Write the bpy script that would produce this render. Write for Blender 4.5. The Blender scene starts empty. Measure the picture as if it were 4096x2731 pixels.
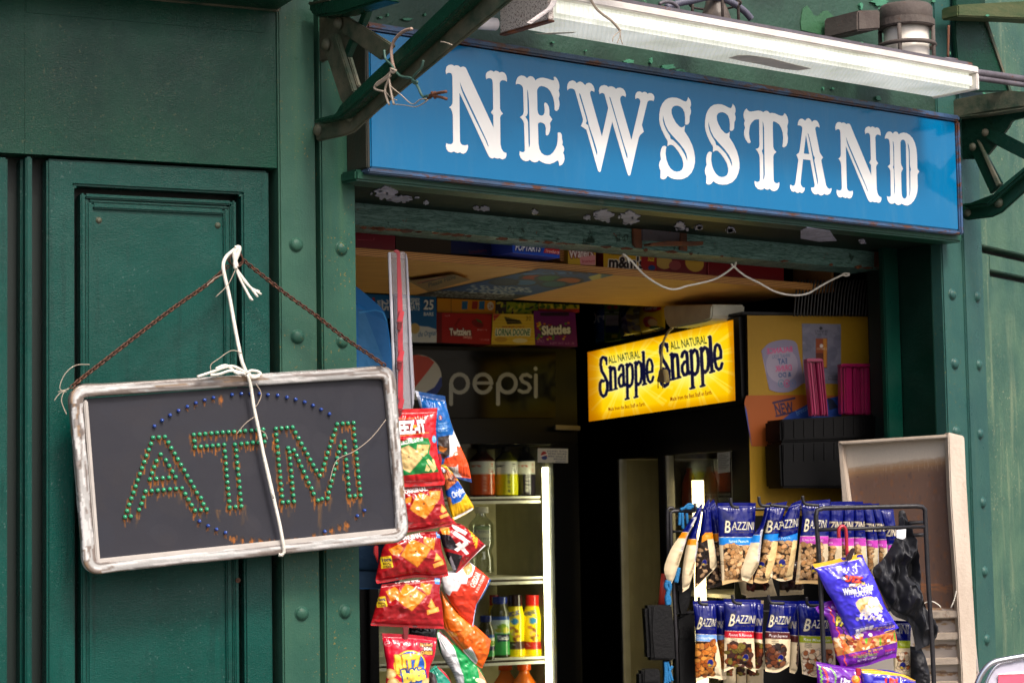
import bpy, bmesh, math, random
import numpy as np
from mathutils import Vector, Matrix
rnd = random.Random(7)
SC = bpy.context.scene
COL = SC.collection
# ------------------------------------------------------------------ camera
W0, H0, FPX = 4096.0, 2731.0, 8707.0
CAM_H = 1.65
CAM = Vector((0, 0, CAM_H))
PITCH = math.atan(403 * 1.7415 / FPX)
RCAM = Matrix.Rotation(math.pi / 2 + PITCH, 3, 'X') @ Matrix.Rotation(-0.0175, 3, 'Z')
RN = np.array(RCAM)
cd = bpy.data.cameras.new('camera')
cam = bpy.data.objects.new('camera', cd)
COL.objects.link(cam)
cam.matrix_world = Matrix.Translation(CAM) @ RCAM.to_4x4()
cd.sensor_width = 36
cd.lens = 36 * FPX / W0
cd.clip_start = 0.1
cd.clip_end = 500
cd.dof.use_dof = True
cd.dof.focus_distance = 6.7
cd.dof.aperture_fstop = 7.0
SC.camera = cam

def rays(p):
    p = np.asarray(p, float)
    d = np.stack([(p[..., 0] - W0 / 2) / FPX, -(p[..., 1] - H0 / 2) / FPX, -np.ones(p.shape[:-1])], -1)
    return d @ RN.T

class ZM:                                   # a zoomed crop of the survey picture -> survey coordinates
    def __init__(s, x0, y0, x1, y1, w):
        s.x0, s.y0, s.s = x0, y0, (x1 - x0) / w
    def __call__(s, p):
        p = np.asarray(p, float)
        return p * s.s + np.array([s.x0, s.y0])
D = ZM(0, 0, 4096, 2731, 2352)
FU = ZM(0, 0, 4096, 2731, 4096)

class Plane:                                # vertical plane: s runs along it, z up, off towards the street
    def __init__(s, p0, ang):
        a = math.radians(ang)
        s.d = np.array([math.sin(a), math.cos(a), 0.0])
        s.n = np.array([math.cos(a), -math.sin(a), 0.0])
        s.p0 = np.array([p0[0], p0[1], 0.0])
    def hit(s, p, off=0.0):
        r = rays(p)
        o = np.array(CAM)
        q = s.p0 + s.n * off
        t = ((q - o) @ s.n) / (r @ s.n)
        return o + r * t[..., None]
    def sz(s, p, off=0.0, zm=D):
        h = s.hit(zm(p), off)
        return float((h - s.p0) @ s.d), float(h[2])
    def S(s, x, y, off=0.0, zm=D): return s.sz((x, y), off, zm)[0]
    def Z(s, x, y, off=0.0, zm=D): return s.sz((x, y), off, zm)[1]
    def P(s, a, z, off=0.0):
        q = s.p0 + s.d * a + s.n * off
        return np.array([q[0], q[1], z])

def at_depth(x, y, dep, zm=D):
    r = rays(zm((x, y)))
    return np.array(CAM) + r * (dep / r[1])
def hitz(p, z, zm=D):
    r = rays(zm(p)); o = np.array(CAM)
    return o + r * ((z - o[2]) / r[..., 2])[..., None]

_p = at_depth(850, 226, 6.15)
F = Plane(_p, 50.8)
F.p0 = F.p0 - F.n * 0.10
C1 = F.hit(D((735, 784))); C2 = F.hit(D((2221, 784)))
L = Plane(C1, 64.0)
R = Plane(C2, 35.0)
SNP = Plane(at_depth(1684, 830, 8.25), 160.0)
YEL = Plane(SNP.hit(FU((2990, 1700))), 69.4)
YEL.p0 = YEL.p0 + YEL.n * .008
PEP = Plane(at_depth(1150, 800, 9.10), 65.0)
KB = Plane(at_depth(950, 1200, 6.58), 74.0)
RK = Plane(at_depth(1850, 1300, 7.20), 75.0)
CAB = Plane(at_depth(2178, 1005, 7.72), 122.0)
CABF = Plane(at_depth(2178, 1005, 7.72), 80.0)
B1 = Plane(C1, 143.0)
B2 = Plane(C2, 133.0)

# ------------------------------------------------------------------ materials
def lin(c):
    c = np.asarray(c, float) / 255.0
    return np.where(c <= 0.04045, c / 12.92, ((c + 0.055) / 1.055) ** 2.4)
def L4(c): return tuple(lin(c)) + (1.0,)

class NT:
    def __init__(s, name):
        s.m = bpy.data.materials.new(name); s.m.use_nodes = True
        s.t = s.m.node_tree; s.b = s.t.nodes['Principled BSDF']
        s.tc = None
    def n(s, typ, **kw):
        k = s.t.nodes.new(typ)
        for a, v in kw.items(): setattr(k, a, v)
        return k
    def l(s, a, b): s.t.links.new(a, b)
    def coord(s, scale=(1, 1, 1)):
        if s.tc is None: s.tc = s.n('ShaderNodeTexCoord')
        mp = s.n('ShaderNodeMapping'); mp.inputs['Scale'].default_value = scale
        s.l(s.tc.outputs['Object'], mp.inputs['Vector'])
        return mp.outputs['Vector']
    def noise(s, scale, detail=4, rough=.55, vec=None, dist=0):
        k = s.n('ShaderNodeTexNoise')
        k.inputs['Scale'].default_value = scale; k.inputs['Detail'].default_value = detail
        k.inputs['Roughness'].default_value = rough; k.inputs['Distortion'].default_value = dist
        s.l(vec if vec else s.coord(), k.inputs['Vector'])
        return k.outputs['Fac']
    def ramp(s, fac, stops):
        k = s.n('ShaderNodeValToRGB')
        e = k.color_ramp.elements
        while len(e) < len(stops): e.new(0.5)
        for el, (p, c) in zip(e, stops):
            el.position = p; el.color = c if len(c) == 4 else tuple(c) + (1,)
        s.l(fac, k.inputs['Fac'])
        return k.outputs['Color']
    def mix(s, fac, a, b):
        k = s.n('ShaderNodeMix', data_type='RGBA')
        for sock, v in ((k.inputs[0], fac), (k.inputs[6], a), (k.inputs[7], b)):
            if isinstance(v, (int, float)): sock.default_value = v
            elif isinstance(v, tuple): sock.default_value = v
            else: s.l(v, sock)
        return k.outputs[2]
    def bump(s, h, strength, dist=.01, prev=None):
        k = s.n('ShaderNodeBump'); k.inputs['Strength'].default_value = strength
        k.inputs['Distance'].default_value = dist
        s.l(h, k.inputs['Height'])
        if prev: s.l(prev, k.inputs['Normal'])
        return k.outputs['Normal']
    def base(s, v):
        if isinstance(v, tuple): s.b.inputs['Base Color'].default_value = v
        else: s.l(v, s.b.inputs['Base Color'])
    def set(s, **kw):
        for k, v in kw.items():
            i = s.b.inputs[k.replace('_', ' ')]
            if isinstance(v, (int, float, tuple)): i.default_value = v
            else: s.l(v, i)
def bw(x): return (x, x, x, 1)

def paint(name, c1, c2, rough=.3, peel=.25, streak=None, specks=None, grain=70, coat=0):
    m = NT(name)
    f = m.noise(5, 5, .6)
    col = m.mix(m.ramp(f, [(.35, bw(0)), (.65, bw(1))]), L4(c1), L4(c2))
    if streak:
        sv = m.noise(3.5, 5, .65, m.coord((6, 6, .5)))
        col = m.mix(m.ramp(sv, [(.55, bw(0)), (.75, bw(.75))]), col, L4(streak))
    if specks:
        sp = m.noise(120, 2, .5)
        big = m.noise(3, 2)
        mm = m.n('ShaderNodeMath', operation='MULTIPLY')
        m.l(m.ramp(sp, [(.66, bw(0)), (.70, bw(1))]), mm.inputs[0]); m.l(m.ramp(big, [(.45, bw(0)), (.6, bw(1))]), mm.inputs[1])
        col = m.mix(mm.outputs[0], col, L4(specks))
    ch = m.ramp(m.noise(38, 5, .75), [(.705, bw(0)), (.725, bw(.7))])
    col = m.mix(ch, col, L4([min(255, x * .5 + 52) for x in c1]))
    m.base(col)
    pm = m.n('ShaderNodeMath', operation='MULTIPLY'); m.l(m.noise(grain, 6, .68, m.coord((1, 1, 1.8)), .6), pm.inputs[0])
    m.l(m.ramp(m.noise(4.5, 4, .6), [(.36, bw(.35)), (.66, bw(1.5))]), pm.inputs[1])
    br = m.n('ShaderNodeMath', operation='MULTIPLY_ADD'); m.l(m.noise(30, 4, .6, m.coord((7, 7, .5))), br.inputs[0]); br.inputs[1].default_value = .35; m.l(pm.outputs[0], br.inputs[2])
    b1 = m.bump(br.outputs[0], peel * 1.25, .012)
    b2 = m.bump(m.noise(7, 3, .5), .12, .02, b1)
    rr = m.ramp(m.noise(11, 4), [(.3, bw(rough * .75)), (.7, bw(rough * 1.35))])
    m.set(Normal=b2, Roughness=rr, Coat_Weight=coat, Coat_Roughness=.12, Specular_IOR_Level=.26)
    return m.m

def peeling(name, base, under, amount=.6, under2=None, rough=.45, scale=9):
    m = NT(name)
    a = m.noise(scale, 6, .62, dist=.6)
    b = m.noise(scale * .35, 2)
    mu = m.n('ShaderNodeMath', operation='MULTIPLY'); m.l(a, mu.inputs[0]); m.l(b, mu.inputs[1])
    k = m.ramp(mu.outputs[0], [(amount * .5, bw(0)), (amount * .5 + .012, bw(1))])
    tone = m.mix(m.ramp(m.noise(4, 4), [(.35, bw(0)), (.65, bw(1))]), L4(base), L4([x * .72 for x in base]))
    u = L4(under)
    if under2: u = m.mix(m.ramp(m.noise(25, 3), [(.45, bw(0)), (.55, bw(1))]), L4(under), L4(under2))
    m.base(m.mix(k, tone, u))
    h = m.n('ShaderNodeMath', operation='SUBTRACT'); h.inputs[0].default_value = 1; m.l(k, h.inputs[1])
    n1 = m.bump(h.outputs[0], .5, .01)
    n2 = m.bump(m.noise(60, 4), .25, .01, n1)
    m.set(Normal=n2, Roughness=rough)
    return m.m

def grainmetal(name, c1, c2, rust=(110, 55, 25), rust_amt=.62, rough=.5, metallic=0.0, scale=12, stretch=(1, 1, 1)):
    m = NT(name)
    v = m.coord(stretch)
    col = m.mix(m.ramp(m.noise(scale, 6, .65, v), [(.35, bw(0)), (.65, bw(1))]), L4(c1), L4(c2))
    rk = m.ramp(m.noise(scale * 1.6, 6, .7, v), [(rust_amt, bw(0)), (rust_amt + .07, bw(1))])
    rc = m.mix(m.noise(40, 3), L4(rust), L4([x * .55 for x in rust]))
    m.base(m.mix(rk, col, rc))
    m.set(Normal=m.bump(m.noise(90, 4), .25, .006), Roughness=rough, Metallic=metallic)
    return m.m

def plain(name, c, rough=.5, metallic=0.0, bumpv=0, bscale=80, coat=0, var=.12, spec=.5):
    m = NT(name)
    m.base(m.mix(m.noise(18, 3), L4([x * (1 - var) for x in c]), L4([min(255, x * (1 + var)) for x in c])))
    m.set(Roughness=rough, Metallic=metallic, Coat_Weight=coat, Specular_IOR_Level=spec)
    if bumpv: m.set(Normal=m.bump(m.noise(bscale, 3), bumpv, .01))
    return m.m

def attrmat(name, rough=.4, coat=0, emit=0, bumpv=0, bscale=40, spec=.5):
    m = NT(name)
    a = m.n('ShaderNodeVertexColor', layer_name='Col')
    if emit:
        m.base((0.01, 0.01, 0.01, 1)); m.l(a.outputs['Color'], m.b.inputs['Emission Color'])
        m.set(Emission_Strength=emit)
    else: m.base(a.outputs['Color'])
    m.set(Roughness=rough, Coat_Weight=coat, Coat_Roughness=.1, Specular_IOR_Level=spec)
    if bumpv: m.set(Normal=m.bump(m.noise(bscale, 3), bumpv, .008))
    return m.m

def emitmat(name, c, strength):
    m = NT(name); m.base(L4(c)); m.b.inputs['Emission Color'].default_value = L4(c)
    m.set(Emission_Strength=strength, Roughness=.5)
    return m.m

def glassmat(name, tint=(1, 1, 1, 1), refl=.08, rough=.02):
    m = NT(name); t = m.t
    tr = m.n('ShaderNodeBsdfTransparent'); tr.inputs[0].default_value = tint
    gl = m.n('ShaderNodeBsdfGlossy'); gl.inputs['Roughness'].default_value = rough
    fr = m.n('ShaderNodeLayerWeight'); fr.inputs['Blend'].default_value = .5
    pw = m.n('ShaderNodeMath', operation='POWER'); m.l(fr.outputs['Facing'], pw.inputs[0]); pw.inputs[1].default_value = 5
    ma = m.n('ShaderNodeMath', operation='MULTIPLY_ADD'); m.l(pw.outputs[0], ma.inputs[0]); ma.inputs[1].default_value = .45; ma.inputs[2].default_value = refl * .6
    mx = m.n('ShaderNodeMixShader')
    m.l(ma.outputs[0], mx.inputs[0]); m.l(tr.outputs[0], mx.inputs[1]); m.l(gl.outputs[0], mx.inputs[2])
    out = [n for n in t.nodes if n.type == 'OUTPUT_MATERIAL'][0]
    m.l(mx.outputs[0], out.inputs['Surface'])
    return m.m

# ------------------------------------------------------------------ objects
def tag(o, label, cat, group=None, kind=None):
    if label: o['label'] = label
    if cat: o['category'] = cat
    if group: o['group'] = group
    if kind: o['kind'] = kind
    return o
def thing(name, loc, label, cat, group=None):
    o = bpy.data.objects.new(name, None); COL.objects.link(o)
    o.location = [float(x) for x in loc]; o.empty_display_size = .05
    return tag(o, label, cat, group)
def world_loc(o):
    v = Vector(o.location)
    if o.parent: v = o.matrix_parent_inverse @ v; v = world_loc(o.parent) + v
    return v
def parent_to(o, p):
    o.parent = p
    o.matrix_parent_inverse = Matrix.Translation(-world_loc(p))

class MB:
    def __init__(s): s.v, s.f = [], []
    def add(s, vs, fs):
        k = len(s.v); s.v += [tuple(float(c) for c in v) for v in vs]
        s.f += [tuple(i + k for i in f) for f in fs]
    def box(s, pl, s0, s1, z0, z1, o0, o1):
        c = [pl.P(a, z, o) for o in (o0, o1) for z in (z0, z1) for a in (s0, s1)]
        s.add(c, [(0, 1, 3, 2), (4, 6, 7, 5), (0, 4, 5, 1), (2, 3, 7, 6), (0, 2, 6, 4), (1, 5, 7, 3)])
        return s
    def prism(s, pts, vec):
        n = len(pts); b = [np.asarray(p) + vec for p in pts]
        s.add(list(pts) + b, [tuple(range(n)), tuple(range(2 * n - 1, n - 1, -1))] +
              [(i, i + n, (i + 1) % n + n, (i + 1) % n) for i in range(n)])
        return s
    def ppoly(s, zm, pts, pl, o_front, thick):
        h = pl.hit(zm(np.array(pts, float)), o_front)
        return s.prism([p for p in h], -pl.n * thick)
    def tube(s, pts, r, seg=8, closed=False, wob=0):
        P = [Vector([float(c) for c in p]) for p in pts]; n = len(P)
        rr = r if hasattr(r, '__len__') else [r] * n
        up = None; rings = []
        for i in range(n):
            a = P[(i - 1) % n] if (closed or i > 0) else P[i]
            b = P[(i + 1) % n] if (closed or i < n - 1) else P[i]
            t = (b - a)
            t = t.normalized() if t.length > 1e-9 else Vector((0, 0, 1))
            if up is None:
                up = Vector((0, 0, 1)) if abs(t.z) < .9 else Vector((0, 1, 0))
            x = t.cross(up); x.normalize(); up = x.cross(t).normalized()
            rings.append([P[i] + (x * math.cos(q) + up * math.sin(q)) * (rr[i] * (1 + (rnd.uniform(-wob, wob) if wob else 0))) for q in [2 * math.pi * k / seg for k in range(seg)]])
        vs = [v for g in rings for v in g]; fs = []
        for i in range(n if closed else n - 1):
            j = (i + 1) % n
            for k in range(seg):
                k2 = (k + 1) % seg
                fs.append((i * seg + k, i * seg + k2, j * seg + k2, j * seg + k))
        if not closed:
            fs.append(tuple(range(seg - 1, -1, -1))); fs.append(tuple((n - 1) * seg + k for k in range(seg)))
        s.add(vs, fs); return s
    def lathe(s, c, prof, seg=24, axis=None):
        c = Vector([float(x) for x in c])
        q = (Vector([float(x) for x in axis]).normalized().to_track_quat('Z', 'Y').to_matrix()) if axis is not None else Matrix.Identity(3)
        vs = [c + q @ Vector((r * math.cos(2 * math.pi * k / seg), r * math.sin(2 * math.pi * k / seg), z)) for r, z in prof for k in range(seg)]
        fs = []
        for i in range(len(prof) - 1):
            for k in range(seg):
                k2 = (k + 1) % seg
                fs.append((i * seg + k, i * seg + k2, (i + 1) * seg + k2, (i + 1) * seg + k))
        fs.append(tuple(range(seg - 1, -1, -1))); fs.append(tuple((len(prof) - 1) * seg + k for k in range(seg)))
        s.add(vs, fs); return s
    def dome(s, c, n, r, h=.6, seg=16):
        pr = [(r * 1.12, 0), (r * 1.12, r * .06)] + [(r * math.cos(t), r * .06 + r * h * math.sin(t)) for t in [0, .3, .6, .9, 1.2, 1.45]]
        return s.lathe(c, pr, seg, n)
    def build(s, name, mat, parent=None, bevel=0, smooth=False, seg=2):
        me = bpy.data.meshes.new(name); me.from_pydata(s.v, [], s.f)
        bm = bmesh.new(); bm.from_mesh(me)
        bmesh.ops.recalc_face_normals(bm, faces=bm.faces)
        if bevel:
            ed = [e for e in bm.edges if len(e.link_faces) == 2 and e.calc_face_angle(0) > .5]
            bmesh.ops.bevel(bm, geom=ed, offset=bevel, segments=seg, affect='EDGES', clamp_overlap=True)
        bm.to_mesh(me); bm.free()
        if smooth:
            for p in me.polygons: p.use_smooth = True
        me.materials.append(mat)
        o = bpy.data.objects.new(name, me); COL.objects.link(o)
        if parent: parent_to(o, parent)
        return o

# ------------------------------------------------------------------ printed surfaces
_gl = {}
def glyphs(txt, bold):
    k = (txt, bold)
    if k in _gl: return _gl[k]
    cu = bpy.data.curves.new('t', 'FONT'); cu.body = txt; cu.size = 1; cu.offset = bold; cu.resolution_u = 2
    ob = bpy.data.objects.new('t', cu)
    me = ob.to_mesh(); me.calc_loop_triangles()
    v = np.array([q.co[:2] for q in me.vertices]) if len(me.vertices) else np.zeros((0, 2))
    t = np.array([q.vertices[:] for q in me.loop_triangles], int) if len(me.loop_triangles) else np.zeros((0, 3), int)
    tri = v[t] if len(t) else np.zeros((0, 3, 2))
    ob.to_mesh_clear(); bpy.data.objects.remove(ob); bpy.data.curves.remove(cu)
    tri = tri / .73
    w = (tri[..., 0].min(), tri[..., 0].max()) if len(tri) else (0, 1)
    _gl[k] = (tri, w); return _gl[k]

class Art:
    Q = 0.5                                   # survey px per raster px
    def __init__(s, zm, box, bg):
        s.zm = zm; s.x0, s.y0 = box[0], box[1]; s.k = zm.s / s.Q
        s.w = int((box[2] - box[0]) * s.k) + 2; s.h = int((box[3] - box[1]) * s.k) + 2
        s.a = np.zeros((s.h, s.w, 3)); s.a[:] = bg
    def _t(s, p): return (np.asarray(p, float) - (s.x0, s.y0)) * s.k
    def _fill(s, p, col, al=1.0):
        x0, y0 = np.floor(p.min(0)).astype(int); x1, y1 = np.ceil(p.max(0)).astype(int) + 1
        x0, y0 = max(x0, 0), max(y0, 0); x1, y1 = min(x1, s.w), min(y1, s.h)
        if x1 <= x0 or y1 <= y0: return
        X, Y = np.meshgrid(np.arange(x0, x1) + .5, np.arange(y0, y1) + .5)
        ins = np.zeros(X.shape, bool)
        for (ax, ay), (bx, by) in zip(p, np.roll(p, -1, 0)):
            if ay == by: continue
            c = (ay > Y) != (by > Y)
            ins ^= c & (X < (bx - ax) * (Y - ay) / (by - ay) + ax)
        sub = s.a[y0:y1, x0:x1]
        sub[ins] = sub[ins] * (1 - al) + np.array(col) * al
    def poly(s, pts, col, al=1.0): s._fill(s._t(pts), col, al); return s
    def rect(s, x0, y0, x1, y1, col, al=1.0): return s.poly([(x0, y0), (x1, y0), (x1, y1), (x0, y1)], col, al)
    def ell(s, cx, cy, rx, ry, col, rot=0, al=1.0, n=20):
        c, q = math.cos(rot), math.sin(rot)
        return s.poly([(cx + rx * math.cos(t) * c - ry * math.sin(t) * q, cy + rx * math.cos(t) * q + ry * math.sin(t) * c) for t in [2 * math.pi * i / n for i in range(n)]], col, al)
    def line(s, pts, w, col, al=1.0):
        p = s._t(pts); r = w * s.k / 2
        for a, b in zip(p[:-1], p[1:]):
            lo = np.minimum(a, b) - r - 1; hi = np.maximum(a, b) + r + 1
            x0, y0 = max(int(lo[0]), 0), max(int(lo[1]), 0); x1, y1 = min(int(hi[0]) + 1, s.w), min(int(hi[1]) + 1, s.h)
            if x1 <= x0 or y1 <= y0: continue
            X, Y = np.meshgrid(np.arange(x0, x1) + .5, np.arange(y0, y1) + .5)
            d = b - a; t = np.clip(((X - a[0]) * d[0] + (Y - a[1]) * d[1]) / max(d @ d, 1e-9), 0, 1)
            m = np.hypot(X - a[0] - t * d[0], Y - a[1] - t * d[1]) < r
            sub = s.a[y0:y1, x0:x1]; sub[m] = sub[m] * (1 - al) + np.array(col) * al
        return s
    def text(s, txt, x, y, h, col, x1=None, ang=0, shear=0, bold=0.0, mirror=False, al=1.0, edge=None, ew=0):
        tri, (a, b) = glyphs(txt, bold)
        if not len(tri): return s
        sx = h if x1 is None else (x1 - x) / (b - a)
        X = (tri[..., 0] - a) * sx; Y = -tri[..., 1] * h
        if mirror: X = (b - a) * sx - X
        X = X - shear * Y
        c, q = math.cos(ang), math.sin(ang)
        P = np.stack([x + X * c - Y * q, y + X * q + Y * c], -1)
        if edge is not None:
            for dx, dy in ((ew, ew), (-ew, ew), (ew, -ew), (-ew, -ew), (ew * 1.4, 0), (-ew * 1.4, 0), (0, ew * 1.4), (0, -ew * 1.4)):
                for t in P: s._fill(s._t(t + (dx, dy)), edge, al)
        for t in P:
            s._fill(s._t(t), col, al)
        return s
    def spots(s, box, n, cols, r, seed, asp=.65, gap=(40, 28, 20)):
        g = random.Random(seed)
        if gap is not None: s.rect(*box, gap)
        for i in range(n):
            x, y = g.uniform(box[0], box[2]), g.uniform(box[1], box[3])
            q = g.uniform(.7, 1.2) * r; c = np.array(g.choice(cols)) * g.uniform(.8, 1.1); ro = g.uniform(0, 3.14)
            s.ell(x, y, q, q * asp, np.clip(c * .55, 0, 255), ro, n=12); s.ell(x, y - q * .06, q * .88, q * asp * .86, np.clip(c, 0, 255), ro, n=12)
        return s
    def speck(s, amt, seed=1):
        g = np.random.default_rng(seed); s.a *= 1 + g.normal(0, amt, (s.h, s.w, 1)); return s
    def sample(s, p):
        a = np.pad(s.a, ((1, 1), (1, 1), (0, 0)), 'edge')
        if not hasattr(s, '_b'):
            s._b = sum(a[i:i + s.h, j:j + s.w] for i in range(3) for j in range(3)) / 9.0
        q = s._t(p); x = np.clip(q[..., 0] - .5, 0, s.w - 1.001); y = np.clip(q[..., 1] - .5, 0, s.h - 1.001)
        i, j = x.astype(int), y.astype(int); fx, fy = (x - i)[..., None], (y - j)[..., None]
        i2, j2 = np.minimum(i + 1, s.w - 1), np.minimum(j + 1, s.h - 1)
        b = s._b
        return lin(np.clip((b[j, i] * (1 - fx) + b[j, i2] * fx) * (1 - fy) + (b[j2, i] * (1 - fx) + b[j2, i2] * fx) * fy, 0, 255))

def vnoise(x, y, seed):
    g = np.random.default_rng(seed).random((64, 64)) * 2 - 1
    i, j = np.floor(x).astype(int), np.floor(y).astype(int); fx, fy = x - i, y - j
    fx, fy = fx * fx * (3 - 2 * fx), fy * fy * (3 - 2 * fy)
    a = g[j % 64, i % 64]; b = g[j % 64, (i + 1) % 64]; c = g[(j + 1) % 64, i % 64]; d = g[(j + 1) % 64, (i + 1) % 64]
    return (a * (1 - fx) + b * fx) * (1 - fy) + (c * (1 - fx) + d * fx) * fy
def fbm(x, y, seed, o=3):
    return sum(vnoise(x * 2 ** k, y * 2 ** k, seed + k) / 2 ** k for k in range(o))
def along(pl, t):
    pl = np.array(pl, float)
    if len(pl) > 2:                          # smooth the side a little
        q = [pl[0]]
        for k in range(len(pl) - 1):
            p0, p1, p2, p3 = pl[max(k - 1, 0)], pl[k], pl[k + 1], pl[min(k + 2, len(pl) - 1)]
            for w in (.25, .5, .75, 1.0):
                q.append(.5 * ((2 * p1) + (p2 - p0) * w + (2 * p0 - 5 * p1 + 4 * p2 - p3) * w * w + (3 * p1 - p0 - 3 * p2 + p3) * w ** 3))
        pl = np.array(q)
    d = np.r_[0, np.cumsum(np.hypot(*(np.diff(pl, axis=0).T)))]; d = d / max(d[-1], 1e-9)
    return np.stack([np.interp(t, d, pl[:, 0]), np.interp(t, d, pl[:, 1])], -1)
def quad(a, b, c, d): return ([a, b], [b, c], [d, c], [a, d])

def sheet(name, mat, zm, sides, pl, off, art, step=2.2, bulge=0, wr=0, seed=1, depth=0, side=(120, 110, 100), parent=None, seal=.06, zig=0, lean=0, crease=0, wf=1.0):
    top, right, bottom, left = sides
    ln = lambda q: float(np.sum(np.hypot(*(np.diff(np.array(q, float), axis=0).T)))) * zm.s
    nu = max(3, int(max(ln(top), ln(bottom)) / step)); nv = max(3, int(max(ln(left), ln(right)) / step))
    nu, nv = min(nu, 420), min(nv, 420)
    def grid(nu, nv):
        u = np.linspace(0, 1, nu); v = np.linspace(0, 1, nv)
        T, B, Lf, Rt = along(top, u), along(bottom, u), along(left, v), along(right, v)
        U, V = np.meshgrid(u, v); U, V = U[..., None], V[..., None]
        G = (1 - V) * T[None] + V * B[None] + (1 - U) * Lf[:, None] + U * Rt[:, None] \
            - ((1 - U) * (1 - V) * T[0] + U * (1 - V) * T[-1] + (1 - U) * V * B[0] + U * V * B[-1])
        return G, U[..., 0], V[..., 0]
    G, U, V = grid(nu, nv)
    col = art.sample(G) if art is not None else np.tile(lin(side), (nv, nu, 1))
    if zig:
        z = (np.arange(nu) // 2 % 2) * zig
        G = G.copy(); G[-1, :, 1] += z; G[0, :, 1] -= z
    def shape(U, V):
        e = np.clip((V - seal) / (1 - 2 * seal), 0, 1)
        return (np.sqrt(np.clip(4 * U * (1 - U), 0, 1)) * np.clip(4 * e * (1 - e), 0, 1) ** .45)
    sh = shape(U, V)
    d = bulge * sh
    if wr:
        gx, gy = G[..., 0] * zm.s / 40 * wf, G[..., 1] * zm.s / 40 * wf * (.3 if wf != 1 else 1)
        f = fbm(gx, gy, seed, 3); rdg = 1 - np.abs(fbm(gx * .8 + 9, gy * .8, seed + 5, 3)) * 2
        d = d + .38 * wr * (f * .6 + rdg * .8) * (sh * .85 + .15)
    if crease:
        w = np.exp(-np.abs(V - seal) / .16) + np.exp(-np.abs(1 - seal - V) / .16)
        d = d + crease * np.sin(U * 34 + 5 * fbm(U * 4, V * 3, seed + 3, 2)) * w * (sh > 0)
    Pn = pl.hit(zm(G), off) + d[..., None] * pl.n + np.array([0, 0, 0])
    if lean: Pn = Pn + (V * lean)[..., None] * pl.n
    vs = [Pn.reshape(-1, 3)]; cs = [col.reshape(-1, 3)]; faces = []
    idx = np.arange(nu * nv).reshape(nv, nu)
    faces.append(np.stack([idx[:-1, :-1], idx[1:, :-1], idx[1:, 1:], idx[:-1, 1:]], -1).reshape(-1, 4))
    k = nu * nv
    if depth:
        loop = np.r_[idx[0, :], idx[1:, -1], idx[-1, -2::-1], idx[-2:0:-1, 0]]
        rp = Pn.reshape(-1, 3)[loop]; bk = rp - pl.n * depth
        n = len(loop); vs += [rp, bk]; cs.append(np.tile(lin(side), (2 * n, 1)))
        a = k + np.arange(n); b = k + (np.arange(n) + 1) % n
        faces.append(np.stack([a, b, b + n, a + n], -1)); k += 2 * n
        cn = [Pn[0, 0], Pn[0, -1], Pn[-1, -1], Pn[-1, 0]]
        vs.append(np.array([c - pl.n * depth for c in cn])); cs.append(np.tile(lin(side), (4, 1)))
        faces.append(np.array([[k, k + 1, k + 2, k + 3]])); k += 4
    elif bulge:
        mu, mv = max(3, nu // 5), max(3, nv // 5)
        G2, U2, V2 = grid(mu, mv)
        P2 = pl.hit(zm(G2), off) - (bulge * .7 * shape(U2, V2) + .0004)[..., None] * pl.n + (V2 * lean)[..., None] * pl.n
        vs.append(P2.reshape(-1, 3)); cs.append(np.tile(lin(side), (mu * mv, 1)))
        i2 = np.arange(mu * mv).reshape(mv, mu) + k
        faces.append(np.stack([i2[:-1, :-1], i2[:-1, 1:], i2[1:, 1:], i2[1:, :-1]], -1).reshape(-1, 4))
    return meshc(name, np.concatenate(vs), np.concatenate(faces), np.concatenate(cs), mat, parent, smooth=not depth)

def meshc(name, V, Fc, Cc, mat, parent=None, smooth=True):
    me = bpy.data.meshes.new(name)
    me.vertices.add(len(V)); me.vertices.foreach_set('co', V.astype(np.float32).ravel())
    me.loops.add(Fc.size); me.loops.foreach_set('vertex_index', Fc.astype(np.int32).ravel())
    me.polygons.add(len(Fc))
    me.polygons.foreach_set('loop_start', (np.arange(len(Fc)) * 4).astype(np.int32))
    me.polygons.foreach_set('use_smooth', np.full(len(Fc), smooth))
    me.update(calc_edges=True); me.validate()
    at = me.color_attributes.new('Col', 'FLOAT_COLOR', 'POINT')
    at.data.foreach_set('color', np.c_[Cc, np.ones(len(Cc))].astype(np.float32).ravel())
    me.materials.append(mat)
    o = bpy.data.objects.new(name, me); COL.objects.link(o)
    if parent: parent_to(o, parent)
    return o
def tubes_px(zm, lines, pl, off, r, name, mat, parent=None, seg=6, sm=True):
    if len(lines) > 1:
        return [tubes_px(zm, [q], pl, off, r, name, mat, parent, seg, sm) for q in lines][0]
    m = MB()
    for q in lines:
        q = np.array(q, float)
        if sm and len(q) > 2: q = along(q, np.linspace(0, 1, len(q) * 5))
        o = off if not hasattr(off, '__len__') else np.interp(np.linspace(0, 1, len(q)), np.linspace(0, 1, len(off)), off)
        if hasattr(o, '__len__'): h = [pl.hit(zm(a), b) for a, b in zip(q, o)]
        else: h = list(pl.hit(zm(q), o))
        m.tube(h, r, seg)
    return m.build(name, mat, parent, smooth=True)
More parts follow.
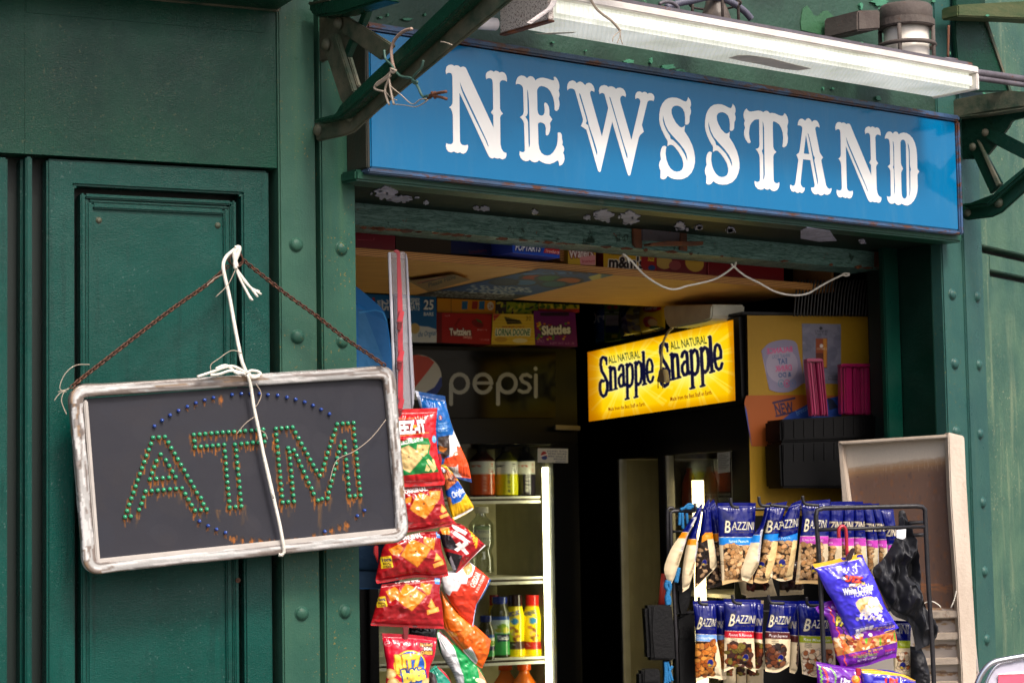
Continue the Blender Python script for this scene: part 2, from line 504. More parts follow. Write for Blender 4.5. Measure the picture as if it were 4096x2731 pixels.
# ------------------------------------------------------------------ palette of materials
M_green = paint('green_paint', (0, 60, 52), (2, 68, 60), .22, .2, (0, 40, 36), (60, 90, 84), 150)
M_greenl = paint('green_paint_wall', (2, 64, 48), (0, 53, 42), .27, .18, (16, 64, 48), (70, 84, 62), 150)
M_post = paint('green_paint_post', (50, 88, 72), (38, 78, 65), .34, .14, (58, 92, 68), (110, 100, 56), 150)
M_postr = paint('green_paint_post_far', (42, 80, 76), (50, 88, 80), .34, .14, (60, 92, 82), (90, 96, 66), 150)
M_rwall = paint('faded_green_paint', (76, 106, 86), (54, 88, 76), .42, .2, (120, 134, 106), (150, 150, 120), 50)
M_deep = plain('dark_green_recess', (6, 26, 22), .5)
M_frieze = peeling('peeling_green_paint', (44, 76, 60), (104, 180, 140), .74, (60, 120, 76), .45, 11)
mbm = NT('flaking_beam_paint')
_v = mbm.coord((1.2, 1.2, 9)); _n = mbm.noise(16, 7, .72, _v, 1.2)
_c = mbm.mix(mbm.ramp(_n, [(.40, bw(0)), (.58, bw(1))]), L4((44, 90, 82)), L4((112, 150, 144)))
_c = mbm.mix(mbm.ramp(mbm.noise(13, 6, .7), [(.60, bw(0)), (.64, bw(1))]), _c, L4((8, 50, 38)))
_c = mbm.mix(mbm.ramp(mbm.noise(24, 5, .7), [(.66, bw(0)), (.68, bw(1))]), _c, L4((112, 66, 44)))
mbm.base(_c); mbm.set(Roughness=.36, Normal=mbm.bump(_n, .7, .012))
M_beam = mbm.m
M_lintel = peeling('flaking_lintel_paint', (20, 78, 58), (70, 84, 66), .78, (40, 70, 50), .4, 16)
M_dust = grainmetal('dusty_green_iron', (44, 62, 46), (98, 94, 76), (100, 74, 50), .7, .6)
M_arm = paint('green_iron', (12, 50, 36), (18, 58, 42), .3, .2, (30, 48, 34), None, 60)
M_rust = grainmetal('rusty_iron', (112, 64, 36), (70, 46, 34), (150, 84, 40), .55, .75)
M_greyrust = grainmetal('grey_rusted_plate', (96, 92, 100), (76, 70, 76), (120, 66, 34), .6, .55)
M_flake = plain('bare_grey_patch', (150, 152, 172), .6, 0, .8, 45, 0, .35)
M_mint = plain('mint_old_paint', (64, 124, 96), .5, 0, .2, 40, 0, .15)
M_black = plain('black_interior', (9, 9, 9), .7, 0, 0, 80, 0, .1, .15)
M_blackgl = plain('black_gloss_metal', (9, 9, 10), .3, 0, 0, 80, 0, .1, .18)
M_ground = paint('pavement', (120, 116, 110), (98, 95, 92), .8, .3, (80, 78, 74), None, 40)
M_print = attrmat('printed_card', .45, 0, 0, 0, 40, .3)
M_gloss = attrmat('printed_film', .24, .25, 0, .04, 40)
M_foil = attrmat('printed_foil', .18, .4, 0, .06, 40, .7)
M_paper = attrmat('printed_paper', .6)
M_bottle = attrmat('bottle_skin', .2, .4)
M_rope = plain('white_cord', (225, 220, 208), .8, 0, .3, 300)
M_twine = plain('grey_twine', (170, 156, 140), .85)
M_wire = plain('green_tie_wire', (60, 90, 80), .5)

# ------------------------------------------------------------------ setting
g = MB(); g.add([(-60, -60, 0), (60, -60, 0), (60, 60, 0), (-60, 60, 0)], [(0, 1, 2, 3)])
tag(g.build('pavement', M_ground), None, None, None, 'structure')

K = thing('newsstand_kiosk', (C1[0], C1[1], 0), 'green painted iron newsstand kiosk with panelled walls, riveted posts and an open hatch', 'kiosk')
TOP = 4.1
s = lambda x, off=0.0: L.S(x, 784, off)
zL = lambda x, y, off=0.0: L.Z(x, y, off)
# left wall (frame L)
zg = zL(370, 371)                                     # lower edge of the upper sheet
zc = zL(500, 13)                                      # underside of the cornice
sl, sr = s(-500), s(641)
MB().box(L, sl, s(735), 0, TOP, -.14, -.085).build('back_sheet', M_deep, K)
MB().box(L, sl, s(57), zg, zc + .2, -.08, -.0015).build('wall_panel', M_greenl, K)
MB().box(L, s(57), s(643.5), zg, zc + .2, -.08, 0).build('wall_panel', M_greenl, K)
MB().box(L, s(60), s(612), zL(104, 33), zc + .2, 0, .0018).build('top_band', M_greenl, K)
MB().box(L, sl, s(646), zc, TOP, -.02, .16).build('cornice', M_arm, K, .008)
MB().box(L, s(330), s(650), zc - .004, zc + .008, .0, .012).build('dust_line', M_dust, K, .002)
m = MB(); m.box(L, sl, s(19), 0, zg - .012, -.08, -.006)
m.build('wall_strip', M_green, K, .005)
m = MB(); m.box(L, s(44, -.05), s(61), 0, zg - .008, -.085, -.035)
m.build('wall_strip', M_green, K, .003)
m = MB(); m.box(L, s(60), s(75), 0, zg - .006, -.085, -.004)
m.build('wall_strip', M_green, K, .004)
# the panelled door
dz = zL(370, 371 + 9, -.02)
o1 = -.012
door = MB()
sa, sb, sc_, sd = s(108, o1), s(172, o1), s(558, o1), s(621, o1)
zt = zL(370, 436, o1)
door.prism([L.P(a, z, o1) for a, z in ((sa, 0), (sa, dz), (sd, dz), (sd, 0), (sc_, 0), (sc_, zt), (sb, zt), (sb, 0))], -L.n * .058)
dr = door.build('door', M_green, K, .006)
mo = MB()
zm0, zm1 = zL(370, 454, -.03), zL(370, 470, -.03)
def ring(mb, xa, xb, ztop, w, o0, o1):
    a, b = s(xa, o1), s(xb, o1)
    mb.box(L, a, a + w, 0, ztop, o0, o1).box(L, b - w, b, 0, ztop, o0, o1).box(L, a + w, b - w, ztop - w, ztop - .0005, o0, o1 - .0005)
ring(mo, 186, 545, zm0, .013, -.07, -.018)
ring(mo, 194, 537, zm0 - .012, .013, -.07, -.026)
ring(mo, 201, 529, zm0 - .024, .016, -.07, -.021)
mo.build('door_moulding', M_green, dr, .004)
MB().box(L, s(200), s(530), 0, zm0 - .03, -.07, -.032).build('door_panel', M_green, dr)
for x, y in ((227, 506), (500, 518)):
    p = L.hit(D((x, y)), -.032)
    MB().dome(p, L.n, .008, .7, 10).build('screw', M_dust, dr, smooth=True)
p = L.hit(D((546, 1332)), -.02); MB().lathe(p, [(.007, 0), (.007, .004), (.003, .004), (.003, .002)], 12, L.n).build('screw', M_rust, dr)

def post(pl, xa, xb, mat, rivs, o0=-.08, o1=.012, ztop=TOP, y=784, rr=.019):
    t = MB().box(pl, pl.S(xa, y, o1), pl.S(xb, y, o1), 0, ztop, o0, o1).build('post', mat, K, .005)
    for x, yy in rivs:
        MB().dome(pl.hit(D((x, yy)), o1), pl.n, rr, .62).build('rivet', mat, t, smooth=True)
    return t
post(L, 644, 729, M_post, [(680, 562), (683, 773), (693, 1408), (698, 1620)])
post(F, 741, 821, M_post, [(784, 571), (786, 783), (792, 1403), (797, 1612)], -.10, .0)
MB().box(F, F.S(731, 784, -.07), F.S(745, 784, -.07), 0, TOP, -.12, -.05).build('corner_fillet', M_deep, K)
post(F, 2170, 2218.5, M_postr, [(2187, 676), (2193, 835), (2196, 991)], -.06, 0, TOP, 784)
post(R, 2223.5, 2266, M_postr, [(2244, 682), (2248, 838), (2251, 996), (2257, 1154), (2261, 1312), (2266, 1468)], -.08, .006, TOP, 850)
MB().box(F, F.S(2212, 784, -.05), F.S(2232, 784, -.05), 0, TOP, -.14, -.03).build('corner_fillet', M_deep, K)
# hatch surround
fz = lambda x, y, off=0: F.Z(x, y, off)
z_sb = fz(852, 388, .08)                             # under side of the sign
z_sill = fz(820, 414.5, .075)
sL, sR = F.S(741, 784), F.S(2218, 784)
zsg_top = fz(848, 60, .10)
MB().box(F, F.S(815, 400, .07), F.S(2208, 540, .07), z_sill, z_sb - .004, -.02, .075).build('sign_sill', M_lintel, K, .006)
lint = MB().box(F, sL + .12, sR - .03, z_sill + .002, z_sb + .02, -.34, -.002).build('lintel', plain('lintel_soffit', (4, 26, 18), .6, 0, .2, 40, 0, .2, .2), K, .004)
MB().box(F, sL + .1, sR - .02, z_sb - .02, TOP, -.34, -.008).build('frieze', M_frieze, K)
zb0, zb1 = F.Z(1378, 564, -.30), F.Z(1464, 518.5, -.30)
beam = MB().box(F, F.S(700, 500, -.3), F.S(2025, 590, -.3), zb0, zb1, -.46, -.30).build('hatch_beam', M_beam, K, .006)
MB().box(F, F.S(700, 500, -.3), F.S(2040, 590, -.3), zb1 + .002, z_sill + .04, -.40, -.318).build('beam_backing', M_lintel, K)
def slab(zm, pts, pl, of, th, name, mat, par, bev=0): return MB().ppoly(zm, pts, pl, of, th).build(name, mat, par, bev)
z5 = ZM(2250, 900, 3400, 1400, 2352)
MB().ppoly(z5, [(650, -10), (965, 25), (960, 135), (655, 125)], F, -.285, .014).build('hasp_plate', M_greyrust, beam, .003)
slab(z5, [(575, -10), (648, -10), (655, 190), (600, 185), (580, 150)], F, -.29, .009, 'rust_scab', M_rust, beam, .002)
slab(z5, [(962, 25), (1020, 32), (1025, 215), (960, 205)], F, -.291, .008, 'rust_scab', M_rust, beam, .002)
hl = MB(); hl.prism([F.hit(z5(q), -.27) for q in ((660, 158), (800, 140), (1100, 143), (1095, 172), (660, 176))], F.n * .035); hl.build('hasp_ledge', M_rust, beam, .002)
slab(FU, [(3499, 990), (3532, 996), (3532, 1071), (3499, 1068)], F, -.296, .003, 'rust_end', M_rust, beam)
z2_ = ZM(1150, 0, 2550, 950, 2311)
z3_ = ZM(2696, 0, 4096, 950, 2311)
z6_ = ZM(2600, 900, 4096, 1900, 2346)
def blob(cx, cy, rx, ry, n=16, seed=0):
    g = random.Random(seed); return [(cx + rx * math.cos(2 * math.pi * i / n) * g.uniform(.5, 1.15), cy + ry * math.sin(2 * math.pi * i / n) * g.uniform(.6, 1.15)) for i in range(n)]
def flake(zm, pts):
    P = np.array(pts, float); h = np.array([hitz(p, z_sill - .0005, zm) for p in P]); o = float(((h - F.p0) @ F.n).mean())
    if o > -.33: MB().prism(list(h), np.array([0, 0, -.003])).build('bare_patch', M_flake, lint)
    else: slab(zm, pts, F, -.295, .006, 'bare_patch', M_flake, beam)
patches = [(z2_, 650, 1268, 70, 40), (z2_, 740, 1310, 80, 20), (z2_, 915, 1335, 16, 12), (z2_, 1245, 1370, 18, 12), (z2_, 1305, 1375, 32, 14), (z2_, 1632, 1398, 18, 18),
           (z2_, 2088, 1420, 62, 36), (z2_, 1980, 1432, 18, 16), (z2_, 2260, 1435, 70, 40), (z3_, 40, 1490, 40, 30), (z3_, 165, 1500, 24, 16), (z3_, 370, 1515, 24, 18), (z6_, 310, 12, 16, 14), (z6_, 510, 30, 24, 16), (z6_, 1330, 100, 20, 14)]
for i, (zm, cx, cy, rx, ry) in enumerate(patches):
    flake(zm, blob(cx, cy, rx * 1.1, ry * 1.1, 26, i))
    for j in range(3): flake(zm, blob(cx + rx * rnd.uniform(-1.5, 1.5), cy + ry * rnd.uniform(-.5, 1.1), rx * rnd.uniform(.1, .3), ry * rnd.uniform(.15, .4), 9, i * 7 + j))
flake(z6_, [(945, 30), (985, 12), (1130, 35), (1150, 70), (1170, 95), (1060, 100), (945, 80)])
_g = random.Random(12)
for i in range(34):
    t = _g.random(); cx = 1440 + 2080 * t; cy = 905 + 166 * t + 4
    slab(FU, blob(cx, cy, _g.uniform(6, 34), _g.uniform(3, 8), 12, i + 90), F, -.2985, .003, 'rust_scab', M_rust, beam)
# right jamb
sj = F.S(2170, 800)
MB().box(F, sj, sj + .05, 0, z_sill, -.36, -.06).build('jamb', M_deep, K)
MB().box(F, sj - .004, sj + .02, 0, z_sill - .002, -.2, -.05).build('jamb_lining', paint('jamb_green', (2, 30, 22), (4, 36, 28), .4, .2), K)
sf = F.S(2035, 800, -.2)
MB().box(F, sf, sj - .006, 0, F.Z(2055, 565, -.2), -.225, -.2).build('jamb_flange', paint('flange_green', (0, 38, 30), (2, 44, 34), .35, .14), K, .004)
MB().box(F, F.S(2012, 800, -.36), F.S(2040, 800, -.36), 0, z_sill, -.40, -.35).build('hatch_frame', M_blackgl, K, .004)
# interior shell
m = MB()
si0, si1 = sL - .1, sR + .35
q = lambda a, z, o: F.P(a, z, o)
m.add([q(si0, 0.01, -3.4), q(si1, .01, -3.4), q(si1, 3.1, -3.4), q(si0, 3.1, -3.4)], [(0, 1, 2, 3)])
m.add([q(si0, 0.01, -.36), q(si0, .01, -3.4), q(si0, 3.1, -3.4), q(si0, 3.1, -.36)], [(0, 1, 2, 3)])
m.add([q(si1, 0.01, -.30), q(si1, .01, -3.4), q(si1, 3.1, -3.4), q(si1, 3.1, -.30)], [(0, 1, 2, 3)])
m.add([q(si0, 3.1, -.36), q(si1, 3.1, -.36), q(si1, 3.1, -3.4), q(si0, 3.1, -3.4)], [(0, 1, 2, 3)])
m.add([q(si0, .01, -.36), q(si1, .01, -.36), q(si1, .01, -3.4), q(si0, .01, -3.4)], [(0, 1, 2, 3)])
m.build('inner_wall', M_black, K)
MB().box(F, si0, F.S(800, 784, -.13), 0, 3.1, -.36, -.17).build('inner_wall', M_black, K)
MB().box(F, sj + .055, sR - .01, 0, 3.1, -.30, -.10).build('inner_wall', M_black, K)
MB().box(F, sL + .1, sj - .01, 0, .98, -.30, -.02).build('counter_front', M_green, K, .004)
# far wall (frame R)
zr6 = ZM(2600, 900, 4096, 1900, 2346)
r0 = R.S(2262, 850)
zA_ = R.Z(2300, 588); zB_ = R.Z(2310, 640)
MB().box(R, r0, r0 + 3, R.Z(2300, 574, .0), TOP, -.1, .0).build('far_wall_panel', M_rwall, K, .004)
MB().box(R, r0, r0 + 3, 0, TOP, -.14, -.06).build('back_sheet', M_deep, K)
MB().box(R, r0 + .0, r0 + .11, 0, zA_, -.1, -.012).build('far_wall_stile', M_rwall, K, .004)
MB().box(R, r0 + .11, r0 + 3, R.Z(2320, 630, -.012), zA_ - .0, -.1, -.0125).build('far_wall_rail', M_rwall, K, .004)
MB().box(R, r0 + .1115, r0 + 3, 0, R.Z(2330, 645, -.03), -.1, -.03).build('far_wall_panel', M_rwall, K, .004)
# wall above the hatch, right: darker gusset, board
z7 = ZM(3700, 0, 4096, 400, 1552)
slab(z7, [(480, -300), (945, -300), (960, 300), (1250, 1120), (1360, 1440), (560, 1440), (480, 600)], F, .03, .02, 'gusset_plate', M_arm, K, .004)
slab(z7, [(930, 280), (975, 290), (1240, 1090), (1370, 1440), (1330, 1440)], F, .038, .006, 'gusset_edge', M_dust, K)
slab(z7, [(520, 75), (1560, 20), (1800, 0), (1800, 320), (1560, 300), (520, 262)], F, .12, .08, 'eaves_board', grainmetal('mossy_board', (44, 66, 30), (80, 84, 50), (120, 110, 70), .66, .7, 0, 7, (1, 1, 5)), K, .005)
for i, (cx, cy, rx, ry) in enumerate([(135, 20, 28, 24), (310, 260, 20, 28), (980, 245, 38, 20), (395, 835, 14, 26), (930, 1465, 26, 22), (1460, 1440, 40, 18)]):
    slab(z7, blob(cx, cy, rx, ry, 9, i + 40), F, .04 if i != 2 else .125, .002, 'paint_flake', M_mint, K)
z8 = ZM(1950, 0, 3000, 420, 2352)
for i, (zm, cx, cy, rx, ry) in enumerate([(z8, 1270, 550, 75, 26), (z8, 1620, 600, 90, 36), (z8, 1750, 640, 40, 24), (z8, 1470, 545, 18, 40), (z8, 590, 380, 26, 8), (z8, 885, 455, 10, 10), (z3_, 40, 468, 40, 16), (z3_, 1352, 650, 24, 26), (z3_, 1052, 586, 12, 12), (z3_, 988, 585, 6, 18), (z3_, 1360, 10, 68, 52), (z3_, 1240, 40, 16, 40), (z3_, 990, 150, 2, 2), (z3_, 1720, 10, 14, 12),
                                          (ZM(1250, 0, 2050, 580, 2163), 1030, 210, 75, 24), (ZM(1250, 0, 2050, 580, 2163), 740, 190, 34, 20), (ZM(1250, 0, 2050, 580, 2163), 820, 165, 16, 26), (ZM(1250, 0, 2050, 580, 2163), 1220, 160, 20, 22)]):
    slab(zm, blob(cx, cy, rx * .8, ry * .7, 21, i + 60), F, .001, .008, 'paint_flake', M_mint, K)
slab(z3_, [(850, 60), (880, 38), (905, 72), (925, 104), (950, 108), (985, 76), (1012, 70), (1036, 92), (1062, 118), (1100, 140), (1126, 178), (1142, 216), (1128, 240), (1104, 256), (1060, 246), (980, 232), (900, 214), (842, 200), (836, 150)], F, -.005, .002, 'paint_flake', plain('old_mid_green', (46, 88, 58), .5, 0, .2), K)
# canopy overhead (out of the picture, shades the wall)
cn = MB()
for pl_, a, b in ((L, sl - 2, s(735)), (F, sL, sL + .8)):
    cn.box(pl_, a, b, 3.5, 3.54, .0, .7)
cn.build('canopy', M_arm, K)

# ------------------------------------------------------------------ sign
sx0, sx1 = F.S(850, 226, .10), F.S(2198, 408, .10)
sz1 = (F.Z(848, 68, .1) + F.Z(2198, 285, .1)) / 2; sz0 = (F.Z(852, 384, .1) + F.Z(2198, 530, .1)) / 2
SG = thing('shop_sign', F.P((sx0 + sx1) / 2, sz0, .1), 'long glossy blue enamel sign lettered NEWSSTAND in white above the open hatch', 'shop sign')
mb = NT('blue_enamel')
_d = mb.mix(mb.noise(3, 3), L4((0, 100, 150)), L4((0, 107, 158)))
_d = mb.mix(mb.ramp(mb.noise(6, 6, .7, mb.coord((3, 3, .6))), [(.5, bw(0)), (.8, bw(.28))]), _d, L4((70, 120, 150)))
_d = mb.mix(mb.ramp(mb.noise(160, 2, .5), [(.74, bw(0)), (.77, bw(.6))]), _d, L4((40, 50, 50)))
mb.base(_d)
mb.set(Roughness=.08, Specular_IOR_Level=.45, Normal=mb.bump(mb.noise(22, 4, .6), .035, .01))
MB().box(F, sx0, sx1, sz0, sz1, .03, .10).build('sign_face', mb.m, SG, .004)
M_signf = grainmetal('blue_rusted_frame', (60, 92, 132), (52, 66, 86), (104, 62, 42), .5, .4, 0, 16, (.4, .4, 1))
fr = MB()
fr.box(F, sx0 - .012, sx1 + .022, sz1 + .004, sz1 + .026, .0, .108)
fr.build('sign_frame', M_signf, SG, .006)
MB().box(F, sx1 + .002, sx1 + .022, sz0 - .014, sz1 + .0035, .0, .107).build('sign_frame', M_signf, SG, .005)
MB().box(F, sx0 - .012, sx1 + .0018, sz0 - .016, sz0 - .002, .0, .1065).build('sign_frame', M_signf, SG, .004)
MB().box(F, sx0 - .014, sx0 - .0015, sz0 - .002, sz1 + .0035, .0, .1).build('sign_frame', grainmetal('rusted_sign_side', (30, 42, 34), (48, 44, 34), (84, 50, 30), .62, .6), SG, .003)
M_letter = plain('white_enamel', (228, 228, 226), .35, 0, 0, 80, .1, .025)
LT = {}
LT['N'] = (ZM(1760, 240, 2060, 660, 1120), "83,165 100,105 130,78 165,71 195,78 212,92 240,82 275,88 307,113 345,100 375,110 390,128 420,195 800,1015 797,830 763,785 795,737 790,345 782,300 765,280 735,272 705,282 692,293 683,240 690,205 712,178 755,160 785,168 800,180 835,164 870,175 886,190 925,180 962,195 988,230 1000,280 999,325 975,310 935,303 905,318 891,350 897,735 912,768 942,805 912,828 898,860 903,1260 918,1325 945,1370 975,1387 992,1388 993,1430 975,1470 940,1487 918,1482 895,1468 865,1476 838,1470 817,1460 785,1472 755,1465 735,1445 715,1410 290,485 298,1215 310,1250 335,1272 370,1278 415,1268 420,1300 408,1350 385,1385 350,1403 320,1395 303,1380 265,1392 230,1382 212,1367 165,1383 125,1370 98,1330 88,1290 95,1243 125,1258 165,1260 190,1245 198,1215 192,820 180,765 160,730 137,708 165,690 185,660 190,620 187,260 180,220 165,200 135,193 108,203 93,218",
           ["298,338 312,375 345,460 530,850 700,1215 726,1295 712,1280 680,1200 520,880 340,500 312,420"])
LT['E'] = (ZM(2040, 280, 2290, 690, 956), "90,225 92,185 110,130 140,98 175,87 215,95 245,115 262,132 290,102 315,96 350,108 378,140 387,168 420,138 460,124 505,121 560,132 630,155 662,163 678,155 668,112 690,106 715,130 740,175 755,230 755,275 745,318 757,360 757,400 744,438 755,490 758,540 745,600 722,628 710,631 692,622 683,605 678,500 660,420 620,330 580,285 530,258 480,247 445,260 420,295 413,330 420,610 430,665 450,692 485,702 515,690 528,660 532,610 524,530 530,505 545,501 570,520 592,560 602,620 603,692 647,758 610,815 618,870 610,940 590,990 567,1006 550,995 547,960 550,890 535,840 510,815 470,803 440,812 427,828 437,1130 450,1210 480,1270 525,1303 575,1312 620,1300 665,1260 700,1200 720,1150 730,1080 732,965 750,954 775,962 793,995 795,1050 806,1100 800,1150 822,1175 830,1210 825,1240 812,1268 830,1310 835,1360 820,1415 795,1452 755,1468 750,1420 738,1390 720,1388 670,1420 610,1440 550,1435 490,1412 445,1382 420,1405 380,1415 340,1405 303,1375 280,1393 240,1398 195,1380 165,1345 145,1295 150,1243 180,1258 210,1258 228,1240 222,1000 215,820 200,775 175,745 152,725 180,705 205,680 212,640 203,320 200,275 185,245 155,222 120,215",
           ["265,303 275,350 287,480 300,900 303,1100 302,1150 291,1188 284,1100 275,800 262,755 234,721 258,700 271,660 268,500 264,350"])
LT['W'] = (ZM(2240, 300, 2640, 720, 1493), "107,190 115,140 140,100 185,83 220,95 252,127 275,108 300,100 335,115 377,157 400,128 432,118 470,132 500,170 515,215 513,257 490,242 465,238 448,265 455,310 627,925 721,497 668,295 655,278 630,270 605,278 593,288 580,240 590,195 615,165 660,153 695,162 722,183 745,173 775,172 810,188 836,212 865,195 897,192 940,208 970,245 985,295 980,333 955,315 930,310 905,330 897,365 905,410 1068,975 1203,400 1195,370 1175,352 1150,348 1128,362 1123,320 1135,280 1155,255 1185,247 1210,255 1228,270 1245,258 1268,254 1295,268 1308,287 1330,272 1360,273 1390,292 1408,325 1408,360 1397,393 1370,382 1335,383 1312,395 1305,410 1222,750 1252,850 1195,900 1178,935 1050,1490 1040,1502 1030,1505 1018,1495 1005,1460 780,698 620,1380 608,1435 600,1448 588,1450 575,1440 560,1400 395,820 315,765 340,700 345,665 230,250 215,220 190,207 160,204 130,213 113,232",
           ["288,273 305,300 340,420 400,620 430,750 500,960 545,1110 557,1165 552,1205 535,1150 440,830 420,755 400,738 386,727 399,690 380,610 290,310", "737,328 752,345 780,440 960,1060 1000,1180 1007,1220 1003,1248 990,1215 840,690 740,350"])
LT['S'] = (ZM(2610, 370, 2810, 740, 848), "553,543 580,550 608,540 627,505 632,400 650,360 653,310 640,258 653,215 650,165 635,120 605,82 597,115 585,145 565,158 530,148 470,115 410,93 340,87 275,98 220,130 170,190 135,270 118,370 115,460 125,540 160,640 215,755 245,800 258,830 257,913 290,892 315,888 345,897 395,945 450,1020 500,1110 525,1200 523,1260 505,1310 465,1338 410,1348 360,1335 305,1290 265,1225 235,1140 222,1040 228,960 237,928 222,912 200,904 170,920 148,965 135,1030 137,1090 145,1135 122,1185 112,1235 120,1290 140,1330 136,1452 155,1470 185,1475 220,1463 260,1413 300,1445 360,1468 430,1477 510,1470 590,1435 660,1365 700,1280 720,1190 720,1100 705,1000 675,900 620,780 565,695 543,662 550,563 525,588 490,597 460,583 400,520 350,430 325,360 322,290 345,248 385,228 425,226 475,243 520,285 545,345 555,430",
           ["179,397 190,460 215,550 265,650 340,740 460,870 535,970 570,1040 585,1100 588,1160 575,1125 545,1050 480,940 400,855 350,808 310,790 295,735 235,640 195,550 176,470"])
LT['T'] = (ZM(2950, 420, 3180, 790, 975), "102,170 110,125 130,85 155,63 175,95 200,112 230,115 290,105 350,97 400,105 440,127 460,108 487,99 515,107 548,143 590,138 635,145 690,170 735,187 765,187 783,175 795,143 820,160 845,205 860,265 858,310 843,360 850,420 843,490 855,560 850,640 830,695 790,722 762,708 772,640 775,550 768,470 745,395 710,335 660,295 610,277 600,300 598,400 605,710 620,755 660,803 625,832 608,870 608,1000 613,1280 630,1315 660,1330 690,1325 707,1313 710,1350 700,1400 670,1445 625,1463 585,1455 543,1420 525,1433 500,1437 475,1427 456,1410 430,1430 395,1440 345,1425 305,1380 288,1325 295,1290 320,1305 350,1308 378,1290 384,1250 378,900 368,845 345,795 308,748 345,740 368,715 374,680 368,250 330,245 290,255 245,295 215,345 203,400 195,480 205,570 225,632 200,653 175,640 140,590 117,530 112,480 118,430 132,388 115,340 115,305 127,270 110,225",
           ["427,283 440,330 448,400 455,900 460,1180 450,1240 434,1270 441,1180 436,850 413,780 432,745 432,600"])
LT['A'] = (ZM(3140, 460, 3340, 800, 922), "235,195 243,140 262,95 290,73 320,72 352,90 372,115 395,78 428,62 460,75 487,110 498,140 520,108 552,97 590,110 620,155 637,205 634,235 610,218 585,217 562,232 557,260 640,690 655,720 702,785 670,830 672,860 755,1290 780,1340 815,1365 835,1363 860,1350 855,1400 830,1450 780,1475 750,1470 725,1452 700,1477 668,1487 635,1475 612,1450 590,1465 560,1468 520,1445 490,1395 482,1350 490,1338 525,1343 545,1325 550,1290 468,835 333,818 287,1250 295,1295 325,1335 345,1343 366,1342 360,1385 340,1425 312,1440 290,1433 272,1415 255,1433 232,1440 205,1428 188,1407 155,1420 120,1400 98,1355 95,1310 107,1285 130,1305 155,1310 180,1295 193,1265 248,835 240,800 212,740 265,690 275,640 322,260 317,230 300,207 270,197",
           ["385,380 347,712 446,723", "416,338 432,360 450,420 480,560 520,740 548,790 537,840 560,950 600,1170 607,1240 604,1292 590,1230 540,960 505,770 460,520 430,390"])
LT['D'] = (ZM(3520, 510, 3700, 840, 855), "95,218 98,175 112,130 140,92 175,77 205,85 232,105 248,128 265,95 297,80 330,92 358,137 395,110 445,99 500,108 560,140 620,205 665,300 690,400 703,520 710,785 722,805 748,840 718,880 710,910 717,1110 710,1220 685,1310 645,1390 590,1450 525,1485 470,1478 410,1445 385,1465 345,1475 310,1460 280,1430 255,1447 215,1452 175,1430 145,1375 132,1308 160,1318 190,1318 208,1300 210,1270 200,830 185,785 148,742 195,700 190,330 180,250 160,217 130,207",
           ["388,290 395,260 412,240 435,233 460,243 480,280 490,330 497,700 508,1300 490,1342 465,1355 435,1338 415,1290 408,1200 402,860 412,830 440,783 410,725 397,680", "243,262 255,290 264,380 270,850 282,1100 278,1230 263,1285 270,1200 263,800 246,760 258,720 254,500", "524,300 545,345 560,430 568,735 586,800 572,845 575,1000 575,1200 565,1280 551,1313 562,1200 553,800 546,450"])
pp = lambda t: [tuple(map(float, a.split(','))) for a in t.split()]
ZF = .1012
def to_sz(zm, pts):
    h = F.hit(zm(np.array(pts)), ZF); return [(float((q - F.p0) @ F.d), float(q[2])) for q in h]
def letter(ch, ds=0):
    zm, outl, inl = LT[ch]
    a = [(x + ds, z) for x, z in to_sz(zm, pp(outl))]
    t = MB().prism([F.P(x, z, ZF) for x, z in a], -F.n * .0016).build('letter', M_letter, SG)
    t['label'] = 'white fancy serif letter ' + ch
    for q in inl:
        b = [(x + ds, z) for x, z in to_sz(zm, pp(q))]
        MB().prism([F.P(x, z, ZF + .0006) for x, z in b], -F.n * .0008).build('inline', mb.m, t)
    return a
rN = letter('N'); letter('E'); letter('W'); rS = letter('S'); letter('T'); letter('A'); letter('D')
s2 = F.S(2817, 575, ZF, FU); letter('S', s2 - min(x for x, z in rS))
n2 = F.S(3343, 650, ZF, FU); letter('N', n2 - min(x for x, z in rN))
# ------------------------------------------------------------------ canopy brackets
zb = ZM(1250, 0, 2050, 580, 2163)
def pxr(zm, r, dep): return r * zm.s * dep / FPX
BR1 = thing('canopy_bracket', B1.hit(D((740, 300))), 'dusty riveted iron canopy bracket left of the blue sign, tied with twine and wire', 'bracket')
slab(zb, [(20, 180), (300, 140), (490, 255), (400, 430), (330, 610), (170, 640), (45, 690)], B1, -.012, .012, 'gusset', M_dust, BR1, .003)
slab(zb, [(480, 270), (560, 60), (612, 50), (540, 250), (515, 290)], B1, -.004, .02, 'strut_edge', M_arm, BR1, .002)
slab(zb, [(320, 610), (395, 420), (435, 455), (365, 620)], B1, .001, .02, 'strut_edge', M_arm, BR1, .002)
slab(zb, [(215, 250), (245, 195), (310, 155), (330, 160), (870, 490), (725, 650), (335, 372), (235, 310)], B1, .004, .014, 'flat_bar', M_dust, BR1, .003)
slab(zb, [(155, 640), (85, 520), (95, 430), (200, 360), (240, 390), (435, 1000), (330, 1130), (300, 1090)], B1, .006, .014, 'flat_bar', M_dust, BR1, .003)
slab(zb, [(212, 360), (245, 370), (440, 985), (420, 1010)], B1, .026, .018, 'bar_lip', M_dust, BR1, .003)
slab(zb, [(340, 620), (385, 590), (490, 930), (440, 980)], B1, -.03, .014, 'flat_bar', M_dust, BR1, .003)
slab(zb, [(-20, 1340), (290, 1270), (480, 1105), (1680, -10), (1720, -200), (2340, -200), (2130, 0), (700, 1180), (480, 1385), (430, 1430), (340, 1465), (40, 1530), (20, 1440)], B1, .012, .014, 'arm_web', M_dust, BR1, .004)
am = MB()
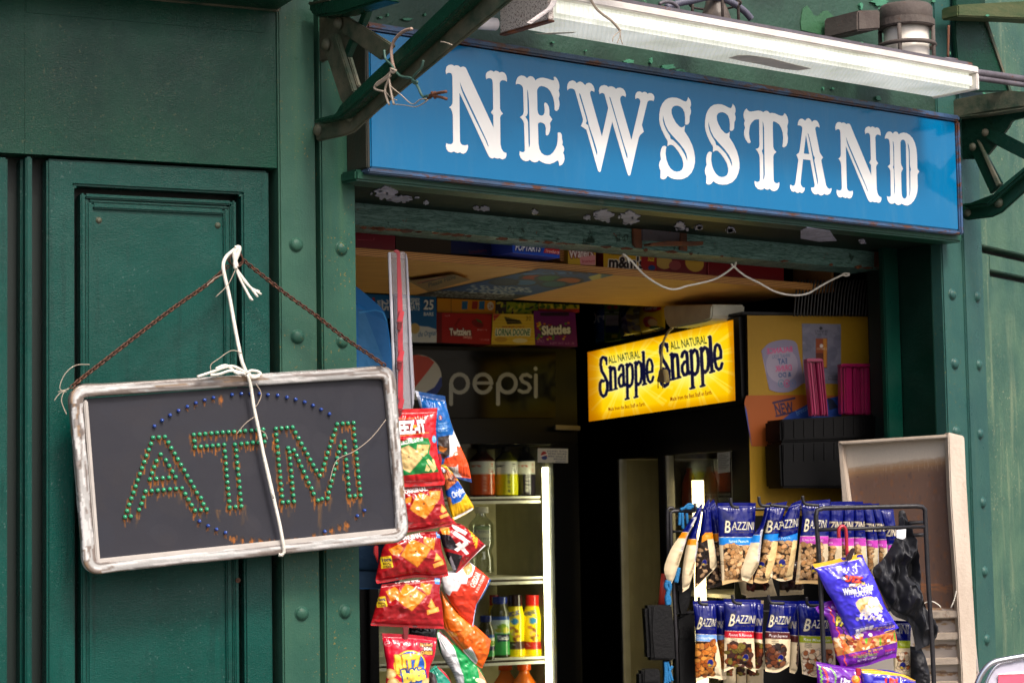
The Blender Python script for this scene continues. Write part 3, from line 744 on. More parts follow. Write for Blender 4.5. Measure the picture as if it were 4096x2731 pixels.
am.ppoly(zb, [(-5, 1290), (215, 1238), (255, 1195), (290, 1130), (1450, 10), (1660, -200), (1920, -200), (1690, 0), (480, 1115), (300, 1270), (-5, 1336)], B1, .055, .042)
am.build('arm_flange', M_arm, BR1, .012, False, 3)
slab(zb, [(-40, 40), (160, -5), (620, -60), (780, 0), (620, 45), (300, 150), (30, 182), (-40, 130)], B1, .05, .06, 'top_arm', M_arm, BR1, .006)
slab(zb, [(-50, 20), (0, 20), (170, -20), (170, 2), (0, 48), (-50, 60)], B1, .054, .02, 'dust_ledge', M_dust, BR1, .003)
for x, y, r in ((280, 258, 60), (148, 482, 62), (925, 665, 52), (400, 1255, 62), (58, 1410, 60)):
    MB().dome(B1.hit(zb((x, y)), .013), B1.n, pxr(zb, r, 6.2), .75).build('rivet', M_dust, BR1, smooth=True)
tubes_px(zb, [[(1075, 315), (1000, 335), (930, 385), (880, 450), (852, 540), (862, 660), (885, 750)]], B1, .062, .0046, 'wire', plain('pale_tie_wire', (150, 126, 112), .6), BR1)
# twine and wire tied on the arm
TW = thing('tie_wire', B1.hit(zb((900, 770)), .07), 'twisted green tie wire with cut barbed ends hanging from the left bracket', 'wire')
tubes_px(zb, [[(775, 545), (790, 640), (850, 700), (900, 775), (960, 830), (1060, 845), (1100, 880), (1150, 960), (1180, 1030), (1230, 1075)], [(1200, 655), (1175, 740), (1110, 810), (1080, 860), (1100, 905), (1140, 890), (1090, 880)], [(1225, 1080), (1210, 1050), (1260, 1035), (1245, 1075)]], B1, .066, .0034, 'strand', M_wire, TW)
tubes_px(zb, [[(1250, 1062), (1320, 1020), (1370, 1005), (1445, 993)], [(1270, 1030), (1310, 1040), (1380, 1050), (1450, 1072)], [(1290, 1000), (1330, 1060)], [(1270, 1060), (1330, 1000)]], B1, .066, .0042, 'barb', M_rust, TW, sm=False)
TN = thing('frayed_twine', B1.hit(zb((860, 770)), .075), 'frayed pale twine knotted on the left bracket arm, loose threads trailing over the sign', 'twine')
tubes_px(zb, [[(900, 765), (845, 745), (870, 790), (905, 760)], [(855, 775), (775, 850), (700, 900), (668, 950), (700, 975), (770, 990)], [(840, 800), (815, 880), (785, 970), (800, 1060), (830, 1135)], [(830, 860), (850, 1000), (880, 1130)], [(845, 820), (790, 860), (690, 930)]], B1, .074, .0032, 'cord', M_twine, TN)
tubes_px(zb, [[(880, 1130), (1000, 1140), (1110, 1158), (1180, 1130), (1250, 1080)], [(800, 1050), (830, 1140)], [(850, 940), (960, 1030), (1080, 1130), (1160, 1080), (1230, 1070)], [(780, 980), (850, 1060), (915, 1085)], [(1385, 455), (1440, 462), (1510, 490)]], B1, .074, .0014, 'thread', M_twine, TN)

zr5 = ZM(3700, 350, 4096, 1000, 955)
BR2 = thing('canopy_bracket', B2.hit(D((2240, 400))), 'dark green riveted iron canopy bracket at the right end of the sign', 'bracket')
slab(zr5, [(320, 290), (640, 232), (955, 180), (1200, 130), (1200, 260), (955, 290), (830, 320), (800, 380), (755, 440), (690, 540), (600, 650), (470, 690), (340, 690)], B2, -.006, .02, 'gusset', M_arm, BR2, .003)
slab(zr5, [(540, 430), (590, 400), (720, 425), (955, 545), (1200, 680), (1200, 830), (955, 695), (690, 560), (560, 480)], B2, .01, .014, 'flat_bar', M_arm, BR2, .003)
slab(zr5, [(430, 590), (440, 550), (500, 505), (590, 640), (745, 920), (700, 975), (630, 1030), (475, 690)], B2, .008, .014, 'flat_bar', M_arm, BR2, .003)
slab(zr5, [(495, 505), (520, 520), (720, 930), (690, 960)], B2, .026, .016, 'bar_lip', M_dust, BR2, .002)
slab(zr5, [(355, 1120), (590, 1108), (720, 960), (955, 765), (1300, 450), (1300, 740), (955, 1010), (740, 1205), (640, 1250), (390, 1280), (350, 1240)], B2, .014, .014, 'arm_web', M_arm, BR2, .004)
slab(zr5, [(355, 1118), (585, 1100), (715, 955), (955, 760), (1300, 440), (1300, 520), (955, 830), (740, 1020), (610, 1140), (355, 1160)], B2, .05, .034, 'arm_flange', M_arm, BR2, .008)
slab(zr5, [(0, 160), (250, 120), (500, 72), (800, 30), (955, 40), (1300, 0), (1300, 130), (955, 192), (640, 235), (335, 290), (230, 285)], B2, .03, .03, 'top_arm', M_dust, BR2, .006)
slab(zr5, [(230, 286), (640, 238), (955, 190), (1300, 120), (1300, 150), (955, 215), (640, 262), (335, 300)], B2, .05, .04, 'top_lip', M_dust, BR2, .006)
for x, y, r in ((580, 435, 34), (458, 575, 36), (710, 1112, 42), (408, 1210, 36)):
    MB().dome(B2.hit(zr5((x, y)), .02), B2.n, pxr(zr5, r, 8.0), .75).build('rivet', M_dust, BR2, smooth=True)

# ------------------------------------------------------------------ fluorescent fitting
z8 = ZM(1950, 0, 3000, 420, 2352)
OF, OB = .36, .17
fa, fb_ = F.S(2213, 58, OF, FU), F.S(3898, 363, OF, FU)
fz0 = (F.Z(2213, 58, OF, FU) + F.Z(3898, 363, OF, FU)) / 2
fz1 = (F.Z(3000, 132, OF, FU) + F.Z(3907, 300, OF, FU)) / 2
fz2 = (F.Z(3000, 105, OF, FU) + F.Z(3917, 273, OF, FU)) / 2
LF = thing('tube_light', F.P(fa, fz0, OB), 'long white fluorescent strip light with ribbed diffuser and rust-edged rail over the sign', 'strip light')
md = NT('ribbed_diffuser')
wv = md.n('ShaderNodeTexWave'); wv.inputs['Scale'].default_value = 22
mp = md.coord((1, 1, .02)); md.l(mp, wv.inputs['Vector'])
di = md.mix(md.ramp(md.noise(5, 5, .6), [(.4, bw(0)), (.75, bw(1))]), L4((246, 248, 240)), L4((206, 208, 192)))
di = md.mix(md.ramp(wv.outputs['Fac'], [(.0, bw(.22)), (.35, bw(0))]), di, L4((176, 180, 164)))
md.base(di); md.l(di, md.b.inputs['Emission Color']); md.set(Emission_Strength=.28, Roughness=.35, Normal=md.bump(wv.outputs['Fac'], .25, .01))
MB().box(F, fa, fb_, fz0, fz1, OB, OF).build('diffuser', md.m, LF, .012)
M_whr = grainmetal('white_rusty_enamel', (226, 222, 216), (206, 198, 192), (170, 96, 50), .66, .45, 0, 14, (.6, .6, 1))
MB().box(F, fa - .01, fb_ + .012, fz1 + .0005, fz2, OB - .01, OF + .012).build('rail', M_whr, LF, .003)
MB().box(F, fb_ + .0005, fb_ + .014, fz0 - .004, fz1, OB, OF + .012).build('end_frame', M_whr, LF, .003)
MB().box(F, fa - .02, fb_ + .01, fz2 + .0005, fz2 + .018, OB, OF - .01).build('housing', M_greyrust, LF, .003)
M_spk = NT('speckled_end_plate'); M_spk.base(M_spk.mix(M_spk.ramp(M_spk.noise(220, 2, .5), [(.5, bw(0)), (.66, bw(1))]), L4((216, 206, 198)), L4((120, 100, 90)))); M_spk.set(Roughness=.6)
MB().box(F, fa - .022, fa - .001, fz0 - .012, fz2 + .08, OB - .03, OF + .004).build('end_plate', M_spk.m, LF, .002)
MB().box(F, fa - .0235, fa + .0, fz0 - .018, fz0 - .0125, OB - .032, OF + .006).build('rust_edge', M_rust, LF, .001)
# debris lying inside the diffuser, seen as a dark patch on its underside
q3 = ZM(2696, 0, 4096, 950, 2311)
hb = [hitz(p, fz0 - .0015, q3) for p in [(360, 385), (420, 368), (500, 368), (640, 388), (800, 430), (905, 455), (820, 468), (700, 455), (560, 425), (450, 405)]]
MB().prism(hb, np.array([0, 0, .001])).build('debris_patch', plain('dead_insect_debris', (196, 188, 178), .8), LF)
hb = [hitz(p, fz0 - .0012, z8) for p in [(430, 305), (600, 296), (800, 290), (760, 300), (560, 312)]]
MB().prism(hb, np.array([0, 0, .0008])).build('debris_patch', plain('light_debris', (186, 182, 168), .8), LF)
ts = thing('loose_string', F.hit(z8((930, 10)), OF + .02), 'grey frayed string dangling over the front of the strip light', 'string')
tubes_px(z8, [[(900, -40), (930, 10), (975, 80), (1030, 130), (1100, 180), (1150, 230), (1190, 280)]], F, OF + .02, .0038, 'cord', M_twine, ts)
tubes_px(z8, [[(1190, 270), (1185, 330), (1160, 390)], [(1185, 280), (1130, 330), (1120, 375)], [(1190, 285), (1195, 350), (1210, 400)]], F, OF + .022, .0015, 'thread', M_twine, ts)
rg = thing('rag_strip', F.hit(z8((560, 60)), OF + .01), 'torn white plastic rag caught on the left end of the strip light', 'rag')
a_ = Art(z8, (340, -120, 660, 240), (214, 206, 204)); a_.speck(.08)
sheet('rag_cloth', attrmat('rag_cloth', .6), z8, ([(590, -60), (640, -60)], [(640, -60), (600, 60), (480, 160), (390, 215)], [(350, 205), (390, 215)], [(590, -60), (545, 60), (440, 140), (350, 205)]), F, OF + .02, a_, 2, .004, .006, 5, parent=rg)
tp = MB(); p0 = F.hit(FU((1860, 88)), .2); p1 = F.hit(FU((1982, 98)), .2); tp.tube([p0 - F.d * .02, p0, p1], pxr(FU, 26, 6.4), 16)
tag(tp.build('spare_tube', plain('white_tube', (210, 208, 214), .3), smooth=True), 'white tube end poking out behind the bracket, left of the strip light', 'tube')

# caged lamps above the sign
M_lampm = grainmetal('brown_grey_iron', (88, 80, 74), (70, 60, 56), (112, 78, 60), .62, .75)
CL = thing('bulkhead_lamp', F.hit(q3((1530, 200)), .17), 'round grey caged bulkhead lamp with frosted glass standing above the strip light', 'lamp')
c0 = F.hit(q3((1532, 150)), .17); u = q3.s * 8.1 / FPX
zz = lambda y: F.hit(q3((1532, y)), .17)[2]
MB().lathe((c0[0], c0[1], 0), [(158 * u, zz(150)), (165 * u, zz(135)), (165 * u, zz(60)), (150 * u, zz(42)), (20 * u, zz(38))], 32).build('cap', M_lampm, CL, smooth=True)
MB().lathe((c0[0], c0[1], 0), [(150 * u, zz(195)), (178 * u, zz(190)), (178 * u, zz(140)), (150 * u, zz(132))], 32).build('collar', M_lampm, CL, .003)
MB().lathe((c0[0], c0[1], 0), [(20 * u, zz(520)), (118 * u, zz(500)), (138 * u, zz(420)), (140 * u, zz(192))], 32).build('glass', plain('frosted_glass', (206, 200, 190), .35, 0, .05), CL, smooth=True)
cg = MB()
for k in range(4):
    a = math.pi * (.25 + .5 * k) + .35
    x, y = c0[0] + 168 * u * math.cos(a), c0[1] + 168 * u * math.sin(a)
    cg.tube([(x, y, zz(190)), (x, y, zz(500))], 13 * u, 8)
cg.tube([(c0[0] + 172 * u * math.cos(t), c0[1] + 172 * u * math.sin(t), zz(305)) for t in [2 * math.pi * i / 32 for i in range(32)]], 14 * u, 8, True)
cg.build('cage', M_lampm, CL, smooth=True)
slab(q3, [(1215, 70), (1365, 66), (1365, 195), (1215, 205)], F, .17, .16, 'mount', M_lampm, CL, .006)
CL2 = thing('bulkhead_lamp', F.hit(z8((2040, 0)), .17), 'cone shaped grey caged lamp above the middle of the strip light', 'lamp')
c0 = F.hit(z8((2040, 0)), .17); u = z8.s * 7.0 / FPX; zz = lambda y: F.hit(z8((2040, y)), .17)[2]
MB().lathe((c0[0], c0[1], 0), [(20 * u, zz(300)), (150 * u, zz(200)), (130 * u, zz(140)), (90 * u, zz(40)), (80 * u, zz(-150))], 24).build('glass', plain('grimy_cone', (96, 86, 78), .5, 0, .1), CL2, smooth=True)
cg = MB(); cg.tube([(c0[0] + 230 * u * math.cos(t), c0[1] + 230 * u * math.sin(t), zz(35)) for t in [2 * math.pi * i / 32 for i in range(32)]], 11 * u, 8, True)
for k in range(4):
    a = math.pi * .5 * k + .2; x, y = c0[0] + 215 * u * math.cos(a), c0[1] + 215 * u * math.sin(a)
    cg.tube([(x, y, zz(-150)), (x, y, zz(230))], 14 * u, 8)
cg.build('cage', M_lampm, CL2, smooth=True)
cn_ = along([(1600, 70), (1720, 30), (1850, 5), (1990, -25), (2120, -5), (2230, 50), (2310, 110), (2360, 170)], np.linspace(0, 1, 150))
hh = F.hit(z8(cn_), .20); rr = [(.0115 if i % 3 else .0085) for i in range(len(hh))]
tag(MB().tube(list(hh), rr, 10).build('flexible_conduit', plain('grey_blue_conduit', (82, 82, 98), .55), smooth=True), 'ribbed grey flexible conduit looping over the top of the strip light', 'conduit')
tag(tubes_px(z8, [[(1540, 40), (1580, 20), (1650, 25), (1700, 60), (1712, 95)]], F, .25, .006, 'strap_ring', M_greyrust), 'small bent metal strap on the back of the strip light', 'strap')
for y0, y1, r in ((1145, 1245, 52), (1235, 1335, 40)):
    pa = F.hit(z7((860, y0)), .22); pb = F.hit(z7((1560, y1)), .22)
    tag(MB().tube([pa - (pb - pa) * .3, pa, pb, pb + (pb - pa)], pxr(z7, r, 8.4), 14).build('conduit_pipe', M_greyrust, smooth=True), ('upper' if y0 < 1200 else 'lower') + ' of two grey conduit pipes running right from the strip light end', 'pipe')
tag(tubes_px(z7, [[(370, 405), (366, 600), (360, 900)]], F, .25, pxr(z7, 19, 8.2), 'hanger_rod', M_rust), 'thin rusty rod standing on the right end of the strip light', 'rod')
tag(tubes_px(z7, [[(310, 925), (400, 935), (500, 948)]], F, .27, pxr(z7, 28, 8.1), 'pipe_stub', M_greyrust, sm=False), 'short grey pipe stub lying on top of the strip light', 'pipe')

# ------------------------------------------------------------------ ATM sign
z4 = ZM(0, 900, 1600, 2000, 2281)
AO = .10
AT = thing('led_sign', L.hit(FU((940, 2215)), AO), 'weathered LED sign reading ATM in a taped white frame, hung crooked from a chain', 'sign')
ci = [(335, 1594), (1541, 1507), (1592, 2133), (386, 2254)]
za = ZM(480, 1620, 980, 2120, 1568); zb3 = ZM(980, 1620, 1480, 2120, 1568); z7b = ZM(0, 1800, 1500, 2731, 2352)
GA = pp("410,407 384,484 356,559 328,634 300,712 273,788 246,862 218,940 192,1017 166,1094 138,1168 111,1247 84,1324 58,1401 131,1393 235,1310 266,1234 291,1157 317,1080 395,1072 470,1067 544,1061 621,1054 698,1047 773,1041 815,1111 855,1181 894,1250 937,1319 1010,1313 1084,1306 1041,1237 1011,1161 961,1096 923,1026 883,955 841,886 803,815 761,746 720,677 682,607 638,537 602,467 558,397 485,402 506,616 454,699 425,776 399,852 372,928 452,921 532,913 610,907 694,900 655,830 612,759 572,690")
GT = pp("921,371 994,365 1066,359 1142,353 1213,347 1285,341 1357,337 1429,333 1502,328 1565,322 929,450 937,526 1010,520 1084,514 1156,509 1227,503 1302,497 1310,577 1319,654 1325,734 1330,811 1337,889 1344,967 1352,1045 1361,1123 1366,1202 1371,1281 1437,494 1453,567 1459,644 1466,722 1473,800 1484,876 1491,955 1499,1031 1504,1110 1512,1189 1518,1265 1445,1273 1518,484")
G3 = pp("78,317 147,311 222,304 235,380 240,460 163,466 93,470 22,478 382,295 387,371 396,447 402,524 411,601 416,679 424,755 433,832 440,909 444,986 454,1063 460,1141 467,1217 538,1211 610,1206 603,1129 594,1052 587,976 581,899 573,820 567,743 558,667 551,590 537,537 453,289 523,283 593,278 628,345 667,413 703,482 741,549 779,615 814,683 852,750 889,818 932,882 610,565 643,631 674,700 705,769 735,834 767,906 797,973 831,1042 858,1110 911,1192 961,1174 1032,1166 1046,1094 1063,1022 1082,950 1101,878 1119,806 1137,733 1153,661 1170,590 1188,517 1241,457 1249,534 1256,609 1264,685 1271,762 1277,836 1290,914 1293,990 1298,1065 1308,1141 1373,1136 1444,1130 1436,1053 1427,978 1421,903 1414,827 1405,751 1398,675 1391,599 1386,525 1376,450 1368,374 1362,298 1357,223 1286,228 1220,231 1151,238 1129,310 1105,381 1082,452 1058,523 1033,597 1011,669 989,740 963,813")
BT = pp("879,1146 922,1113 968,1084 1016,1058 1066,1035 1115,1014 1165,998 1215,984 1321,967 1374,962 1426,961 1478,961 1526,968 1581,971 1634,982 1684,994 1735,1009 1783,1028 1829,1051 1876,1077")
BB = pp("1249,445 1303,473 1356,495 1412,516 1920,560 2035,509 2238,411 2283,377")
HO = pp("1466,540 1520,552 1580,555 1637,560 1690,563 1865,555 1808,560 1970,530 2080,490 2130,475 2180,455")
green = [za(p) for p in GA] + [za(p) for p in GT] + [zb3(p) for p in G3]
blue = [z4(p) for p in BT] + [z7b(p) for p in BB]
hole = [z7b(p) for p in HO] + [z4((1260, 978))]
ar = Art(FU, (300, 1480, 1620, 2280), (46, 46, 53))
gg = random.Random(3)
for _ in range(90):
    x, y = gg.uniform(340, 1580), gg.uniform(1540, 2230); ar.ell(x, y, gg.uniform(30, 120), gg.uniform(20, 70), gg.choice([(57, 56, 62), (41, 42, 50), (52, 49, 52), (46, 48, 57)]), gg.uniform(0, 3), .22)
for p in list(green) + list(hole):
    st = gg.random()
    for _ in range(int(6 + st * 12)):
        x = p[0] + gg.gauss(-2, 5); y0 = p[1] + gg.uniform(-6, 10); ln = abs(gg.gauss(0, 14)) + 4
        ar.line([(x, y0), (x + gg.uniform(-2, 2), y0 + ln)], gg.uniform(2, 6), gg.choice([(168, 96, 34), (130, 78, 34), (92, 60, 40), (190, 108, 26)]), .6)
    ar.ell(p[0], p[1] + 1, 10, 10, (36, 32, 34), 0, .5)
for p in blue[20:] + blue[4:8] + hole:
    for _ in range(4): ar.line([(p[0] + gg.gauss(0, 3), p[1] + 4), (p[0] + gg.gauss(0, 3), p[1] + gg.uniform(10, 24))], 4, (160, 92, 36), .45)
for x, y0, y1 in ((872, 2040, 2090), (1160, 2010, 2066), (1280, 2000, 2150), (1322, 1990, 2060), (1395, 1985, 2080), (1440, 1975, 2060), (1275, 1905, 1995), (800, 2045, 2100), (925, 2030, 2080), (975, 2020, 2100), (550, 2060, 2110), (720, 1960, 2020)):
    for _ in range(10): ar.line([(x + gg.gauss(0, 6), y0), (x + gg.gauss(0, 6), gg.uniform(y0, y1))], gg.uniform(3, 8), (120, 82, 46), .16)
ar.speck(.05)
bo = sheet('board', attrmat('board_face', .45, 0, 0, .05, 30, .25), FU, quad(*ci), L, AO, ar, 2.4, depth=.03, side=(60, 60, 66), parent=AT)
# taped frame
oc = [(262, 1538), (1562, 1464), (1624, 2150), (328, 2288)]
mid = [((a[0] + b[0]) / 2, (a[1] + b[1]) / 2) for a, b in zip(ci, oc)]
path = []
for k in range(4):
    a, b, c = np.array(mid[k - 1], float), np.array(mid[k]), np.array(mid[(k + 1) % 4])
    u1 = (a - b) / np.hypot(*(a - b)); u2 = (c - b) / np.hypot(*(c - b))
    for t in np.linspace(0, 1, 14): path.append((b + u1 * 46) * (1 - t) ** 2 + 2 * t * (1 - t) * b + (b + u2 * 46) * t ** 2)
    e = (c - b); nxt = c - u2 * 46; st = b + u2 * 46
    for t in np.linspace(0, 1, 150 if k % 2 else 90)[1:-1]: path.append(st * (1 - t) + nxt * t)
h = L.hit(np.array(path), AO + .002)
Pw = np.array(h); n_ = len(Pw); sg = 28
V_, C_ = [], []
gI, gK = np.meshgrid(np.arange(n_), np.arange(sg), indexing='ij')
st_ = fbm(gI * .035 + 3, gK * .55, 21, 3); st2 = fbm(gI * .10, gK * .9 + 7, 33, 3); st3 = fbm(gI * .05 + 20, gK * .3, 44, 3)
cen = Pw.mean(0)
for i in range(n_):
    tn = Pw[(i + 1) % n_] - Pw[i - 1]; tn /= np.linalg.norm(tn); out = np.cross(tn, L.n); out /= np.linalg.norm(out)
    if (Pw[i] - cen) @ out < 0: out = -out
    dcor = min(np.hypot(*(np.array(path[i]) - np.array(q))) for q in mid); cw = max(0, 1 - dcor / 110)
    for k in range(sg):
        a_ = 2 * math.pi * k / sg; c, q = math.cos(a_), math.sin(a_)
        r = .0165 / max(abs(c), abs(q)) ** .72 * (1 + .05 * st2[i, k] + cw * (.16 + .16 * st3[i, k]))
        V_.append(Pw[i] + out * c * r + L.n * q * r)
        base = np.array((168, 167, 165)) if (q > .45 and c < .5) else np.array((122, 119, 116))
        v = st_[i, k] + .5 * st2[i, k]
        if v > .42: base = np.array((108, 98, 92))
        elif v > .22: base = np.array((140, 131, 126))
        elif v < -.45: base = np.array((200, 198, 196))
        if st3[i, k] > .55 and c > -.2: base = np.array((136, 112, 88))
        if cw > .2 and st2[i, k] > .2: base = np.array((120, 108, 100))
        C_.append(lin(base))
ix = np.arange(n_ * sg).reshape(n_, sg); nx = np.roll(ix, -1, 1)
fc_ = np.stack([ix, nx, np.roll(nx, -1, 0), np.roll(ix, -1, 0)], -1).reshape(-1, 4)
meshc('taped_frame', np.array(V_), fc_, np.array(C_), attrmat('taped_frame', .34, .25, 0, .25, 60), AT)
# a flat white lip inside the tape along the bottom and left
M_lip = plain('white_trim', (178, 172, 166), .4, 0, .05, 60, .1)
slab(FU, [(384, 2235), (1588, 2112), (1590, 2134), (386, 2258)], L, AO + .018, .02, 'trim', M_lip, AT, .003)
slab(FU, [(335, 1600), (352, 1600), (402, 2240), (386, 2250)], L, AO + .018, .02, 'trim', M_lip, AT, .003)
# LEDs
def led_mesh(name, mat, LR):
    m = MB(); m.lathe((0, 0, 0), [(LR, 0), (LR, .004), (LR * .88, .007), (LR * .55, .0095), (LR * .2, .0105)], 12, L.n)
    o = m.build(name, mat, AT, smooth=True); return o
def ledmat(name, c):
    m = NT(name); m.base(L4(c)); m.set(Roughness=.12, Subsurface_Weight=.15, Coat_Weight=.6); return m.m
protoG = led_mesh('green_led', ledmat('green_led_plastic', (44, 148, 106)), .0058)
protoB = led_mesh('blue_led', ledmat('blue_led_plastic', (36, 70, 150)), .005)
def place_led(proto, first, p):
    o = proto if first else proto.copy()
    if not first: COL.objects.link(o)
    parent_to(o, AT)
    h = L.hit(p, AO + .001)
    o.location = Vector(h) ; return o
for i, p in enumerate(blue): place_led(protoB, i == 0, p)
for i, p in enumerate(green[:97]): place_led(protoG, i == 0, p)
mr = MB()
for p in green[97:]: mr.lathe(L.hit(p, AO + .001), [(.0058, 0), (.0058, .004), (.0051, .007), (.0032, .0095), (.0012, .0105)], 12, L.n)
o = mr.build('green_led', protoG.data.materials[0], AT, smooth=True); o['kind'] = 'stuff'
# chain, ring and cord
CH = thing('hanging_chain', L.hit(z4((1345, 150)), .06), 'thin rusty twisted chain holding the ATM sign from a hook on the wall', 'chain')
def chain(pts, offs):
    P = along(pts, np.linspace(0, 1, 300)); o = np.linspace(offs[0], offs[1], 300)
    Pw = np.array([L.hit(z4(a), b) for a, b in zip(P, o)])
    d = np.r_[0, np.cumsum(np.linalg.norm(np.diff(Pw, axis=0), axis=1))]
    m = MB(); pitch = .0105; n = int(d[-1] / pitch)
    for k in range(n):
        t = k * pitch + pitch / 2
        c = np.array([np.interp(t, d, Pw[:, j]) for j in range(3)]); e = np.array([np.interp(min(t + .004, d[-1]), d, Pw[:, j]) for j in range(3)]) - c
        e = e / max(np.linalg.norm(e), 1e-9); side = np.cross(e, L.n); side /= np.linalg.norm(side)
        w = side * math.cos(.75 if k % 2 else -.75) + L.n * math.sin(.75 if k % 2 else -.75)
        m.tube([c + e * .0085 * math.cos(q) + w * .0052 * math.sin(q) for q in [2 * math.pi * i / 10 for i in range(10)]], .0021, 5, True)
    return m.build('chain_run', M_chain, CH, smooth=True)
M_chain = grainmetal('rusty_chain', (92, 58, 44), (66, 44, 38), (120, 74, 50), .5, .5, .4, 60)
chain([(1300, 235), (1180, 340), (1000, 465), (800, 615), (600, 770), (470, 870), (395, 935)], (.05, AO + .02))
chain([(1385, 200), (1480, 275), (1640, 400), (1800, 515), (1960, 640), (2100, 735), (2200, 805)], (.05, AO + .03))
cc = L.hit(z4((1345, 190)), .06)
m = MB()
for dx, dy, r in ((0, 0, .021), (8, 12, .019)):
    c = L.hit(z4((1340 + dx, 188 + dy)), .05 + dx * .001)
    m.tube([c + L.d * r * math.cos(t) + np.array([0, 0, 1]) * r * math.sin(t) for t in [2 * math.pi * i / 24 for i in range(24)]], .0024, 6, True)
m.build('ring', M_chain, CH, smooth=True)
hk = MB(); hk.tube([L.hit(z4((1350, 150)), o) for o in (-.02, .07)] + [L.hit(z4((1352, 128)), .078)], .006, 8); tag(hk.build('wall_hook', M_rust, smooth=True), 'rusty hook on the door moulding carrying the chain ring', 'hook')
CR = thing('white_cord', L.hit(z4((1350, 140)), .09), 'frayed white cord tied from the hook round the ATM sign', 'cord')
tubes_px(z4, [[(1355, 125), (1330, 145), (1290, 180), (1272, 230), (1283, 300), (1310, 420), (1335, 560), (1360, 690), (1380, 780), (1405, 840)]], L, (.09, .13), .0052, 'cord_run', M_rope, CR)
tubes_px(z4, [[(1340, 130), (1365, 128), (1355, 170), (1340, 210), (1345, 250)], [(1352, 130), (1335, 165), (1350, 240)]], L, .095, .006, 'knot', M_rope, CR)
z4f = lambda q: [tuple(p) for p in z7b(np.array(q))]
run = [tuple(z4(p)) for p in ((1412, 850), (1430, 920), (1450, 1050), (1478, 1180), (1505, 1320), (1535, 1450), (1560, 1560))] + z4f([(1655, 40), (1690, 180), (1725, 340), (1755, 470), (1778, 600), (1782, 640), (1765, 660), (1748, 655)])
tubes_px(FU, [run], L, tuple([.135] + [AO + .026] * (len(run) - 2) + [AO + .02]), .0048, 'cord_run', M_rope, CR)
tubes_px(z4, [[(1405, 845), (1430, 830), (1470, 835), (1485, 850), (1450, 865), (1415, 850)], [(1400, 840), (1330, 805), (1270, 815), (1215, 835), (1125, 865)], [(1400, 850), (1320, 830), (1250, 850), (1200, 855)], [(1420, 845), (1440, 870), (1480, 862)], [(1395, 838), (1350, 845), (1290, 800), (1230, 820)]], L, .135, .0042, 'bow', M_rope, CR)
tubes_px(z4, [[(1345, 250), (1370, 310), (1420, 400), (1440, 430)], [(1348, 250), (1400, 320), (1470, 410)], [(1350, 250), (1410, 340), (1490, 395)], [(1346, 250), (1380, 330), (1430, 425)], [(1350, 255), (1420, 350), (1480, 380)]], L, .09, .0032, 'frayed_end', M_rope, CR)
tubes_px(z4, [[(1280, 280), (1230, 300), (1180, 345)], [(1340, 260), (1300, 340), (1230, 410)], [(1380, 730), (1320, 715), (1250, 760), (1200, 800), (1210, 850)], [(1455, 1040), (1475, 1010), (1490, 960), (1460, 905)], [(1455, 1090), (1400, 1130), (1350, 1190)], [(1490, 1170), (1515, 1190), (1525, 1220)], [(2200, 1110), (2120, 1210), (2020, 1290), (1920, 1340), (1880, 1460)], [(510, 795), (430, 800), (370, 850), (340, 930), (380, 950)], [(395, 930), (340, 960), (310, 1000)], [(370, 940), (350, 1000), (380, 1080)], [(390, 935), (330, 950)]], L, AO + .03, .0011, 'thread', M_twine, CR)
# ------------------------------------------------------------------ shelf over the hatch
SO = -.50
zsb = F.Z(2400, 1096, SO, FU); zst = F.Z(2400, 1066, SO, FU)
mpw = NT('plywood_edge')
wv = mpw.n('ShaderNodeTexWave', bands_direction='Z'); wv.inputs['Scale'].default_value = 55; wv.inputs['Distortion'].default_value = 1.2; wv.inputs['Detail'].default_value = 3
mpw.l(mpw.coord((1, 1, 1)), wv.inputs['Vector'])
geo = mpw.n('ShaderNodeNewGeometry'); sx = mpw.n('ShaderNodeSeparateXYZ'); mpw.l(geo.outputs['Normal'], sx.inputs[0])
ab = mpw.n('ShaderNodeMath', operation='ABSOLUTE'); mpw.l(sx.outputs['Z'], ab.inputs[0])
edge = mpw.ramp(wv.outputs['Fac'], [(.25, L4((120, 74, 34))), (.6, L4((204, 148, 80)))])
face = mpw.mix(mpw.ramp(mpw.noise(8, 4, .6, mpw.coord((1, 6, 1))), [(.35, bw(0)), (.7, bw(1))]), L4((242, 180, 88)), L4((222, 154, 70)))
mpw.base(mpw.mix(ab.outputs[0], edge, face)); mpw.set(Roughness=.6)
WS = thing('plywood_shelf', F.P(F.S(2000, 600, SO), zsb, SO), 'wide plywood shelf above the hatch opening, loaded with snack boxes', 'shelf')
q0 = [F.P(F.S(1250, 1000, SO, FU), zsb, SO), F.P(F.S(3300, 1165, SO, FU), zsb, SO), hitz((2823, 1236), zsb, FU), hitz((1250, 1160), zsb, FU)]
MB().prism([np.asarray(p) for p in q0], np.array([0, 0, zst - zsb])).build('board', mpw.m, WS, .001)
ke = F.S(3336, 1150, SO, FU)
MB().box(F, ke - .012, ke, zsb, zsb + .12, SO - .2, SO).build('end_board', plain('kraft_board', (150, 104, 58), .8), WS)
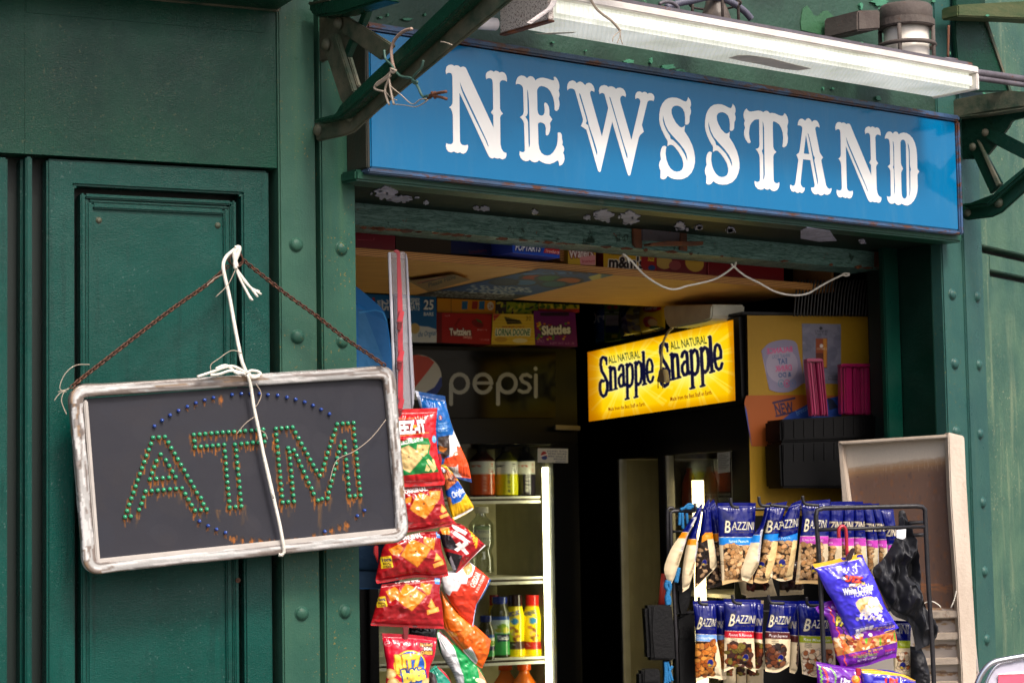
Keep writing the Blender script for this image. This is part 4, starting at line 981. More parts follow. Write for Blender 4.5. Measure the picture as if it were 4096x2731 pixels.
# card and poster taped under the shelf
zt_ = ZM(1400, 920, 2400, 1400, 2352)
def under(name, poly, art, mat, par, dz=.002, n=60):
    P = np.array(poly, float); u = np.linspace(0, 1, n)
    U, V = np.meshgrid(u, u); U, V = U[..., None], V[..., None]
    G = (1 - U) * (1 - V) * P[0] + U * (1 - V) * P[1] + U * V * P[2] + (1 - U) * V * P[3]
    W = np.array([hitz(p, zsb - dz, zt_) for p in G.reshape(-1, 2)])
    idx = np.arange(n * n).reshape(n, n)
    fc = np.stack([idx[:-1, :-1], idx[1:, :-1], idx[1:, 1:], idx[:-1, 1:]], -1).reshape(-1, 4)
    V2 = np.concatenate([W, W + [0, 0, .0012]]); cl = art.sample(G.reshape(-1, 2))
    return meshc(name, V2, np.concatenate([fc, fc[:, ::-1] + n * n]), np.concatenate([cl, cl]), mat, par)
a = Art(zt_, (560, 340, 2360, 690), (6, 74, 142))
a.poly([(580, 620), (800, 565), (1700, 615), (1480, 690), (560, 690)], (26, 26, 32))
a.text('TRADING DISPENSARY', 790, 600, 40, (170, 170, 170), 1560, .05, -.6); a.text('CART CONCENTRATE', 720, 630, 30, (150, 150, 150), 1400, .04, -.6)
a.text('5 FLAVORS', 1160, 560, 44, (190, 200, 210), 1720, .05, -.8, .02); a.text('2 SIZES', 1120, 590, 36, (190, 200, 210), 1560, .05, -.8, .02)
for cx, cy, c in ((1730, 450, (170, 50, 40)), (1880, 455, (30, 110, 70)), (2060, 475, (190, 90, 40)), (1640, 495, (40, 110, 170)), (1920, 510, (30, 100, 110)), (1450, 490, (40, 60, 90))):
    a.ell(cx, cy, 150, 34, (18, 40, 70)); a.ell(cx, cy, 110, 24, c)
a.poly([(2240, 440), (2360, 410), (2360, 495), (2290, 490)], (210, 200, 120))
a.line([(1600, 415), (2300, 400)], 14, (60, 120, 190)); a.text('C-SLIM', 1600, 428, 30, (30, 50, 90), 2250, -.02, -.9, .02)
tag(under('poster', [(1790, 366), (2480, 425), (1500, 662), (590, 620)], a, attrmat('poster_print', .5, 0, 0, 0, 40, .15), None), 'blue printed poster taped to the underside of the plywood shelf', 'poster')
a = Art(zt_, (540, 390, 1160, 600), (150, 112, 62)); a.line([(640, 500), (900, 440)], 16, (150, 60, 40)); a.line([(680, 498), (960, 432)], 8, (40, 30, 20))
a.text('Please Have', 740, 540, 42, (30, 24, 20), 1010, -.32, .2, .02)
tag(under('cardboard_notice', [(545, 480), (980, 418), (1130, 470), (740, 582)], a, M_paper, None, .012), 'brown cardboard notice hanging off the shelf underside with clear tape', 'notice')
# things standing on the shelf
def carton(name, zm, q, pl, off, depth, side, art, label, cat='box', group=None, mat=None, st=2.2):
    o = sheet(name, mat or M_print, zm, quad(*q), pl, off, art, st, depth=depth, side=side)
    return tag(o, label, cat, group)
GS = 'snack boxes on the plywood shelf'
a = Art(zt_, (1380, 60, 1990, 280), (20, 74, 196)); a.text('POPTARTS', 1555, 190, 66, (240, 240, 250), 1790, .06, .1, .03, edge=(10, 30, 110), ew=6)
a.poly([(1835, 170), (1970, 170), (1970, 232), (1820, 215)], (196, 34, 40)); a.text('Strawberry', 1836, 208, 32, (255, 255, 255), 1968, .12, .2)
carton('snack_box', zt_, [(1520, 60), (1975, 80), (1972, 265), (1530, 212)], F, SO + .05, .16, (60, 80, 190), a, 'bright blue pastry box overhanging the front of the plywood shelf', group=GS)
a = Art(zt_, (2040, 100, 2320, 340), (206, 168, 40)); a.text('Wafers', 2060, 262, 90, (236, 226, 220), 2290, -.05, 0, .03, edge=(130, 40, 40), ew=6); a.poly([(2160, 255), (2310, 235), (2310, 330), (2170, 335)], (222, 150, 150)); a.text('Strawberry', 2180, 308, 30, (170, 40, 60), 2305, -.04)
carton('snack_box', zt_, [(2050, 100), (2312, 120), (2312, 335), (2050, 322)], F, SO - .02, .1, (170, 130, 40), a, 'yellow wafer box with pink banner on the plywood shelf', group=GS)
a = Art(z5, (330, 120, 790, 380), (206, 160, 26)); a.text('PEANUT', 385, 245, 24, (60, 30, 20), 500, .06); a.text("m&m's", 378, 345, 92, (34, 18, 14), 665, .03, 0, .04, edge=(236, 228, 220), ew=5)
a.poly([(655, 120), (790, 120), (790, 380), (668, 380), (640, 330)], (150, 26, 26)); a.text('SIZE', 698, 292, 36, (226, 206, 50), 748, .05, .1, .03); a.ell(730, 350, 30, 22, (24, 60, 120))
carton('snack_box', z5, [(335, 130), (770, 165), (770, 385), (335, 350)], F, SO - .03, .1, (120, 30, 24), a, 'yellow and red candy box with large black letters on the plywood shelf', group=GS)
a = Art(z5, (760, 120, 1200, 440), (118, 30, 36)); a.ell(830, 300, 70, 60, (196, 160, 80), .3); a.ell(1080, 310, 80, 70, (206, 164, 62), .6); a.ell(920, 330, 50, 40, (150, 70, 70))
carton('snack_box', z5, [(772, 150), (1185, 180), (1185, 430), (772, 395)], F, SO - .035, .1, (100, 20, 24), a, 'maroon snack box showing pale crisps on the plywood shelf', group=GS)
a = Art(z5, (1180, 120, 1850, 520), (120, 14, 20)); a.line([(1195, 200), (1192, 420)], 3, (180, 90, 90))
carton('snack_box', z5, [(1188, 180), (1810, 240), (1810, 500), (1188, 430)], F, SO - .03, .12, (80, 10, 14), a, 'long plain dark red box at the right end of the plywood shelf', group=GS)
a = Art(zt_, (60, 0, 440, 180), (110, 18, 34)); a.line([(70, 90), (225, 95), (228, 70)], 4, (170, 80, 90))
carton('snack_box', zt_, [(-100, 10), (425, 30), (425, 190), (-100, 160)], F, SO - .02, .12, (70, 10, 20), a, 'dark crimson box at the left end of the plywood shelf', group=GS)
a = Art(zt_, (420, 0, 1400, 300), (64, 52, 38)); a.rect(950, 0, 1400, 300, (22, 30, 80)); a.text('Strawberry', 1120, 225, 36, (130, 40, 50), 1290, -.12)
carton('snack_box', zt_, [(432, 40), (1390, 110), (1390, 240), (432, 205)], F, SO - .06, .12, (40, 34, 30), a, 'dim brown and navy carton set back on the plywood shelf', group=GS)
slab(zt_, [(1975, 180), (2050, 188), (2052, 300), (1975, 290)], F, SO - .04, .08, 'wood_block', mpw.m, WS)
# hanging white twine
tw = thing('slack_twine', F.hit(z5((1400, 330)), -.27), 'white twine looped slackly under the hatch beam in two sags', 'twine')
tubes_px(z5, [[(505, 240), (535, 270), (560, 290), (600, 335), (650, 390), (700, 432), (760, 472), (830, 508), (900, 526), (960, 518), (1010, 500), (1080, 485), (1170, 465), (1250, 440), (1330, 395), (1400, 340)], [(1400, 335), (1440, 375), (1500, 420), (1560, 450), (1620, 480), (1680, 515), (1740, 545), (1830, 568), (1930, 574), (2010, 558), (2060, 530), (2110, 500), (2200, 450), (2290, 408)], [(490, 238), (525, 260), (545, 310)], [(1380, 318), (1405, 340), (1418, 305)], [(2280, 412), (2310, 395), (2345, 400)], [(2285, 405), (2320, 415), (2345, 408)]], F, -.275, .0036, 'cord', M_rope, tw)

# ------------------------------------------------------------------ back cooler with dark brand panel (frame PEP)
zt5 = ZM(1350, 900, 2750, 1850, 2311)
z30 = ZM(1820, 1780, 2240, 2280, 1317); z40 = ZM(1880, 2250, 2240, 2731, 1174)
PC = thing('drinks_cooler', PEP.hit(FU((1900, 2600))), 'tall black drinks cooler with an unlit dark pepsi panel above its lit glass door', 'cooler')
pS = lambda x, y=2200, off=0: PEP.S(x, y, off, FU); pZ = lambda x, y, off=0: PEP.Z(x, y, off, FU)
xl, xr = pS(1440), pS(2330)
zd = pZ(2000, 1775)                                   # door head
zc1 = pZ(1900, 1385)                                  # cooler top
gl, gr = pS(1500), pS(2222)
MB().box(PEP, xl, xr, zd, zc1, -.7, -.02).build('header', M_blackgl, PC, .004)
MB().box(PEP, gr, xr, 0, zd, -.7, -.02).build('side_frame', M_blackgl, PC, .004)
MB().box(PEP, xl, gl, 0, zd, -.7, -.02).build('side_frame', M_blackgl, PC, .004)
M_liner = plain('cooler_liner', (200, 192, 150), .5)
lin_ = MB()
lin_.add([PEP.P(a_, z_, o_) for a_, z_, o_ in ((gl, .3, -.6), (gr, .3, -.6), (gr, zd, -.6), (gl, zd, -.6))], [(0, 1, 2, 3)])
lin_.add([PEP.P(gr, .3, -.02), PEP.P(gr, .3, -.6), PEP.P(gr, zd, -.6), PEP.P(gr, zd, -.02)], [(0, 1, 2, 3)])
lin_.add([PEP.P(gl, .3, -.02), PEP.P(gl, .3, -.6), PEP.P(gl, zd, -.6), PEP.P(gl, zd, -.02)], [(0, 1, 2, 3)])
lin_.add([PEP.P(gl, zd, -.02), PEP.P(gr, zd, -.02), PEP.P(gr, zd, -.6), PEP.P(gl, zd, -.6)], [(0, 1, 2, 3)])
lin_.add([PEP.P(gl, .3, -.02), PEP.P(gr, .3, -.02), PEP.P(gr, .3, -.6), PEP.P(gl, .3, -.6)], [(0, 1, 2, 3)])
lin_.build('liner', M_liner, PC)
lt = MB()
lt.tube([PEP.P(pS(2196, 2700, -.07), .35, -.07), PEP.P(pS(2182, 1870, -.07), pZ(2182, 1868, -.07), -.07)], .0145, 12)
lt.build('lamp_tube', emitmat('cooler_tube', (255, 248, 208), 9), PC, smooth=True)
M_shelf = plain('cream_wire_shelf', (226, 222, 204), .4)
shz = []
for (xa, ya, xb, yb) in ((1884, 1986, 2163, 1983), (1950, 2311, 2176, 2303), (1920, 2637, 2184, 2621)):
    z_ = (pZ(xa, ya, -.12) + pZ(xb, yb, -.12)) / 2; shz.append(z_)
    t = MB()
    x1 = pS(xb, yb, -.12)
    t.box(PEP, gl + .01, x1, z_ - .009, z_, -.14, -.12); t.box(PEP, gl + .01, x1, z_ - .03, z_ - .018, -.14, -.12); 0
    t.box(PEP, gl + .01, x1 - .01, z_ - .009, z_ - .001, -.58, -.141)
    t = t.build('shelf', M_shelf, PC, .002)
    MB().box(PEP, gl + .01, x1 - .004, z_ - .0178, z_ - .0092, -.139, -.126).build('shelf_slot', plain('shelf_slot', (70, 56, 36), .6), t)
zz1 = pZ(1900, 2040)
MB().box(PEP, gl, gr, .3, zd, -.018, -.014).build('door_glass', glassmat('door_glass', (.93, .95, .93, 1), .05), PC)
for a0, a1 in ((gr - .008, gr + .03), (gl - .03, gl + .01)):
    MB().box(PEP, a0, a1, .25, zd, -.02, .01).build('door_frame', M_blackgl, PC, .003)
MB().box(PEP, gl - .03, gr + .03, zd + .0005, zd + .05, -.02, .0105).build('door_frame', M_blackgl, PC, .003)
hg = MB(); hg.ppoly(zt5, [(1440, 1318), (1605, 1325), (1605, 1355), (1440, 1350)], PEP, .03, .02); hg.build('hinge', plain('bright_hinge', (120, 116, 110), .3, .8), PC, .002)
a = Art(zt5, (480, 815, 1460, 1280), (13, 12, 11))
a.rect(480, 815, 1460, 870, (14, 14, 20))
a.ell(530, 1005, 158, 150, (200, 200, 196), 0, 1, 40)
a.poly([(400, 1005), (395, 870), (530, 856), (600, 872), (640, 905), (600, 960), (560, 1010), (520, 1060), (500, 1090), (440, 1060)], (200, 60, 34))
a.poly([(690, 1000), (690, 1060), (660, 1110), (610, 1145), (560, 1155), (590, 1100), (640, 1070), (660, 1040), (675, 1010)], (24, 50, 140))
wc, sw = (170, 172, 168), 26
def arc(cx, cy, rx, ry, t0, t1, n=18): return [(cx + rx * math.cos(math.radians(t0 + (t1 - t0) * i / n)), cy + ry * math.sin(math.radians(t0 + (t1 - t0) * i / n))) for i in range(n + 1)]
a.line(arc(806, 1045, 56, 60, 0, 360), sw, wc); a.line([(750, 1045), (750, 1180)], sw, wc)
a.line(arc(960, 1045, 56, 60, 25, 360), sw, wc); a.line([(904, 1042), (1016, 1042)], 20, wc)
a.line(arc(1122, 1045, 56, 60, 0, 360), sw, wc); a.line([(1060, 1045), (1060, 1180)], sw, wc)
a.line([(1275, 1000), (1255, 988), (1225, 990), (1210, 1010), (1222, 1032), (1260, 1050), (1272, 1075), (1255, 1098), (1225, 1103), (1200, 1092)], 23, wc)
a.line([(1310, 992), (1310, 1130)], sw, wc); a.ell(1308, 948, 14, 14, wc)
sheet('brand_panel', attrmat('panel_film', .1, 0, 0, 0, 40, .14), zt5, quad((490, 822), (1440, 838), (1440, 1272), (490, 1272)), PEP, .0, a, 2.2, depth=.015, side=(10, 10, 10), parent=PC)
a = Art(zt5, (1310, 1460, 1540, 1600), (206, 206, 202)); a.ell(1363, 1520, 20, 28, (170, 40, 40)); a.ell(1366, 1535, 18, 14, (40, 60, 140)); a.line([(1345, 1525), (1385, 1512)], 8, (240, 240, 240))
for i, (x0, x1) in enumerate(((1385, 1515), (1390, 1512), (1392, 1510), (1430, 1510), (1440, 1510))): a.text('PEPSI SALES AND SERVICE'[:9 + i * 2], x0, 1498 + i * 17, 11, (60, 70, 110), x1)
sheet('service_sticker', M_paper, zt5, quad((1322, 1473), (1522, 1476), (1522, 1570), (1322, 1566)), PEP, .0115, a, 2, depth=.001, side=(200, 200, 200), parent=PC)
# bottles
def bottle(zm, cx, ybot, prof, art, label, off=-.2, mat=None, group=None, name='drink_bottle'):
    """prof: list of (half width px, y px); art in the zoom, wrapped on the near half"""
    dep = PEP.hit(zm((cx, ybot)), off)[1]; u = zm.s * dep / FPX
    c = PEP.hit(zm((cx, ybot)), off)
    n, pr = 28, []
    P = np.array(prof, float); ys = np.linspace(P[0, 1], P[-1, 1], 70)
    rs = np.interp(ys, P[:, 1], P[:, 0]) * 1.07
    V, Cc = [], []
    th = np.linspace(-math.pi, math.pi, n, endpoint=False)
    view = -np.array([c[0], c[1] - 0, 0]); view /= np.linalg.norm(view); sd = np.array([-view[1], view[0], 0])
    for r, y in zip(rs, ys):
        z = c[2] + (ybot - y) * u
        for t in th:
            p = np.array([c[0], c[1], 0]) + r * u * (math.cos(t) * view + math.sin(t) * sd); V.append([p[0], p[1], z])
            px = cx + r * .96 * math.sin(t); Cc.append((px, y))
    V = np.array(V); col = art.sample(np.array(Cc))
    m = len(ys); idx = np.arange(m * n).reshape(m, n); nx = np.roll(idx, -1, 1)
    fc = np.stack([idx[:-1], nx[:-1], nx[1:], idx[1:]], -1).reshape(-1, 4)
    o = meshc(name, V, fc, col, mat or M_bottle); return tag(o, label, 'bottle', group)
def sp(*a): return list(a)
GB = 'bottles in the drinks cooler'
def vit(cx, x0, x1, juice, band, label, txt, tc, sc):
    a = Art(z30, (x0 - 10, 20, x1 + 10, 660), juice); a.rect(x0 - 10, 20, x1 + 10, 200, [j * .45 for j in juice]); a.rect(x0 - 10, 20, x1 + 10, 90, (30, 28, 24))
    a.rect(x0 - 10, 203, x1 + 10, 365, (222, 220, 208)); a.text('zero', x0 + 20, 280, 46, sc, x0 + 120); a.rect(x0 - 10, 365, x1 + 10, 620, band)
    a.text(txt, x1 - 90, 600, 44, tc, x1 + 150, -math.pi / 2, 0, .03); a.text('20 oz', x1 - 30, 350, 34, sc, x1 + 90, -math.pi / 2)
    a.rect(x0 - 10, 620, x1 + 10, 660, [j * .6 for j in juice])
    w = (x1 - x0) / 2
    bottle(z30, cx, 648, sp((w * .35, 20), (w * .38, 90), (w * .5, 110), (w * .95, 180), (w, 215), (w, 620), (w * .92, 645)), a, label, -.22, None, GB)
vit(345, 195, 498, (150, 60, 24), (222, 86, 26), 'orange vitamin drink bottle with white top band on the upper cooler shelf', 'vitaminwater', (246, 190, 150), (214, 80, 50))
vit(648, 510, 788, (176, 170, 20), (222, 216, 20), 'yellow vitamin drink bottle on the upper cooler shelf', 'vitaminwater', (30, 40, 40), (40, 40, 40))
vit(905, 790, 1020, (36, 30, 40), (38, 32, 44), 'dark purple vitamin drink bottle rightmost on the upper cooler shelf', 'vitaminwater', (236, 232, 220), (200, 70, 50))
M_pet = glassmat('clear_bottle_plastic', (.72, .76, .68, 1), .22, .08)
def clear(cx, label):
    w = 140
    a = Art(z30, (cx - 170, 750, cx + 170, 1620), (150, 150, 130))
    o = bottle(z30, cx, 1590, sp((52, 845), (60, 900), (110, 950), (145, 1000), (148, 1250), (120, 1330), (140, 1420), (145, 1590)), a, label, -.22, M_pet, 'clear water bottles on the middle cooler shelf')
    c = PEP.hit(z30((cx, 850)), -.22); u = z30.s * c[1] / FPX
    cp = MB().lathe((c[0], c[1], c[2]), [(84 * u, 0), (86 * u, 10 * u), (84 * u, 72 * u), (70 * u, 78 * u)], 20).build('cap', plain('white_cap', (206, 200, 186), .4), o, smooth=True)
    a2 = Art(z30, (cx - 150, 1000, cx + 150, 1290), (150, 150, 128)); a2.rect(cx - 150, 1000, cx + 150, 1060, (100, 118, 80)); 
    for k in range(8): a2.text('PURE SPRING'[k:k + 4], cx - 110 + (k % 4) * 60, 1100 + (k // 4) * 90, 40, (96, 100, 96))
    sheet('paper_label', M_paper, z30, quad((cx - 100, 1010), (cx + 100, 1010), (cx + 100, 1250), (cx - 100, 1250)), PEP, -.16, a2, 3, .01, parent=o)
clear(335, 'clear bottle with white cap standing on the middle cooler shelf')
a = Art(z40, (225, 440, 530, 1260), (64, 62, 30)); a.rect(225, 440, 530, 540, (28, 44, 120)); a.rect(225, 700, 530, 745, (40, 76, 150)); a.rect(225, 745, 530, 800, (190, 206, 206)); a.rect(225, 800, 530, 915, (206, 220, 190)); a.ell(430, 850, 70, 56, (130, 170, 40)); a.ell(470, 880, 40, 40, (206, 196, 60)); a.ell(380, 880, 40, 30, (180, 180, 60))
a.rect(225, 915, 530, 1190, (60, 160, 80)); a.poly([(355, 935), (510, 925), (510, 1015), (360, 1030)], (26, 34, 70)); a.text('Naked', 375, 1005, 60, (240, 240, 240), 508, -.06, 0, .02); a.rect(225, 1190, 530, 1260, (50, 52, 26))
bottle(z40, 400, 1245, sp((92, 455), (94, 530), (80, 545), (112, 640), (116, 700), (116, 1230), (108, 1245)), a, 'large green juice bottle with blue cap on the lower cooler shelf', -.2, None, GB)
a = Art(z40, (60, 680, 340, 1280), (60, 56, 26)); a.rect(60, 680, 340, 775, (26, 40, 110)); a.rect(60, 940, 340, 975, (40, 76, 150)); a.rect(60, 975, 340, 1080, (200, 214, 190)); a.ell(290, 1045, 40, 34, (120, 160, 40)); a.rect(60, 1080, 340, 1215, (60, 150, 80)); a.rect(240, 1085, 340, 1140, (40, 40, 80))
bottle(z40, 215, 1260, sp((72, 695), (74, 770), (64, 782), (98, 880), (104, 940), (104, 1240), (98, 1260)), a, 'small green juice bottle half behind the hanging bags on the lower cooler shelf', -.14, None, GB)
def shake(cx, cap, capx, body, label, banner, off):
    x0, x1, y0 = body
    a = Art(z40, (x0 - 10, 400, x1 + 20, 1260), (244, 218, 16)); a.rect(x0 - 10, 400, x1 + 20, y0, cap)
    a.text('NESQUIK', x0 + 5, y0 + 130, 52, (70, 70, 130), x0 + 165, -.22, .2, .05); a.ell(cx + 5, y0 + 185, 44, 46, (60, 130, 180))
    for k in range(7): a.ell(cx - 30 + (k * 53) % 90, y0 + 270 + k * 36, 34, 22, ((190, 120, 60), (140, 80, 40), (236, 190, 110))[k % 3], k)
    a.rect(x0 - 10, 1020, x1 + 20, 1120, banner); a.text('MILK', x0 + 30, 1075, 30, (250, 240, 230), x0 + 90)
    w = (x1 - x0) / 2 * 1.1; hc = capx / 2
    bottle(z40, (x0 + x1) / 2, 1225, sp((hc, 430), (hc, y0 - 4), (hc * .98, y0), (w * .95, y0 + 110), (w, y0 + 170), (w * .93, y0 + 330), (w * .9, 1040), (w, 1130), (w, 1215), (w * .95, 1225)), a, label, off, None, GB)
shake(585, (40, 24, 20), 180, (495, 705, 578), 'yellow chocolate milk bottle with dark cap beside the red capped one', (70, 40, 26), -.2)
shake(825, (206, 34, 26), 180, (710, 955, 568), 'yellow milk bottle with red cap at the right of the lower cooler shelf', (190, 40, 30), -.2)
for cx, lab, off in ((715, 'orange soda bottle below the lowest visible cooler shelf, cut by the frame', -.2), (470, 'second orange soda bottle behind the hanging bags at the bottom of the cooler', -.32)):
    a = Art(z40, (cx - 180, 1300, cx + 180, 1900), (206, 98, 18)); a.rect(cx - 180, 1300, cx + 180, 1405, (230, 84, 20))
    bottle(z40, cx, 1850, sp((84, 1332), (86, 1400), (60, 1410), (70, 1450), (140, 1560), (148, 1620), (148, 1850)), a, lab, off, None, GB)
for cx, c in ((330, (150, 26, 20)), (560, (150, 26, 20)), (650, (160, 28, 22))):
    a = Art(z40, (cx - 80, 400, cx + 80, 1260), (190, 160, 24)); a.rect(cx - 80, 400, cx + 80, 560, c)
    bottle(z40, cx, 1225, sp((62, 430), (62, 555), (75, 640), (78, 1225)), a, 'red capped milk bottle in the back row of the lower cooler shelf', -.38, None, 'red capped bottles in the back row of the cooler')

# boxes standing on the cooler (frame PEP)
GT_ = 'boxes on top of the drinks cooler'
zc2 = ZM(1400, 920, 2400, 1400, 2352)
MB().box(PEP, xl, pS(2260), pZ(1900, 1376, .06), pZ(1900, 1368, .06), -.3, .06).build('top_ledge', M_blackgl, PC, .002)
a = Art(zc2, (560, 600, 830, 1070), (24, 108, 176)); a.poly([(570, 940), (640, 900), (740, 910), (830, 940), (830, 1070), (560, 1070)], (226, 232, 238)); a.text('CRISPIES', 520, 690, 52, (244, 244, 244), 655, .02, 0, .03); a.text('TREATS', 520, 752, 66, (244, 244, 244), 655, .02, 0, .03); a.text('25', 690, 745, 92, (250, 250, 250), 785, .02, .05, .03, edge=(10, 70, 130), ew=6); a.text('BARS', 692, 805, 34, (250, 250, 250), 785, .02, .05, .03); a.ell(610, 925, 46, 50, (226, 196, 130)); a.text('the Original', 638, 1005, 52, (30, 100, 170), 805, -.1, .3)
carton('snack_box', zc2, [(480, 610), (812, 630), (815, 1060), (480, 1055)], PEP, .08, .2, (30, 90, 150), a, 'blue box lettered 25 BARS on the cooler beside the red box', group=GT_)
a = Art(zc2, (150, 590, 380, 850), (26, 116, 186)); a.text('25', 300, 655, 66, (246, 246, 246), 405, math.pi / 2, 0, .04); a.text('BARS', 258, 660, 34, (246, 246, 246), 335, math.pi / 2, 0, .03); a.ell(222, 660, 14, 28, (190, 60, 60))
carton('snack_box', zc2, [(140, 600), (368, 612), (368, 830), (140, 815)], PEP, .05, .2, (30, 90, 150), a, 'light blue box with sideways 25 on the cooler, behind the plastic sheath', group=GT_)
a = Art(zc2, (815, 640, 1380, 800), (224, 148, 24)); a.line([(952, 640), (952, 800)], 6, (150, 90, 20))
for x, c in ((1085, (40, 110, 170)), (1180, (170, 50, 40)), (1245, (40, 110, 170))): a.poly([(x - 30, 670), (x + 24, 668), (x + 18, 745), (x - 34, 745)], c)
a.ell(1322, 715, 30, 40, (226, 216, 200)); a.text('24', 1305, 735, 40, (170, 60, 50), 1342)
carton('snack_box', zc2, [(820, 640), (1368, 665), (1366, 790), (822, 782)], PEP, .05, .16, (170, 110, 24), a, 'orange box of small bars stacked on the red candy box', group=GT_)
a = Art(zc2, (810, 770, 1345, 1085), (178, 24, 28)); a.rect(810, 770, 864, 1085, (120, 14, 22)); a.text('Twizzlers', 938, 988, 66, (250, 246, 240), 1140, 0, -.05, .05, edge=(110, 10, 16), ew=5); a.text('twists', 1062, 1018, 34, (250, 200, 190), 1148, .04, 0, .02); a.text('strawberry', 1198, 945, 20, (250, 220, 210), 1290); a.ell(1200, 880, 60, 34, (130, 16, 24), .4); a.poly([(1020, 830), (1050, 830), (1000, 900), (1010, 930), (980, 900)], (140, 10, 20)); a.poly([(1180, 830), (1230, 850), (1250, 880), (1200, 860)], (60, 90, 40)); a.text('7 OZ 10 PACK', 1215, 1040, 16, (240, 190, 180), 1310); a.text('VALUE', 890, 815, 18, (240, 200, 190), 940)
carton('snack_box', zc2, [(815, 776), (1337, 790), (1328, 1076), (815, 1058)], PEP, .07, .16, (120, 14, 22), a, 'red candy box lettered Twizzlers on the cooler', group=GT_)
a = Art(zc2, (1325, 770, 1755, 1090), (232, 196, 60)); a.poly([(1345, 790), (1420, 790), (1350, 860)], (180, 40, 44)); a.poly([(1450, 815), (1600, 850), (1620, 880), (1480, 885)], (40, 30, 20)); a.text('30', 1655, 850, 44, (120, 80, 20), 1705); a.text('LORNA DOONE', 1370, 990, 62, (30, 110, 60), 1690, .0, .1, .02, edge=(250, 246, 220), ew=6)
for k in range(10): a.line([(1340, 800 + k * 30), (1740, 810 + k * 30)], 6, (246, 224, 130), .5)
a.text('LORNA DOONE', 1370, 990, 62, (30, 110, 60), 1690, .0, .1, .02, edge=(250, 246, 220), ew=6); a.ell(1420, 1030, 60, 24, (206, 160, 60)); a.ell(1600, 1040, 70, 22, (240, 226, 180)); a.text('SHORTBREAD COOKIES', 1430, 918, 18, (150, 60, 40), 1640)
carton('snack_box', zc2, [(1345, 786), (1725, 792), (1742, 1080), (1330, 1074)], PEP, .075, .16, (190, 150, 40), a, 'yellow shortbread box lettered Lorna Doone between the red and purple boxes', group=GT_)
a = Art(zc2, (1720, 750, 2150, 1110), (112, 24, 120)); a.rect(1790, 775, 2060, 808, (40, 14, 50)); a.text('Skittles', 1805, 985, 84, (240, 240, 244), 2078, -.06, 0, .05, edge=(40, 20, 60), ew=6)
gq = random.Random(5)
for _ in range(40): a.ell(gq.choice([gq.uniform(1755, 1830), gq.uniform(1850, 2080)]), gq.uniform(870, 1030), 11, 9, gq.choice([(200, 40, 40), (220, 190, 30), (60, 150, 50), (220, 120, 30)]))
a.text('Skittles', 1805, 985, 84, (240, 240, 244), 2078, -.06, 0, .05, edge=(40, 20, 60), ew=6); a.text('36 PACK', 1758, 1060, 34, (180, 130, 190), 1830); a.text('NET WT 4.9 LB', 1885, 1075, 20, (180, 130, 190), 2110)
carton('snack_box', zc2, [(1727, 758), (2120, 775), (2140, 1098), (1745, 1082)], PEP, .07, .16, (70, 14, 80), a, 'purple candy box lettered Skittles at the right end of the cooler', group=GT_)
a = Art(zc2, (1360, 660, 1780, 800), (150, 164, 40)); a.rect(1360, 660, 1470, 800, (60, 50, 60))
for k in range(30): a.ell(gq.uniform(1380, 1770), gq.uniform(670, 790), 26, 10, gq.choice([(40, 90, 40), (60, 40, 60), (200, 190, 60), (90, 130, 40)]), gq.uniform(0, 3))
carton('snack_box', zc2, [(1370, 670), (1770, 690), (1768, 790), (1372, 785)], PEP, .05, .16, (70, 80, 30), a, 'green and yellow sour candy box stacked on the shortbread box', group=GT_)
a = Art(zc2, (1760, 670, 2170, 800), (206, 60, 70)); a.rect(1760, 670, 2170, 740, (190, 180, 50))
for k in range(24): a.ell(gq.uniform(1790, 2140), gq.uniform(700, 735), 22, 12, gq.choice([(60, 90, 30), (220, 200, 60), (90, 120, 40)]), gq.uniform(0, 3))
carton('snack_box', zc2, [(1775, 690), (2158, 705), (2156, 774), (1775, 760)], PEP, .05, .16, (150, 40, 50), a, 'red and lime candy box stacked on the purple box', group=GT_)

# ------------------------------------------------------------------ side cooler with lit yellow sign (frame SNP)
zs = ZM(2300, 1180, 3000, 1740, 1960); z80 = ZM(2350, 1750, 3250, 2731, 1439)
SC_ = thing('drinks_cooler', SNP.hit(FU((2650, 2600))), 'black glass door drinks cooler with lit yellow Snapple sign, facing left', 'cooler')
S0 = SNP.S(2318, 1700, 0, FU); S1 = SNP.S(2990, 1700, 0, FU)
hS = lambda x, y=2200, off=0: SNP.S(x, y, off, FU); hZ = lambda x, y, off=0: SNP.Z(x, y, off, FU)
ztop = hZ(2942, 1255); zsg0 = hZ(2945, 1612); 
zgt = hZ(2930, 1800)
g0, g1 = hS(2480), hS(2922, 2200)
MB().box(SNP, S0, S1, zgt, ztop, -.62, -.012).build('header', M_blackgl, SC_, .004)
MB().box(SNP, S0, g0, 0, zgt, -.62, -.012).build('side_frame', M_blackgl, SC_, .004)
MB().box(SNP, g1, S1, 0, zgt, -.62, -.012).build('side_frame', M_blackgl, SC_, .004)
lin_ = MB()
for q_ in (((g0, .3, -.5), (g1, .3, -.5), (g1, zgt, -.5), (g0, zgt, -.5)), ((g1, .3, -.012), (g1, .3, -.5), (g1, zgt, -.5), (g1, zgt, -.012)), ((g0, .3, -.012), (g0, .3, -.5), (g0, zgt, -.5), (g0, zgt, -.012)), ((g0, zgt, -.012), (g1, zgt, -.012), (g1, zgt, -.5), (g0, zgt, -.5)), ((g0, .3, -.012), (g1, .3, -.012), (g1, .3, -.5), (g0, .3, -.5))):
    lin_.add([SNP.P(*t) for t in q_], [(0, 1, 2, 3)])
lin_.build('liner', plain('side_cooler_liner', (186, 180, 150), .5), SC_)
gm0, gm1 = hS(2646), hS(2672)
MB().box(SNP, gm0, gm1, .3, zgt, -.04, .008).build('door_mullion', M_blackgl, SC_, .003)
